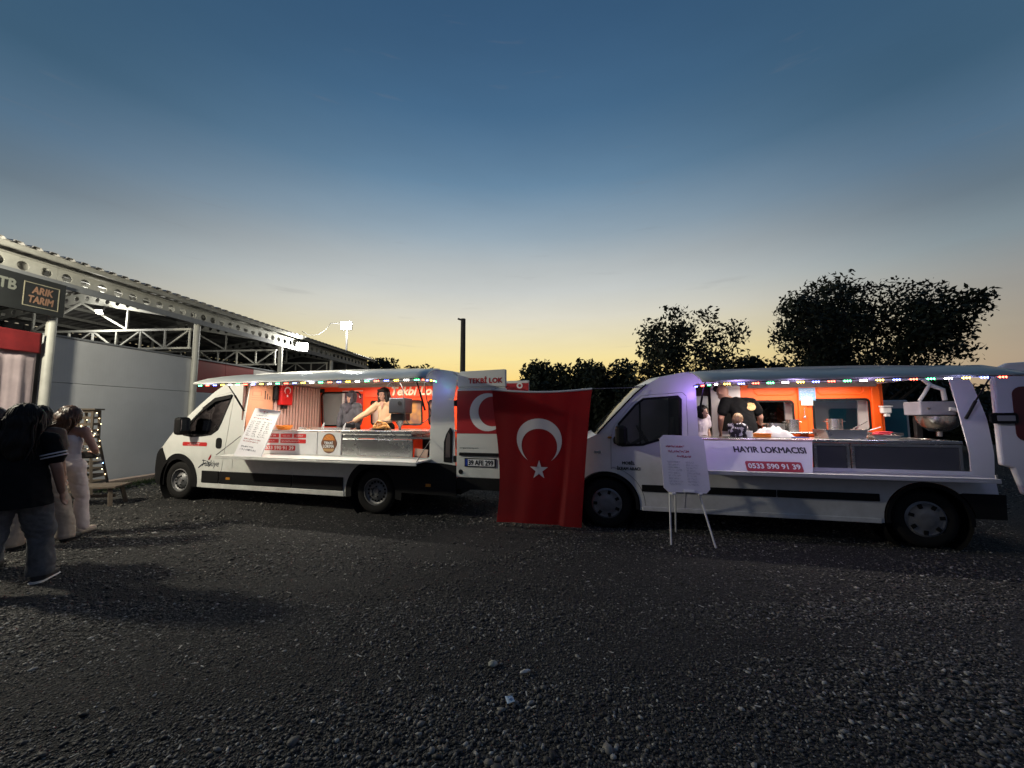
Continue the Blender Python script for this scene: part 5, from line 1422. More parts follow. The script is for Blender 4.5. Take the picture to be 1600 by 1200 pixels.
def person(name, label, loc, rz, J, scale=1.0, skin=(0.42, 0.24, 0.17), girth=1.0, top=None, bottom=None, shoes=None, face=True, group=None, look=(0, 1, 0), extra_skin=None, clothes=None, cuts={}):
    """one continuous body mesh; top, trousers and shoes are looser shells over it"""
    r = empty(name, loc, rz, label, 'person', group)
    r.scale = (scale,) * 3
    g = girth
    fl = ((0, 1, 0), 0.72)
    seg = {
        'torso1': (J['pelvis'], J['belly'], 0.145 * g, 0.135 * g, fl), 'torso2': (J['belly'], J['chest'], 0.135 * g, 0.15 * g, fl),
        'torso3': (J['chest'], J['chest'].lerp(J['neck'], 0.55), 0.15 * g, 0.105 * g, fl), 'shoulders': (J['shl'], J['shr'], 0.062 * g, 0.062 * g, None),
        'neck': (J['chest'].lerp(J['neck'], 0.7), J['head'] - Vector((0, 0, 0.04)), 0.056, 0.052, None),
        'ual': (J['shl'], J['ell'], 0.055 * g, 0.042 * g, None), 'uar': (J['shr'], J['elr'], 0.055 * g, 0.042 * g, None),
        'fal': (J['ell'], J['wrl'], 0.043 * g, 0.029, None), 'far': (J['elr'], J['wrr'], 0.043 * g, 0.029, None),
        'hipl': (J['pelvis'], J['hil'], 0.13 * g, 0.11 * g, None), 'hipr': (J['pelvis'], J['hir'], 0.13 * g, 0.11 * g, None),
        'thl': (J['hil'], J['knl'], 0.095 * g, 0.06 * g, None), 'thr': (J['hir'], J['knr'], 0.095 * g, 0.06 * g, None),
        'shl_': (J['knl'], J['anl'], 0.058 * g, 0.038, None), 'shr_': (J['knr'], J['anr'], 0.058 * g, 0.038, None),
        'ftl': (J['anl'] - Vector((0, 0.03, 0.03)), J['tol'], 0.042, 0.032, None), 'ftr': (J['anr'] - Vector((0, 0.03, 0.03)), J['tor'], 0.042, 0.032, None)}
    b = MB()
    for k, s in seg.items():
        capsule(b, *s)
    H = J['head']; L = Vector(look).normalized(); side = L.cross(Vector((0, 0, 1))).normalized(); up = side.cross(L)
    def hp(a, f, u):        # point on the head from side, forward and up amounts
        return H + side * a + L * f + up * u
    capsule(b, hp(0, -0.005, 0.03), hp(0, 0.0, 0.01), 0.094, 0.09, (side, 0.84))
    capsule(b, hp(0, 0.025, -0.02), hp(0, 0.04, -0.075), 0.066, 0.042, (side, 0.9))
    if face:
        capsule(b, hp(0, 0.09, 0.012), hp(0, 0.112, -0.022), 0.009, 0.014)
        for s_ in (-1, 1):
            capsule(b, hp(0.077 * s_, -0.005, 0.015), hp(0.079 * s_, -0.01, -0.02), 0.012, 0.009)
        capsule(b, hp(-0.02, 0.082, -0.058), hp(0.02, 0.082, -0.058), 0.009, 0.009)
    # hands: palm, four fingers of unequal length and a thumb from the side of the palm
    for wr, ha, el, sg in ((J['wrl'], J['hal'], J['ell'], -1), (J['wrr'], J['har'], J['elr'], 1)):
        d = (ha - wr).normalized(); fwd = Vector((0, 1, 0)); fwd = (fwd - d * fwd.dot(d))
        fwd = fwd.normalized() if fwd.length > 0.1 else Vector((1, 0, 0))
        nrm = d.cross(fwd).normalized()
        capsule(b, wr, wr + d * 0.07, 0.027, 0.036, (nrm, 0.5))
        for k, (off, ln) in enumerate(((-0.028, 0.062), (-0.009, 0.075), (0.010, 0.07), (0.028, 0.055))):
            p0 = wr + d * 0.085 + fwd * off; p1 = p0 + d * ln * 0.55 + nrm * 0.004 * sg; p2 = p1 + d * ln * 0.4 + nrm * 0.02 * sg
            capsule(b, p0, p1, 0.0095, 0.0088); capsule(b, p1, p2, 0.0088, 0.0075)
        p0 = wr + d * 0.03 + fwd * 0.028; p1 = p0 + d * 0.035 + fwd * 0.022; capsule(b, p0, p1, 0.012, 0.0105); capsule(b, p1, p1 + d * 0.03 + fwd * 0.004, 0.0105, 0.0085)
    if extra_skin:
        for s in extra_skin: capsule(b, *s)
    sm = mat('skin_%d_%d' % (int(skin[0] * 100), int(skin[1] * 100)), skin, 0.55, var=0.08, vscale=12)
    remeshed('body', b, sm, r, 0.0095, 3)
    if face:
        dk = mat('eye_dark', (0.02, 0.014, 0.012), 0.3); lip = mat('lip', (0.30, 0.11, 0.10), 0.5)
        for s_ in (-1, 1):
            e = MB(); c = hp(0.031 * s_, 0.083, 0.012); e.ell(c, (0.012, 0.009, 0.007), 10); e.build('eye', dk, r, smooth=True)
            e = MB(); capsule(e, hp(0.018 * s_, 0.092, 0.034), hp(0.046 * s_, 0.080, 0.036), 0.004, 0.003, None, 8); e.build('eyebrow', dk, r, smooth=True)
        e = MB(); capsule(e, hp(-0.021, 0.088, -0.058), hp(0.021, 0.088, -0.058), 0.0055, 0.0055, None, 8); e.build('mouth', lip, r, smooth=True)
    def shell_of(nm, parts, m, vox=0.012, sm_=4, extra=()):
        c = MB()
        for k, t0, t1, inf in parts:
            p, q, r1, r2, f = seg[k]
            P0, P1 = p.lerp(q, t0), p.lerp(q, t1); R0, R1 = r1 + (r2 - r1) * t0, r1 + (r2 - r1) * t1
            i0, i1 = inf if isinstance(inf, tuple) else (inf, inf)
            capsule(c, P0, P1, R0 + i0, R1 + i1, f)
        for s in extra: capsule(c, *s)
        ob = remeshed(nm, c, m, r, vox, sm_)
        if nm in cuts: CUTS[ob.name] = (cuts[nm],)
        return ob
    for nm, parts, m, extra in (clothes or []):
        if nm == 'shoes':
            for p_ in parts: shell_of('shoe', [p_], m)
        else:
            shell_of(nm, parts, m, extra=extra)
    return r, hp, seg, J
TEE = [('torso1', 0.0, 1, 0.022), ('torso2', 0, 1, 0.02), ('torso3', 0, 1, 0.016), ('shoulders', 0, 1, 0.016), ('ual', 0, 0.6, (0.016, 0.03)), ('uar', 0, 0.6, (0.016, 0.03))]
LONG = [('torso1', 0.0, 1, 0.022), ('torso2', 0, 1, 0.02), ('torso3', 0, 1, 0.016), ('shoulders', 0, 1, 0.018), ('ual', 0, 1, 0.018), ('uar', 0, 1, 0.018), ('fal', 0, 0.92, (0.018, 0.016)), ('far', 0, 0.92, (0.018, 0.016))]
JEANS = [('hipl', 0, 1, 0.012), ('hipr', 0, 1, 0.012), ('thl', 0, 1, (0.014, 0.03)), ('thr', 0, 1, (0.014, 0.03)), ('shl_', 0, 0.97, (0.026, 0.042)), ('shr_', 0, 0.97, (0.026, 0.042))]
SHOES = [('ftl', 0, 1, 0.012), ('ftr', 0, 1, 0.012)]
def strands(mb, roots, length, seed, sway=(0, 0, 0), r=0.006, n=80, spread=0.02):
    rng = np.random.default_rng(seed)
    for k in range(n):
        p = Vector(roots[rng.integers(len(roots))]) + Vector(rng.normal(0, spread, 3))
        pts = [p]
        l = length * rng.uniform(0.6, 1.05); ph = rng.uniform(0, 6)
        for i in range(1, 7):
            t = i / 6
            pts.append(p + Vector((0.02 * math.sin(ph + 5 * t), 0.015 * math.cos(ph + 4 * t), 0)) * t + Vector(sway) * t * t + Vector((0, 0, -l * t)))
        mb.tube(pts, [r, r * 1.2, r * 1.2, r, r * 0.9, r * 0.7, r * 0.25], 5)

def long_hair(mb, c, rad, drop, seed, n, sway=(0, 0)):
    """locks that run from the crown over the head and hang down behind; the face side stays free"""
    rng = np.random.default_rng(seed)
    for k in range(n):
        a = rng.uniform(-2.45, 2.45) - math.pi / 2      # round the back of the head
        s = rng.uniform(0.98, 1.05); d = drop * rng.uniform(0.55, 1.1); ph = rng.uniform(0, 6)
        pts = []
        for t in (0.08, 0.3, 0.55, 0.8, 1.0):
            th = t * math.pi * 0.53
            pts.append(Vector(c) + Vector((rad[0] * s * math.sin(th) * math.cos(a), rad[1] * s * math.sin(th) * math.sin(a), rad[2] * s * math.cos(th))))
        e = pts[-1]
        for t in (0.35, 0.7, 1.0):
            pts.append(e + Vector((sway[0] * t * t + 0.012 * math.sin(ph + 5 * t) - 0.1 * (e.x - c[0]) * t, sway[1] * t * t - 0.03 * t + 0.012 * math.cos(ph + 4 * t), -d * t)))
        r = rng.uniform(0.004, 0.008)
        mb.tube(pts, [r * 0.6, r, r, r, r, r * 0.9, r * 0.7, r * 0.2], 5)

def build_people():
    black = mat('cloth_black', (0.010, 0.010, 0.011), 0.95, var=0.2, spec=0.1); jean = mat('cloth_grey_jeans', (0.12, 0.123, 0.127), 0.95, spec=0.15, var=0.25, vscale=20)
    whitec = mat('cloth_white', (0.62, 0.58, 0.60), 0.8, var=0.08); beige = mat('cloth_beige', (0.34, 0.29, 0.24), 0.9, var=0.15)
    pants = mat('cloth_pale_trousers', (0.55, 0.48, 0.47), 0.85, var=0.12)
    hairb = mat('hair_black', (0.008, 0.006, 0.005), 0.6, spec=0.25, var=0.3, vscale=30); hairr = mat('hair_brown', (0.07, 0.033, 0.018), 0.45, var=0.35, vscale=30)
    shoe = mat('shoe_black', (0.02, 0.02, 0.021), 0.6); sole = mat('shoe_sole_white', (0.55, 0.55, 0.54), 0.6)
    grp = 'people standing at the left'
    # A: nearest person, dark tee with two white sleeve stripes
    J = body_joints(anl=(-0.14, -0.16, 0.08), tol=(-0.18, 0.0, 0.035), knl=(-0.13, -0.02, 0.49), anr=(0.14, 0.16, 0.08), tor=(0.18, 0.32, 0.035), knr=(0.13, 0.12, 0.49),
                    elr=(0.235, 0.0, 1.09), wrr=(0.255, 0.08, 0.86), har=(0.26, 0.11, 0.77), ell=(-0.26, 0.02, 1.1), wrl=(-0.2, 0.2, 0.98), hal=(-0.12, 0.26, 0.98))
    r, hp, seg, J = person('person', 'nearest person seen from behind with long dark hair, striped black sleeve and grey jeans', (-4.42, 3.50, 0), R(32), J, 0.965, (0.30, 0.17, 0.12), 0.97, group=grp, face=False,
        clothes=[('tee_shirt', TEE, black, [((0, -0.005, 0.72), (0, 0, 1.1), 0.24, 0.18, ((0, 1, 0), 0.88))]), ('jeans', [(a, b_, c, (d[0] + 0.006, d[1] + 0.012) if isinstance(d, tuple) else d) for a, b_, c, d in JEANS], jean, []), ('shoes', SHOES, shoe, [])], cuts={'tee_shirt': 0.755, 'jeans': 0.075})
    h = MB(); capsule(h, (0, -0.01, 1.60), (0, -0.04, 1.52), 0.108, 0.118); capsule(h, (0, -0.06, 1.52), (0, -0.10, 1.36), 0.122, 0.12, ((0, 1, 0), 0.62)); capsule(h, (0, -0.10, 1.38), (0.01, -0.125, 1.24), 0.118, 0.07, ((0, 1, 0), 0.6))
    o = remeshed('hair', h, hairb, r, 0.012, 4)
    h = MB(); strands(h, [(x, -0.09, 1.52) for x in frange(-0.12, 0.12, 9)] + [(0.1, -0.03, 1.6), (-0.1, -0.03, 1.6)], 0.34, 2, (0, -0.04, 0), 0.008, 60); long_hair(h, J['head'] + Vector((0, -0.02, 0.03)), (0.118, 0.125, 0.112), 0.27, 2, 240); h.build('hair_strands', hairb, o, smooth=True)
    s0, s1 = seg['uar'][0], seg['uar'][1]
    for t in (0.50, 0.60):
        p = s0.lerp(s1, t); ax = (s1 - s0).normalized()
        b = MB(); capsule(b, p - ax * 0.006, p + ax * 0.006, 0.0935 - 0.004 * t, 0.0935 - 0.004 * t); 
        st = MB(); ref = Vector((0, 1, 0)); x = ref.cross(ax).normalized(); y = ax.cross(x)
        ring = [(p + (x * math.cos(a) + y * math.sin(a)) * 0.0885) for a in frange(0, 2 * math.pi, 25)]
        st.tube(ring, 0.007, 6, caps=False); st.build('sleeve_stripe', whitec, r, smooth=True)
    for an, to in (('anl', 'tol'), ('anr', 'tor')):
        a, t_ = J[an], J[to]; b = MB(); capsule(b, (a.x, a.y - 0.05, 0.012), (t_.x, t_.y, 0.012), 0.056, 0.05, ((0, 0, 1), 0.26)); b.build('shoe_sole', sole, r, smooth=True)
    # B: woman in white top
    J = body_joints(elr=(0.27, 0.02, 1.12), wrr=(0.16, 0.22, 1.06), har=(0.08, 0.27, 1.07), ell=(-0.25, 0.02, 1.12), wrl=(-0.14, 0.22, 1.06), hal=(-0.06, 0.27, 1.07), head=(-0.02, 0.02, 1.55),
                    anr=(0.14, 0.12, 0.08), tor=(0.155, 0.28, 0.035), knr=(0.125, 0.10, 0.49), anl=(-0.12, -0.16, 0.08), tol=(-0.13, 0.0, 0.035), knl=(-0.11, -0.02, 0.49))
    tube = [('torso1', 0.15, 1, 0.012), ('torso2', 0, 0.85, 0.012)]
    trous = [('hipl', 0, 1, 0.008), ('hipr', 0, 1, 0.008), ('thl', 0, 1, (0.01, 0.012)), ('thr', 0, 1, (0.01, 0.012)), ('shl_', 0, 0.95, (0.014, 0.03)), ('shr_', 0, 0.95, (0.014, 0.03))]
    r, hp, seg, J = person('person', 'woman seen from behind in white strapless top and pale trousers beside the lit tower', (-5.72, 5.0, 0), R(14), J, 0.98, (0.40, 0.22, 0.16), 0.94, group=grp, face=False,
        clothes=[('strapless_top', tube, whitec, []), ('trousers', trous, pants, []), ('shoes', SHOES, beige, [])], cuts={'trousers': 0.07, 'strapless_top': 0.86})
    h = MB(); capsule(h, (-0.02, 0.0, 1.60), (-0.03, -0.04, 1.53), 0.105, 0.115); capsule(h, (-0.04, -0.07, 1.5), (-0.10, -0.10, 1.36), 0.115, 0.085, ((0, 1, 0), 0.6))
    o = remeshed('hair', h, hairr, r, 0.012, 4)
    h = MB(); strands(h, [(x, -0.08, 1.53) for x in frange(-0.13, 0.08, 8)], 0.26, 5, (-0.09, -0.02, 0.03), 0.008, 60); long_hair(h, J['head'] + Vector((0, -0.02, 0.03)), (0.11, 0.118, 0.106), 0.2, 6, 220, (-0.10, -0.02)); h.build('hair_strands', hairr, o, smooth=True)
    b = MB(); b.box((0.04, 0.30, 1.04), (0.18, 0.08, 0.13)); b.build('handbag', mat('bag_black', (0.02, 0.018, 0.016), 0.5), r, bevel=0.03)
    # D: half hidden person in beige wide trousers
    J = body_joints(anr=(0.26, 0.16, 0.08), tor=(0.29, 0.32, 0.035), knr=(0.20, 0.12, 0.48), hir=(0.11, 0, 0.9))
    wide = [('hipl', 0, 1, 0.02), ('hipr', 0, 1, 0.02), ('thl', 0, 1, (0.016, 0.028)), ('thr', 0, 1, (0.016, 0.028)), ('shl_', 0, 0.98, (0.028, 0.052)), ('shr_', 0, 0.98, (0.028, 0.052))]
    r, hp, seg, J = person('person', 'person in wide beige trousers mostly hidden behind the nearest person', (-5.63, 4.60, 0), R(25), J, 0.97, (0.36, 0.21, 0.15), 1.0, group=grp, face=False,
        clothes=[('shirt', TEE, mat('cloth_brown', (0.10, 0.07, 0.055), 0.9), []), ('trousers', wide, beige, []), ('shoes', SHOES, shoe, [])], cuts={'trousers': 0.05})
    h = MB(); capsule(h, (0, -0.01, 1.60), (0, -0.04, 1.50), 0.11, 0.112); capsule(h, (0, -0.07, 1.5), (0, -0.1, 1.36), 0.11, 0.09, ((0, 1, 0), 0.6)); remeshed('hair', h, hairb, r, 0.012, 4)
    # C: at the frame edge
    J = body_joints()
    r, hp, seg, J = person('person', 'brown haired person cut off by the left edge of the picture', (-5.28, 3.92, 0), R(40), J, 0.95, (0.36, 0.21, 0.15), 1.0, group=grp, face=False,
        clothes=[('shirt', TEE, mat('cloth_maroon', (0.12, 0.03, 0.03), 0.9), []), ('jeans', JEANS, jean, []), ('shoes', SHOES, shoe, [])])
    h = MB(); capsule(h, (0, -0.01, 1.60), (0, -0.04, 1.50), 0.112, 0.115); capsule(h, (0, -0.06, 1.5), (0, -0.09, 1.40), 0.11, 0.09, ((0, 1, 0), 0.6)); o = remeshed('hair', h, hairr, r, 0.012, 4)
    h = MB(); strands(h, [(x, -0.08, 1.53) for x in frange(-0.12, 0.12, 8)], 0.2, 9, (0, -0.03, 0), 0.008, 50); long_hair(h, J['head'] + Vector((0, -0.02, 0.03)), (0.115, 0.12, 0.11), 0.16, 8, 160); h.build('hair_strands', hairr, o, smooth=True)

    # ---- in the left van (they face the hatch, that is towards -y of the van frame)
    def inside(van, x, y, z):
        return vw(van, x, y, z)
    rl = VAN_L['rz'] + math.pi
    # woman in head scarf: her own right is image left
    J = body_joints(elr=(0.24, 0.02, 1.12), wrr=(0.22, 0.10, 0.92), har=(0.20, 0.15, 0.86), ell=(-0.25, 0.03, 1.13), wrl=(-0.24, 0.10, 0.92), hal=(-0.22, 0.15, 0.86))
    jack = mat('jacket_grey', (0.05, 0.047, 0.055), 0.85, var=0.15); scarf = mat('scarf_plum', (0.03, 0.024, 0.032), 0.85, var=0.15)
    r, hp, seg, J = person('person', 'woman in a dark head scarf and grey jacket standing in the left van', inside(VAN_L, 2.98, 0.92, 0.50), rl, J, 0.885, (0.36, 0.19, 0.13), 1.08, group='people in the left van',
        clothes=[('jacket', LONG, jack, []), ('trousers', JEANS, black, []), ('shoes', SHOES, shoe, [])])
    h = MB(); H = J['head']
    capsule(h, H + Vector((0, -0.02, 0.05)), H + Vector((0, -0.03, -0.03)), 0.113, 0.108, ((1, 0, 0), 0.92)); capsule(h, H + Vector((0, -0.01, -0.13)), H + Vector((0, 0.0, -0.22)), 0.085, 0.12); capsule(h, H + Vector((0, 0.05, -0.19)), H + Vector((0, 0.09, -0.28)), 0.07, 0.05)
    for s_ in (-1, 1):
        capsule(h, H + Vector((0.082 * s_, 0.045, 0.06)), H + Vector((0.075 * s_, 0.06, -0.09)), 0.022, 0.026)
    capsule(h, H + Vector((-0.07, 0.055, 0.085)), H + Vector((0.07, 0.055, 0.085)), 0.028, 0.028)
    remeshed('head_scarf', h, scarf, r, 0.010, 4)
    # woman in cream blouse reaching to her right (image left)
    J = body_joints(head=(0.02, 0.05, 1.54), shr=(0.165, 0.02, 1.35), elr=(0.36, 0.14, 1.17), wrr=(0.57, 0.20, 1.03), har=(0.64, 0.22, 1.0), ell=(-0.22, 0.06, 1.11), wrl=(-0.12, 0.22, 1.0), hal=(-0.06, 0.27, 0.98))
    blouse = mat('blouse_cream', (0.50, 0.31, 0.18), 0.8, var=0.1)
    r, hp, seg, J = person('person', 'dark haired woman in a cream blouse reaching across the left van counter', inside(VAN_L, 3.72, 0.92, 0.50), rl, J, 0.915, (0.36, 0.19, 0.125), 0.98, group='people in the left van', look=(0.25, 1, -0.12),
        clothes=[('blouse', LONG, blouse, []), ('trousers', JEANS, black, []), ('shoes', SHOES, shoe, [])])
    h = MB(); H = J['head']
    capsule(h, H + Vector((0, -0.03, 0.055)), H + Vector((-0.01, -0.05, -0.02)), 0.108, 0.105)
    for s_ in (-1, 1):
        capsule(h, H + Vector((0.085 * s_ + 0.005, 0.015, 0.05)), H + Vector((0.092 * s_, 0.0, -0.14)), 0.036, 0.034)
    capsule(h, H + Vector((-0.05, 0.07, 0.09)), H + Vector((0.06, 0.075, 0.09)), 0.03, 0.03); capsule(h, H + Vector((0, -0.07, -0.02)), H + Vector((0, -0.07, -0.14)), 0.09, 0.08)
    o = remeshed('hair', h, hairb, r, 0.010, 4)
    h = MB(); strands(h, [tuple(H + Vector((x, 0.0, 0.0))) for x in (-0.1, -0.09, 0.09, 0.1)] + [tuple(H + Vector((0, -0.1, 0)))], 0.17, 12, (0, 0, 0), 0.007, 40, 0.012); h.build('hair_strands', hairb, o, smooth=True)
    b = MB(); b.prism([(-0.05, 1.40), (0.05, 1.40), (0.0, 1.25)], 0.125, 0.135); b.build('neckline', mat('skin_36_19', (0.36, 0.19, 0.125)), r)
    # ---- in the right van
    rr = VAN_R['rz']
    # man bending away from the camera
    J = body_joints(pelvis=(0.03, -0.04, 0.70), belly=(0.02, -0.01, 0.88), hil=(-0.06, -0.04, 0.67), hir=(0.12, -0.04, 0.67), knl=(-0.08, 0.16, 0.40), knr=(0.13, 0.16, 0.40), chest=(0.0, 0.07, 1.12), neck=(-0.12, 0.13, 1.29), head=(-0.22, 0.15, 1.385), shl=(-0.20, 0.10, 1.25), shr=(0.17, 0.14, 1.235),
                    ell=(-0.27, 0.12, 1.0), wrl=(-0.25, 0.26, 0.82), hal=(-0.23, 0.31, 0.75), elr=(0.30, 0.20, 1.02), wrr=(0.36, 0.38, 0.92), har=(0.38, 0.46, 0.90))
    r, hp, seg, J = person('person', 'bald man in black tee with round golden emblem bending over in the right van', inside(VAN_R, 2.02, 0.92, 0.50), rr, J, 1.0, (0.55, 0.30, 0.22), 1.0, group='people in the right van', look=(-0.5, 1, -0.5),
        clothes=[('tee_shirt', [(a, b_, c_, (d_ if isinstance(d_, tuple) else d_ - 0.006)) for a, b_, c_, d_ in TEE], black, []), ('trousers', JEANS, black, []), ('shoes', SHOES, shoe, [])])
    b = MB(); b.lathe([(0, -0.004), (0.062, -0.004), (0.066, 0.004)], (0, 0, 0), 'y', 24)
    for k in range(7):
        b.ell((0.04 * math.cos(k), -0.005, 0.04 * math.sin(k * 1.3)), (0.016, 0.004, 0.013), 8)
    o = b.build('back_emblem', mat('emblem_gold', (0.55, 0.33, 0.13), 0.5, var=0.4, vscale=40), r, smooth=True); o.location = (0.10, -0.035, 1.17); o.rotation_euler = (R(-22), 0, 0)
    # boy in profile
    J = body_joints(head=(0.0, 0.05, 1.50), elr=(0.20, 0.10, 1.12), wrr=(0.16, 0.32, 1.07), har=(0.15, 0.42, 1.06), ell=(-0.2, 0.1, 1.12), wrl=(-0.14, 0.30, 1.09), hal=(-0.12, 0.38, 1.08))
    camo = mat('cloth_camo', (0.05, 0.045, 0.05), 0.9)
    nt = camo.node_tree; N, Lk = nt.nodes, nt.links; tc = N.new('ShaderNodeTexCoord'); nz = N.new('ShaderNodeTexNoise'); nz.inputs['Scale'].default_value = 14; Lk.new(tc.outputs['Object'], nz.inputs[0])
    cr = N.new('ShaderNodeValToRGB'); cr.color_ramp.interpolation = 'CONSTANT'; cr.color_ramp.elements[0].color = (0.03, 0.028, 0.035, 1); cr.color_ramp.elements[1].position = 0.54; cr.color_ramp.elements[1].color = (0.6, 0.58, 0.62, 1)
    Lk.new(nz.outputs[0], cr.inputs[0]); Lk.new(cr.outputs[0], N['Principled BSDF'].inputs['Base Color'])
    r, hp, seg, J = person('person', 'small fair haired boy in a black and white patterned shirt', inside(VAN_R, 1.80, 0.50, 0.52), rr - R(62), J, 0.635, (0.55, 0.32, 0.24), 1.0, group='people in the right van',
        clothes=[('shirt', TEE, camo, []), ('trousers', JEANS, black, []), ('shoes', SHOES, shoe, [])])
    h = MB(); H = J['head']; capsule(h, H + Vector((0, -0.015, 0.05)), H + Vector((0, -0.04, 0.0)), 0.105, 0.10, ((1, 0, 0), 0.9)); remeshed('hair', h, mat('hair_fair', (0.25, 0.15, 0.08), 0.5, var=0.2, vscale=30), r, 0.010, 3)
    # person in pale top, partly behind the cab pillar
    J = body_joints(head=(0.03, 0.14, 1.46), neck=(0, 0.06, 1.37), chest=(0, 0.02, 1.23))
    r, hp, seg, J = person('person', 'dark haired person in a pale top stooping behind the cab pillar of the right van', inside(VAN_R, 1.40, 0.85, 0.50), rr - R(150), J, 0.74, (0.42, 0.25, 0.18), 1.0, group='people in the right van',
        clothes=[('shirt', TEE, mat('cloth_pale_pink', (0.6, 0.52, 0.56), 0.85), []), ('trousers', JEANS, mat('cloth_brown', (0.10, 0.07, 0.055), 0.9), []), ('shoes', SHOES, shoe, [])])
    h = MB(); H = J['head']; capsule(h, H + Vector((0, -0.03, 0.05)), H + Vector((0, -0.05, -0.03)), 0.112, 0.108); remeshed('hair', h, hairb, r, 0.011, 4)
# ------------------------------------------------------------------ flag, boards and small things
def build_flag():
    A, B = Vector((-0.275, 5.36, 0)), Vector((1.085, 5.18, 0))
    rz = math.atan2(B.y - A.y, B.x - A.x); Wd = (B - A).length
    root = empty('flag', (A.x, A.y, 0), rz, 'large red flag with white crescent and star hanging between the two vans', 'flag')
    zt, zb = 1.885, 0.085
    def surf(u, v):
        """u across 0..1, v down 0..1 -> local point"""
        nar = 0.08 * math.sin(math.pi * min(1, v) * 0.5) ** 0.8
        left = 0.085 * math.sin(v * math.pi * 0.72) ** 1.5 - 0.015 * v
        right = 1 - 0.125 * v ** 0.8
        x = (left + (right - left) * u) * Wd
        dep = 0.014 * math.sin(u * 9 + 1.2 * v) * (0.3 + v) + 0.004 * math.sin(u * 23 + 3 * v)
        k = u - (0.80 - 0.06 * v)
        dep += (-0.055 * v) * max(0, min(1, k / 0.05)) + 0.05 * v * max(0, k)
        dep += 0.07 * v * (u - 0.5) ** 2
        sag = -0.04 * math.sin(u * math.pi)
        z = zt + (zb - zt) * v + sag * (1 - v) + 0.012 * math.sin(u * 5) * v
        return Vector((x, dep, z))
    nu, nv = 70, 60
    b = MB(); vs = [surf(i / nu, j / nv) for j in range(nv + 1) for i in range(nu + 1)]
    w = nu + 1
    b.add(vs, [(j * w + i, j * w + i + 1, (j + 1) * w + i + 1, (j + 1) * w + i) for j in range(nv) for i in range(nu)])
    m = mat('flag_red', (0.21, 0.002, 0.004), 0.75, var=0.06, vscale=4)
    nt = m.node_tree; N, L = nt.nodes, nt.links
    tr = N.new('ShaderNodeBsdfTranslucent'); tr.inputs[0].default_value = (0.34, 0.004, 0.006, 1)
    mx = N.new('ShaderNodeMixShader'); mx.inputs[0].default_value = 0.35
    out = N['Material Output']; L.new(N['Principled BSDF'].outputs[0], mx.inputs[1]); L.new(tr.outputs[0], mx.inputs[2]); L.new(mx.outputs[0], out.inputs[0])
    b.build('cloth', m, root, smooth=True, ang=70)
    wm = mat('flag_white', (0.62, 0.58, 0.58), 0.8)
    def emblem(name, poly):
        me = skin_mesh(name, poly, [], lambda x, z: 0.0, frange(0, 1, 40), frange(0, 1, 40), 0)
        for v in me.vertices:
            p = surf(v.co.x, 1 - v.co.z); e = 0.003
            du = surf(v.co.x + e, 1 - v.co.z) - p; dv = surf(v.co.x, 1 - v.co.z + e) - p
            n = du.cross(dv).normalized()
            if n.y > 0: n = -n
            v.co = p + n * 0.004
        me.materials.append(wm); link(bpy.data.objects.new(name, me), root)
    asp = (zt - zb) / (Wd * 0.92)
    def sq(poly, cx, cz):
        return [(cx + (x - cx), cz + (z - cz) / asp) for x, z in poly]
    emblem('crescent', sq(crescent_poly(0.475, 0.625, 0.25, -90, 34, k=0.80, off=0.25), 0.475, 0.625))
    emblem('star', sq(star_poly(0.472, 0.405, 0.108, 90), 0.472, 0.405))
    h = MB(); h.tube([surf(u, 0) + Vector((0, 0, 0.012)) for u in frange(-0.01, 1.0, 16)], 0.014, 8); h.build('hem', mat('hem_white', (0.6, 0.6, 0.6), 0.7), root, smooth=True)
    # rope from the rear door of the left van to the roof gutter of the right van
    M = Matrix.Translation((A.x, A.y, 0)) @ Matrix.Rotation(rz, 4, 'Z')
    a = vw(VAN_L, 6.2, -0.06, 1.94); e = vw(VAN_R, 0.50, 0.02, 1.92)
    pts = [a] + [M @ (surf(u, 0) + Vector((0, 0.0, 0.013))) for u in frange(0.0, 1, 8)] + [e]
    b = MB(); b.tube(pts, 0.005, 6)
    tag(b.build('rope', mat('rope_grey', (0.2, 0.2, 0.2), 0.8)), 'thin rope carrying the large flag between the vans', 'rope')

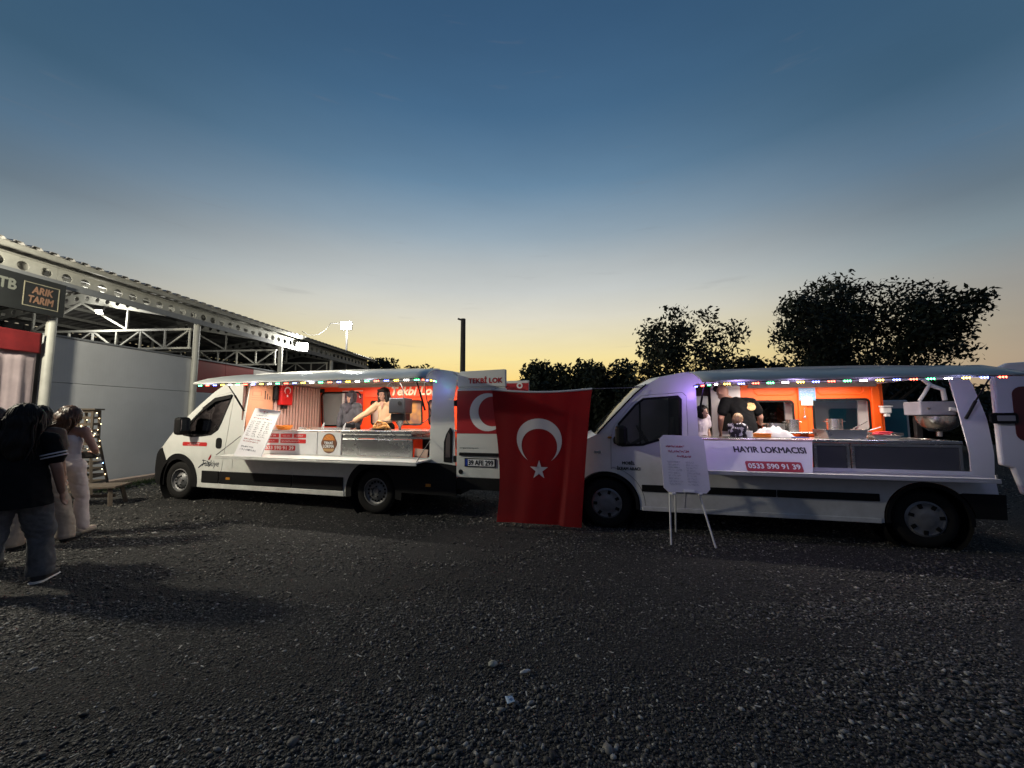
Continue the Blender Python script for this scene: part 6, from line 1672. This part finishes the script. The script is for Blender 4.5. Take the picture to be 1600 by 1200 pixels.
def build_boards():
    whb = mat('board_white', (0.74, 0.73, 0.76), 0.35, var=0.04); ink = mat('ink_grey', (0.12, 0.11, 0.16), 0.6); redi = mat('ink_red', (0.4, 0.03, 0.06), 0.6); whp = MATS['sticker_white']
    # menu board leaning on the serving shelf of the left van
    p = vw(VAN_L, 1.80, -0.40, 0.888)
    r = empty('menu_board', p, VAN_L['rz'], 'white menu board with handwriting leaning on the shelf of the left van', 'board')
    b = MB(); b.bb(0, 0.56, 0, 0.014, 0, 0.83); pn = b.build('panel', whb, r, bevel=0.004)
    lean = Matrix.Rotation(R(-19), 4, 'X') @ Matrix.Rotation(R(6), 4, 'Y')
    parts = [pn]
    parts.append(scribble('handwriting', r, 0.09, 0.50, 0.69, 0.73, -0.002, ink, 1, 21))
    parts.append(scribble('handwriting', r, 0.07, 0.47, 0.64, 0.68, -0.002, redi, 1, 22))
    parts.append(scribble('handwriting', r, 0.05, 0.50, 0.34, 0.62, -0.002, ink, 8, 23, ((0, 0.2), (0.28, 0.48), (0.58, 0.74), (0.78, 0.98))))
    parts.append(scribble('handwriting', r, 0.06, 0.46, 0.24, 0.32, -0.002, redi, 2, 24))
    parts.append(scribble('handwriting', r, 0.07, 0.42, 0.10, 0.2, -0.002, ink, 2, 25))
    q = MB(); q.prism(crescent_poly(0.25, 0.775, 0.022, 0), -0.003, -0.001); q.prism(star_poly(0.30, 0.775, 0.013, 180), -0.003, -0.001); parts.append(q.build('emblem', redi, r))
    for o in parts: o.data.transform(lean)
    # easel with a white sheet in front of the right van
    r = empty('easel', (2.13, 4.72, 0), R(-4), 'white tripod easel holding a handwritten sheet in front of the right van', 'easel')
    tubem = mat('easel_white', (0.66, 0.66, 0.66), 0.35)
    for f, t_ in (((-0.235, -0.02, 0), (-0.205, 0.06, 0.72)), ((0.245, -0.10, 0), (0.11, 0.06, 0.72)), ((0.0, 0.50, 0), (-0.12, 0.10, 0.80))):
        b = MB(); b.tube([f, t_], 0.011, 10); b.build('leg', tubem, r, smooth=True)
    for x in (-0.19, 0.12):
        b = MB(); b.box((x, 0.0, 0.60), (0.05, 0.10, 0.03)); b.build('clamp', tubem, r, bevel=0.008)
    b = MB(); b.tube([(-0.06, 0.14, 0.60), (-0.06, 0.22, 1.28)], 0.012, 8); b.build('mast', tubem, r, smooth=True)
    ch = 0.05
    poly = [(-0.29 + ch, 0), (0.25 - ch, 0), (0.25, ch), (0.25, 0.70 - ch), (0.25 - ch, 0.70), (-0.29 + ch, 0.70), (-0.29, 0.70 - ch), (-0.29, ch)]
    b = MB(); b.prism(poly, 0, 0.012); sh = b.build('sheet', mat('sheet_white', (0.62, 0.61, 0.64), 0.45, var=0.04), r)
    Ml = Matrix.Translation((-0.01, -0.04, 0.615)) @ Matrix.Rotation(R(-17), 4, 'X') @ Matrix.Rotation(R(2), 4, 'Y')
    sub = [sh]
    for k, (x0, x1, z) in enumerate(((-0.22, 0.14, 0.555), (-0.20, 0.19, 0.495), (-0.10, 0.10, 0.435))):
        sub.append(scribble('handwriting', r, x0, x1, z - 0.022, z + 0.022, -0.002, redi, 1, 31 + k, th=0.006, gap=0.1))
    sub.append(scribble('handwriting', r, -0.22, 0.2, 0.08, 0.38, -0.002, mat('ink_faint', (0.4, 0.39, 0.44), 0.6), 9, 40, ((0, 0.45), (0.52, 0.9))))
    q = MB(); q.bb(-0.06, 0.06, -0.012, -0.001, 0.005, 0.035); sub.append(q.build('pen_ledge', whp, r))
    for o in sub: o.data.transform(Ml)

def build_things():
    steel = MATS['stainless']; blk = MATS['black_plastic']
    # dough machine of the left van
    r = empty('frying_machine', vw(VAN_L, 4.32, 0.42, 1.301), VAN_L['rz'], 'dark grey dough dropping machine on the fryer of the left van', 'machine')
    b = MB(); b.bb(-0.15, 0.15, -0.1, 0.16, 0.27, 0.53); b.build('motor_box', mat('machine_grey', (0.02, 0.022, 0.028), 0.45, var=0.1), r, bevel=0.02)
    b = MB(); b.lathe([(0, -0.004), (0.035, -0.004), (0.04, 0.01)], (0.06, -0.102, 0.44), 'y', 18); b.build('knob', blk, r, smooth=True)
    b = MB(); b.bb(-0.12, 0.13, -0.08, 0.13, 0.15, 0.268); b.build('gear_housing', mat('machine_dark', (0.03, 0.03, 0.032), 0.35, metal=0.6), r, bevel=0.012)
    b = MB(); b.lathe([(0.08, 0.15), (0.06, 0.1), (0.03, 0.06), (0.02, 0.0)], (0.0, 0.02, 0), 'z', 20); b.build('nozzle', steel, r, smooth=True)
    b = MB(); b.bb(-0.36, -0.12, -0.02, 0.1, 0.12, 0.15); b.bb(-0.36, -0.335, -0.02, 0.1, 0, 0.12); b.build('steel_frame', steel, r, bevel=0.004)
    # cable loops
    def cable(pts, van, label):
        b = MB(); P = [vw(van, *p) for p in pts]
        # smooth by Catmull-Rom
        out = []
        for i in range(len(P) - 1):
            p0, p1, p2, p3 = P[max(i - 1, 0)], P[i], P[i + 1], P[min(i + 2, len(P) - 1)]
            for t in frange(0, 0.875, 8):
                out.append(0.5 * ((2 * p1) + (p2 - p0) * t + (2 * p0 - 5 * p1 + 4 * p2 - p3) * t * t + (3 * p1 - p0 - 3 * p2 + p3) * t ** 3))
        out.append(P[-1]); b.tube(out, 0.008, 6)
        tag(b.build('cable', mat('cable_black', (0.02, 0.02, 0.02)), None, smooth=True), label, 'cable')
    cable([(4.10, 0.40, 2.02), (4.22, 0.38, 2.02), (4.25, 0.40, 1.93), (4.25, 0.42, 1.84)], VAN_L, 'short black cable into the top of the dough machine')
    cable([(4.14, 0.34, 2.03), (4.32, 0.3, 2.13), (4.46, 0.28, 1.95), (4.50, 0.26, 1.65), (4.58, 0.25, 1.42), (4.80, 0.24, 1.40), (5.0, 0.22, 1.55), (4.93, 0.2, 1.80), (4.88, 0.2, 2.13)], VAN_L, 'long black cable looping down beside the rear pillar of the left van')
    # heap of golden dough balls
    r = empty('dough_balls', vw(VAN_L, 4.10, 0.22, 1.301), VAN_L['rz'], 'heap of golden fried dough balls on the left van counter', 'food')
    rng = random.Random(4); b = MB()
    for k in range(90):
        a = rng.uniform(0, 6.28); d = 0.13 * math.sqrt(rng.random()); hh = max(0, 0.14 * (1 - (d / 0.15) ** 2))
        b.ell((d * math.cos(a) * 1.1, d * math.sin(a) * 0.7, 0.018 + hh * rng.random()), (0.021, 0.021, 0.019), 8)
    o = b.build('balls', mat('fried_dough', (0.50, 0.24, 0.07), 0.4, var=0.3, vscale=25), r, smooth=True); o['kind'] = 'stuff'
    b = MB(); b.lathe([(0.10, 0.0), (0.17, 0.03), (0.175, 0.032), (0.10, 0.006)], (0, 0, 0), 'z', 26); b.build('dish', steel, r, smooth=True)
    def bowl(name, label, van, x, y, z, rad, h_, m, cat='bowl'):
        r = empty(name, vw(van, x, y, z), van['rz'], label, cat)
        b = MB(); b.lathe([(0.0, 0.002), (rad * 0.75, 0.0), (rad * 0.95, h_ * 0.6), (rad, h_), (rad * 0.94, h_), (rad * 0.88, h_ * 0.6), (rad * 0.7, 0.012), (0, 0.012)], (0, 0, 0), 'z', 28); b.build('bowl', m, r, smooth=True)
        b = MB(); b.lathe([(rad, h_), (rad * 1.05, h_ + 0.004), (rad, h_ + 0.008)], (0, 0, 0), 'z', 28); b.build('rim', m, r, smooth=True)
    orp = mat('orange_plastic', (0.75, 0.22, 0.02), 0.35)
    bowl('plastic_bowl', 'orange plastic bowl behind the menu board in the left van', VAN_L, 2.18, 0.2, 1.293, 0.13, 0.07, orp)
    bowl('plastic_bowl', 'flat orange tub at the back of the left van counter', VAN_L, 4.6, 1.55, 1.272, 0.16, 0.06, orp)
    for k, x in enumerate((3.05, 3.47)):
        r = empty('serving_tongs', vw(VAN_L, x, 0.10, 1.30), VAN_L['rz'] + 0.5 * k, ('white tongs handle below the scarf woman on the counter', 'white tongs handle next to the reaching hand on the counter')[k], 'tongs')
        b = MB(); b.tube([(0, 0, 0.0), (0.015, 0, 0.06), (0.04, 0.01, 0.115)], [0.009, 0.008, 0.006], 8); b.build('arm', whm, r, smooth=True)
        b = MB(); b.tube([(0.015, 0.02, 0.0), (0.025, 0.018, 0.06), (0.04, 0.012, 0.115)], [0.009, 0.008, 0.006], 8); b.build('arm', whm, r, smooth=True)
    # red case with crescent hanging on the bulkhead of the left van
    r = empty('red_case', vw(VAN_L, 1.50, 0.78, 1.72), VAN_L['rz'] + R(90), 'red hanging case with a white crescent and star on the bulkhead of the left van', 'case')
    b = MB(); b.bb(-0.12, 0.16, -0.10, -0.0, 0.02, 0.42); b.build('case', mat('case_red', (0.5, 0.012, 0.012), 0.35, var=0.06), r, bevel=0.02)
    q = MB(); q.prism(crescent_poly(0.02, 0.31, 0.075, -90, k=0.8, off=0.24), -0.106, -0.1015); q.build('crescent', whm, r)
    q = MB(); q.prism(star_poly(0.02, 0.20, 0.03, 90), -0.106, -0.1015); q.build('star', whm, r)
    b = MB(); b.bb(-0.04, 0.06, -0.08, -0.02, -0.05, 0.018); b.build('foot', blk, r, bevel=0.008)
    r = empty('fire_extinguisher', vw(VAN_L, 1.53, 0.60, 1.83), VAN_L['rz'], 'black cylinder hanging next to the red case in the left van', 'cylinder')
    b = MB(); b.lathe([(0, 0), (0.045, 0.0), (0.05, 0.02), (0.05, 0.24), (0.03, 0.28), (0, 0.28)], (0, 0, 0), 'z', 20); b.build('bottle', blk, r, smooth=True)
    b = MB(); b.bar((-0.02, 0, 0.28), (0.05, 0, 0.31), 0.02, 0.03); b.build('valve', blk, r)
    # poster with star seen in the large window of the left van
    r = empty('poster', vw(VAN_L, 2.34, 1.845, 1.52), VAN_L['rz'], 'dark red poster in a pale frame behind the scarf woman', 'poster')
    b = MB(); b.bb(-0.24, 0.22, -0.012, -0.004, 0, 0.54); b.build('sheet', mat('poster_red', (0.25, 0.015, 0.02), 0.5), r)
    b = MB(); b.bb(-0.30, -0.245, -0.02, -0.002, -0.2, 0.56); b.bb(-0.245, 0.22, -0.02, -0.002, 0.545, 0.57); b.build('frame', whm, r)
    q = MB(); q.prism(star_poly(0.15, 0.43, 0.04, 90), -0.016, -0.0125); q.build('star', whm, r)
    # ---- right van
    r = empty('mixing_machine', vw(VAN_R, 4.02, 0.80, 0.52), VAN_R['rz'], 'dough mixer with steel bowl and white jointed arms in the right van rear', 'machine')
    lav = mat('machine_lavender', (0.26, 0.26, 0.31), 0.4, var=0.1)
    b = MB(); b.bb(0.02, 0.40, -0.15, 0.15, 1.02, 1.20); b.build('head', lav, r, bevel=0.012)
    b = MB(); b.lathe([(0, -0.004), (0.018, -0.004), (0.02, 0.01)], (0.10, -0.152, 1.11), 'y', 14); b.build('knob', steel, r, smooth=True)
    b = MB(); b.lathe([(0.0, 0.80), (0.09, 0.81), (0.17, 0.87), (0.215, 0.96), (0.22, 1.01), (0.212, 1.01), (0.2, 0.95), (0.15, 0.87), (0, 0.82)], (0.30, 0.0, 0), 'z', 32); b.build('bowl', steel, r, smooth=True)
    b = MB(); b.tube([(0.30, 0, 0.74), (0.30, 0, 0.81)], 0.03, 12); b.build('spout', steel, r, smooth=True)
    b = MB(); b.tube([(0.16, 0, 1.52), (0.24, -0.02, 1.42), (0.36, -0.03, 1.36), (0.38, -0.02, 1.22)], 0.026, 10); b.build('arm', whm, r, smooth=True)
    b = MB(); b.tube([(0.22, -0.03, 1.43), (0.13, -0.06, 1.30), (0.06, -0.08, 1.21)], 0.02, 10); b.build('arm', whm, r, smooth=True)
    b = MB(); b.tube([(0.32, -0.16, 1.10), (0.42, -0.17, 1.08), (0.50, -0.15, 1.13), (0.53, -0.12, 1.26)], 0.026, 10); b.build('arm', whm, r, smooth=True)
    b = MB(); b.bb(0.14, 0.2, 0.12, 0.18, 0.0, 1.02); b.bb(0.0, 0.4, -0.05, 0.25, 0.0, 0.04); b.build('stand', mat('machine_dark', (0.03, 0.03, 0.032)), r)
    def pan(x, y, z, w, d, h_, label, m):
        r = empty('steel_tray', vw(VAN_R, x, y, z), VAN_R['rz'], label, 'tray')
        b = MB(); b.prism([(-w / 2 + 0.03, 0), (w / 2 - 0.03, 0), (w / 2, h_), (w / 2 - 0.008, h_), (w / 2 - 0.036, 0.008), (-w / 2 + 0.036, 0.008), (-w / 2 + 0.008, h_), (-w / 2, h_)], -d / 2, d / 2)
        b.prism([(-w / 2 + 0.03, 0), (w / 2 - 0.03, 0), (w / 2, h_), (-w / 2, h_)], -d / 2 - 0.008, -d / 2 - 0.0005); b.build('pan', m, r, bevel=0.006)
        b = MB(); b.bb(-w / 2 - 0.012, w / 2 + 0.012, -d / 2 - 0.02, -d / 2 - 0.009, h_ - 0.008, h_); b.build('lip', m, r)
    pan(2.98, 0.42, 1.241, 0.46, 0.34, 0.115, 'deep steel basin on the right van counter', steel)
    pan(3.42, 0.42, 1.241, 0.30, 0.30, 0.05, 'shallow steel tray right of the deep basin', steel)
    r = empty('cloth_bundle', vw(VAN_R, 2.24, 0.50, 1.241), VAN_R['rz'], 'crumpled white cloth bundle on the right van counter', 'cloth')
    b = MB(); vs = []; nx, ny = 26, 16
    for j in range(ny + 1):
        for i in range(nx + 1):
            u, v = i / nx * 2 - 1, j / ny * 2 - 1
            hh = max(0, 1 - u * u) ** 0.6 * max(0, 1 - v * v) ** 0.6
            vs.append((u * 0.23, v * 0.15, hh * (0.12 + 0.025 * math.sin(u * 9 + v * 4) + 0.015 * math.sin(v * 13 - u * 6)) + 0.001))
    b.add(vs, [(j * (nx + 1) + i, j * (nx + 1) + i + 1, (j + 1) * (nx + 1) + i + 1, (j + 1) * (nx + 1) + i) for j in range(ny) for i in range(nx)])
    b.build('cloth', mat('cloth_bundle_white', (0.42, 0.4, 0.42), 0.85), r, smooth=True, ang=80)
    r = empty('orange_box', vw(VAN_R, 2.06, 0.36, 1.241), VAN_R['rz'], 'small orange box beside the boy on the right van counter', 'box')
    b = MB(); b.bb(-0.09, 0.09, -0.06, 0.06, 0, 0.045); b.build('box', orp, r, bevel=0.008); b = MB(); b.bb(-0.095, 0.095, -0.065, 0.065, 0.046, 0.056); b.build('lid', orp, r)
    r = empty('paper_cup', vw(VAN_R, 1.875, 0.26, 1.241), VAN_R['rz'], 'white paper cup held by the boy', 'cup')
    b = MB(); b.lathe([(0, 0.0), (0.028, 0.0), (0.038, 0.085), (0.035, 0.085), (0.026, 0.006), (0, 0.006)], (0, 0, 0), 'z', 20); b.build('cup', whm, r, smooth=True)
    b = MB(); b.lathe([(0.037, 0.083), (0.041, 0.086), (0.037, 0.09)], (0, 0, 0), 'z', 20); b.build('rim', whm, r, smooth=True)
    r = empty('red_cloth', vw(VAN_R, 3.46, 0.42, 1.292), VAN_R['rz'], 'folded red cloth lying in the shallow tray', 'cloth')
    b = MB(); b.bb(-0.08, 0.06, -0.06, 0.06, 0, 0.02); b.bb(-0.06, 0.09, -0.05, 0.05, 0.021, 0.038); b.build('cloth', mat('cloth_red', (0.5, 0.03, 0.05), 0.8), r, bevel=0.008)
    def pot(x, y, z, rad, h_, lab):
        r = empty('steel_pot', vw(VAN_R, x, y, z), VAN_R['rz'], lab, 'pot')
        b = MB(); b.lathe([(0, 0.001), (rad, 0.0), (rad, h_), (rad * 0.95, h_), (rad * 0.95, 0.01), (0, 0.01)], (0, 0, 0), 'z', 28); b.build('pot', steel, r, smooth=True)
        for s_ in (-1, 1):
            b = MB(); b.tube([(s_ * rad, -0.03, h_ * 0.8), (s_ * (rad + 0.03), -0.02, h_ * 0.8), (s_ * (rad + 0.03), 0.02, h_ * 0.8), (s_ * rad, 0.03, h_ * 0.8)], 0.006, 6); b.build('handle', steel, r, smooth=True)
    pot(2.58, 1.36, 1.286, 0.15, 0.13, 'wide steel pot on the back counter left of the orange post')
    pot(2.86, 1.40, 1.286, 0.09, 0.19, 'tall narrow steel pot beside the wide one')
    pot(3.42, 1.38, 1.286, 0.10, 0.20, 'steel pot on the back counter under the right window')
    def utensil(x, y, z, a, tilt, ln, m, lab):
        r = empty('long_spoon', vw(VAN_R, x, y, z), VAN_R['rz'] + a, lab, 'spoon')
        b = MB(); b.tube([(0, 0, 0.012), (ln, 0, 0.012 + ln * tilt)], 0.007, 8); b.build('handle', m, r, smooth=True)
        b = MB(); b.ell((-0.02, 0, 0.012), (0.035, 0.022, 0.011), 10); b.build('spoon_head', m, r, smooth=True)
    utensil(3.10, 0.40, 1.33, 0.35, 0.45, 0.26, steel, 'steel spoon sticking out of the deep basin')
    utensil(3.30, 0.52, 1.30, 0.2, 0.3, 0.24, whm, 'white spoon resting on the shallow tray')
    utensil(2.40, 0.22, 1.241, -0.5, 0.0, 0.14, mat('blue_plastic', (0.03, 0.06, 0.3), 0.4), 'small blue spoon on the counter beside the cloth bundle')
    r = empty('notice', vw(VAN_R, 3.165, 1.565, 1.70), VAN_R['rz'], 'blue printed notice taped to the orange post in the right van', 'notice')
    b = MB(); b.bb(-0.115, 0.115, -0.004, 0.0, 0.08, 0.28); b.build('sheet', mat('notice_blue', (0.16, 0.34, 0.62), 0.5, var=0.15, vscale=20), r)
    b = MB(); b.bb(-0.09, 0.07, -0.0085, -0.005, -0.0, 0.12); b.build('slip', whm, r)
    scribble('small_print', r, -0.1, 0.1, 0.10, 0.26, -0.006, whm, 6, 77, gap=0.05, th=0.003)
    r = empty('hanging_whisk', vw(VAN_R, 3.11, 1.55, 1.50), VAN_R['rz'], 'small ladle hanging on the orange post under the notice', 'ladle')
    b = MB(); b.tube([(0, 0, 0.17), (0, 0, 0.03)], 0.004, 6); b.build('handle', steel, r); b = MB(); b.ell((0, 0, 0.012), (0.024, 0.012, 0.022), 12); b.build('cup', steel, r, smooth=True)
    r = empty('soap_dispenser', vw(VAN_R, 4.17, 1.52, 1.52), VAN_R['rz'], 'white wall dispenser at the right end of the orange wall', 'dispenser')
    b = MB(); b.bb(-0.06, 0.06, -0.05, 0.03, 0.05, 0.14); b.build('tank', whm, r, bevel=0.015); b = MB(); b.bb(-0.07, 0.07, -0.06, 0.03, 0.145, 0.165); b.build('lid', whm, r, bevel=0.006); b = MB(); b.bb(-0.03, 0.03, -0.055, 0.0, 0.0, 0.045); b.build('spout', whm, r, bevel=0.008)
    r = empty('storage_cabinet', vw(VAN_R, 4.25, 2.35, 0), VAN_R['rz'], 'pale cabinet with a teal panel seen through the right window of the right van', 'cabinet')
    b = MB(); b.bb(-0.95, 0.75, 0, 0.4, 0, 1.80); b.build('carcass', mat('cabinet_grey', (0.45, 0.47, 0.47), 0.5), r, bevel=0.02)
    b = MB(); b.prism(rrect(-0.42, 0.7, 1.15, 1.66, 0.05), -0.02, -0.002); b.build('teal_panel', mat('teal_paint', (0.01, 0.13, 0.17), 0.4), r, bevel=0.006)
    # ---- parked car far behind, between flag and right van
    build_car()
    # ---- wooden tower with fairy lights and bench
    r = empty('lit_tower', (-8.28, 7.55, 0), R(20), 'narrow wooden lattice tower wrapped in tiny lights against the grey wall', 'tower')
    wood = mat('weathered_wood', (0.10, 0.078, 0.058), 0.85, var=0.3, vscale=8)
    def half(z): return 0.27 - 0.16 * min(1, z / 1.1) - 0.02 * max(0, z - 1.1)
    for sx in (-1, 1):
        for sy in (-1, 1):
            b = MB()
            for z0, z1 in ((0, 0.55), (0.55, 1.1), (1.1, 1.64)):
                b.bar((sx * half(z0), sy * half(z0), z0), (sx * half(z1), sy * half(z1), z1), 0.035, 0.035)
            b.build('leg', wood, r)
    for k in range(13):
        z = 0.12 + k * 0.125; hh = half(z)
        for a, p, q in ((0, (-hh, -hh, z), (hh, -hh, z)), (1, (-hh, hh, z), (hh, hh, z)), (2, (-hh, -hh, z), (-hh, hh, z)), (3, (hh, -hh, z), (hh, hh, z))):
            b = MB(); b.bar(p, q, 0.016, 0.05); b.build('slat', wood, r)
    b = MB(); b.box((0, 0, 1.66), (0.3, 0.3, 0.03)); b.build('cap', wood, r)
    rng = random.Random(6)
    for k in range(46):
        z = 0.35 + 1.27 * k / 46; hh = half(z) + 0.025; a = k * 1.9
        f = rng.uniform(-1, 1); side = k % 4
        p = {0: (f * hh, -hh, z), 1: (hh, f * hh, z), 2: (f * hh, hh, z), 3: (-hh, f * hh, z)}[side]
        b = MB(); b.ell(p, (0.009, 0.009, 0.009), 6)
        cold = k in (3, 7, 9); b.build('fairy_bulb', emit_mat('fairy_cold', (0.3, 0.5, 1.0), 14) if cold else emit_mat('fairy_warm', (1.0, 0.75, 0.4), 9), r)
    r = empty('wooden_bench', (-7.42, 6.72, 0), R(14), 'low rough wooden bench in front of the lit tower', 'bench')
    for k in range(3):
        b = MB(); b.bb(-0.62, 0.62, -0.2 + k * 0.14, -0.07 + k * 0.14, 0.30 + 0.004 * k, 0.335 + 0.004 * k); b.build('seat_plank', wood, r, bevel=0.005)
    for x in (-0.5, 0.5):
        b = MB(); b.bar((x + 0.05, -0.17, 0), (x, -0.12, 0.298), 0.05, 0.05); b.build('leg', wood, r); b = MB(); b.bar((x + 0.05, 0.2, 0), (x, 0.15, 0.298), 0.05, 0.05); b.build('leg', wood, r)
    b = MB(); b.bb(-0.5, 0.5, 0.0, 0.03, 0.12, 0.17); b.build('stretcher', wood, r)
    # ---- litter
    r = empty('paper_scrap', (-0.012, 2.18, 0.022), R(20), 'small pale blue square packet lying on the gravel', 'packet')
    b = MB(); b.add([(-0.022, -0.024, 0), (0.02, -0.026, 0.006), (0.023, 0.02, 0.002), (-0.02, 0.024, 0.008), (0, 0, 0.012)], [(0, 1, 4), (1, 2, 4), (2, 3, 4), (3, 0, 4)]); b.build('packet', mat('packet_blue', (0.45, 0.55, 0.65), 0.4), r)
    b = MB(); b.bb(-0.012, 0.010, -0.011, 0.010, 0.0125, 0.0135); b.build('print', mat('print_blue', (0.2, 0.3, 0.45), 0.5), r)
    for nm, p, sz, lab, col in (('pebble', (-0.118, 2.486, 0.018), (0.03, 0.024, 0.016), 'pale round pebble near the middle of the gravel', (0.34, 0.33, 0.27)), ('wood_chip', (0.076, 2.41, 0.022), (0.035, 0.012, 0.008), 'pale elongated wood chip right of the round pebble', (0.55, 0.52, 0.47))):
        b = MB(); b.ell((0, 0, 0), sz, 12)
        for i, v in enumerate(b.v):
            k = 1 + 0.12 * math.sin(i * 2.3); b.v[i] = (v[0] * k, v[1] * k, v[2] * k)
        o = b.build(nm, mat('litter_' + nm, col, 0.7, var=0.15, vscale=40), None, smooth=True); o.location = p; o.rotation_euler = (0.1, 0.05, 0.5); tag(o, lab, nm.replace('_', ' '))
    rng = np.random.default_rng(12); b = MB()
    for k in range(1100):
        y = math.sqrt(rng.uniform(1.7 ** 2, 9.5 ** 2)); x = rng.uniform(-1, 1) * 1.35 * y
        if x < -8: continue
        a = rng.uniform(0, 3.14); l = rng.uniform(0.006, 0.03) if k > 250 else rng.uniform(0.015, 0.045); d = Vector((math.cos(a), math.sin(a), rng.uniform(-0.2, 0.2))) * l
        b.bar(Vector((x, y, 0.026)) - d / 2, Vector((x, y, 0.026)) + d / 2, rng.uniform(0.003, 0.008), 0.002)
    tag(b.build('wood_splinters', mat('splinter_pale', (0.42, 0.4, 0.35), 0.8)), 'pale splinters and straw scattered through the gravel', 'splinters', kind='stuff')

def build_car():
    r = empty('parked_car', (1.15, 9.6, 0), R(-6), 'silver parked car half hidden between the flag and the right van', 'car')
    P = mat('car_silver', (0.42, 0.43, 0.44), 0.28, metal=0.5, coat=0.3); blk = MATS['black_plastic']; g = glass_mat('car_glass', (0.08, 0.09, 0.09), 1.0)
    W = 1.72
    def ym(x, z): return 0.05 + 0.22 * max(0, (z - 0.85) / 0.65) ** 1.3 + 0.25 * max(0, (0.5 - x) / 0.9) ** 2.2 + 0.2 * max(0, (x - 3.3) / 0.8) ** 2.2
    top = [(-0.35, 0.62), (-0.30, 0.74), (0.2, 0.86), (0.62, 0.95), (1.0, 1.2), (1.36, 1.42), (1.9, 1.49), (2.6, 1.47), (3.2, 1.36), (3.6, 1.02), (3.78, 0.95), (3.82, 0.6)]
    side = [(-0.33, 0.3)] + top + [(3.8, 0.3)] + [(3.35, 0.25)] + arc(3.0, 0.31, 0.34, -8, 188, 12) + arc(0.42, 0.31, 0.34, -8, 188, 12)
    win = [(0.82, 0.98), (1.15, 1.22), (1.44, 1.39), (1.9, 1.43), (2.6, 1.41), (3.08, 1.31), (3.35, 1.02)]
    skin('body_side', side, [win], ym, frange(-0.3, 3.8, 18), frange(0.3, 1.5, 9), P, r, 0.012)
    skin('far_side', side, [win], lambda x, z: W - ym(x, z) - 0.012, frange(-0.3, 3.8, 18), frange(0.3, 1.5, 9), P, r, 0.012)
    skin('side_glass', inset(win, -0.01), [], lambda x, z: ym(x, z) + 0.014, frange(0.8, 3.4, 8), frange(1, 1.4, 4), g, r, 0)
    skin('side_glass', inset(win, -0.01), [], lambda x, z: W - ym(x, z) - 0.016, frange(0.8, 3.4, 8), frange(1, 1.4, 4), g, r, 0)
    strip([(-0.33, 0.3), (-0.36, 0.5), (-0.35, 0.62), (-0.30, 0.74), (0.2, 0.86), (0.62, 0.95)], ym, W, 0, 1, 0.1, 0.03).build('bonnet', P, r, smooth=True, ang=45)
    strip([(0.62, 0.95), (1.0, 1.2), (1.36, 1.42)], ym, W, 0, 1, 0.08, 0.0).build('windscreen', g, r, smooth=True)
    strip([(1.36, 1.42), (1.9, 1.49), (2.6, 1.47), (3.2, 1.36)], ym, W, 0, 1, 0, 0.03).build('roof', P, r, smooth=True)
    strip([(3.2, 1.36), (3.6, 1.02), (3.78, 0.95)], ym, W, 0, 1, -0.05, 0).build('rear_window', g, r, smooth=True)
    strip([(3.78, 0.95), (3.82, 0.6), (3.8, 0.3)], ym, W, 0, 1, -0.08, 0).build('tailgate', P, r, smooth=True)
    for x in (0.42, 3.0):
        make_wheel(r, x, 0.07, 0.31, 0.2, 'cap'); make_wheel(r, x, W - 0.07, 0.31, 0.2, 'cap', far=True)
    b = MB(); b.bb(0.0, 3.6, 0.25, W - 0.25, 0.22, 0.6); b.build('floor_pan', blk, r)
    for y in (0.2, W - 0.2):
        b = MB(); b.tube([(1.5, y + (0.12 if y < 1 else -0.12), 1.50), (2.2, y + (0.12 if y < 1 else -0.12), 1.55), (2.9, y + (0.12 if y < 1 else -0.12), 1.47)], 0.014, 8); b.build('roof_rail', MATS['stainless'], r, smooth=True)

# ------------------------------------------------------------------ build everything
LAMP_MAIN = 1050
LIGHT_VAN_L = 60
LIGHT_VAN_R = 30
LED_STR = 22
whm = mat('white_enamel', (0.72, 0.72, 0.72), 0.4)
build_ground()
build_hall()
build_hall_fittings()
build_lamps()
build_left_van()
build_right_van()
build_people()
build_flag()
build_boards()
build_things()
bake_people()
build_trees()
stones('gravel', 74000, 1.15, 3.3, 0.0128, True, 1, 'dark grey loose stones of the gravel yard in the foreground')
stones('gravel', 74000, 2.9, 5.8, 0.0165, False, 3, 'dark grey loose stones of the gravel yard before the vans')
stones('gravel', 60000, 5.5, 12.0, 0.025, False, 2, 'dark grey loose stones of the gravel yard around the vans')
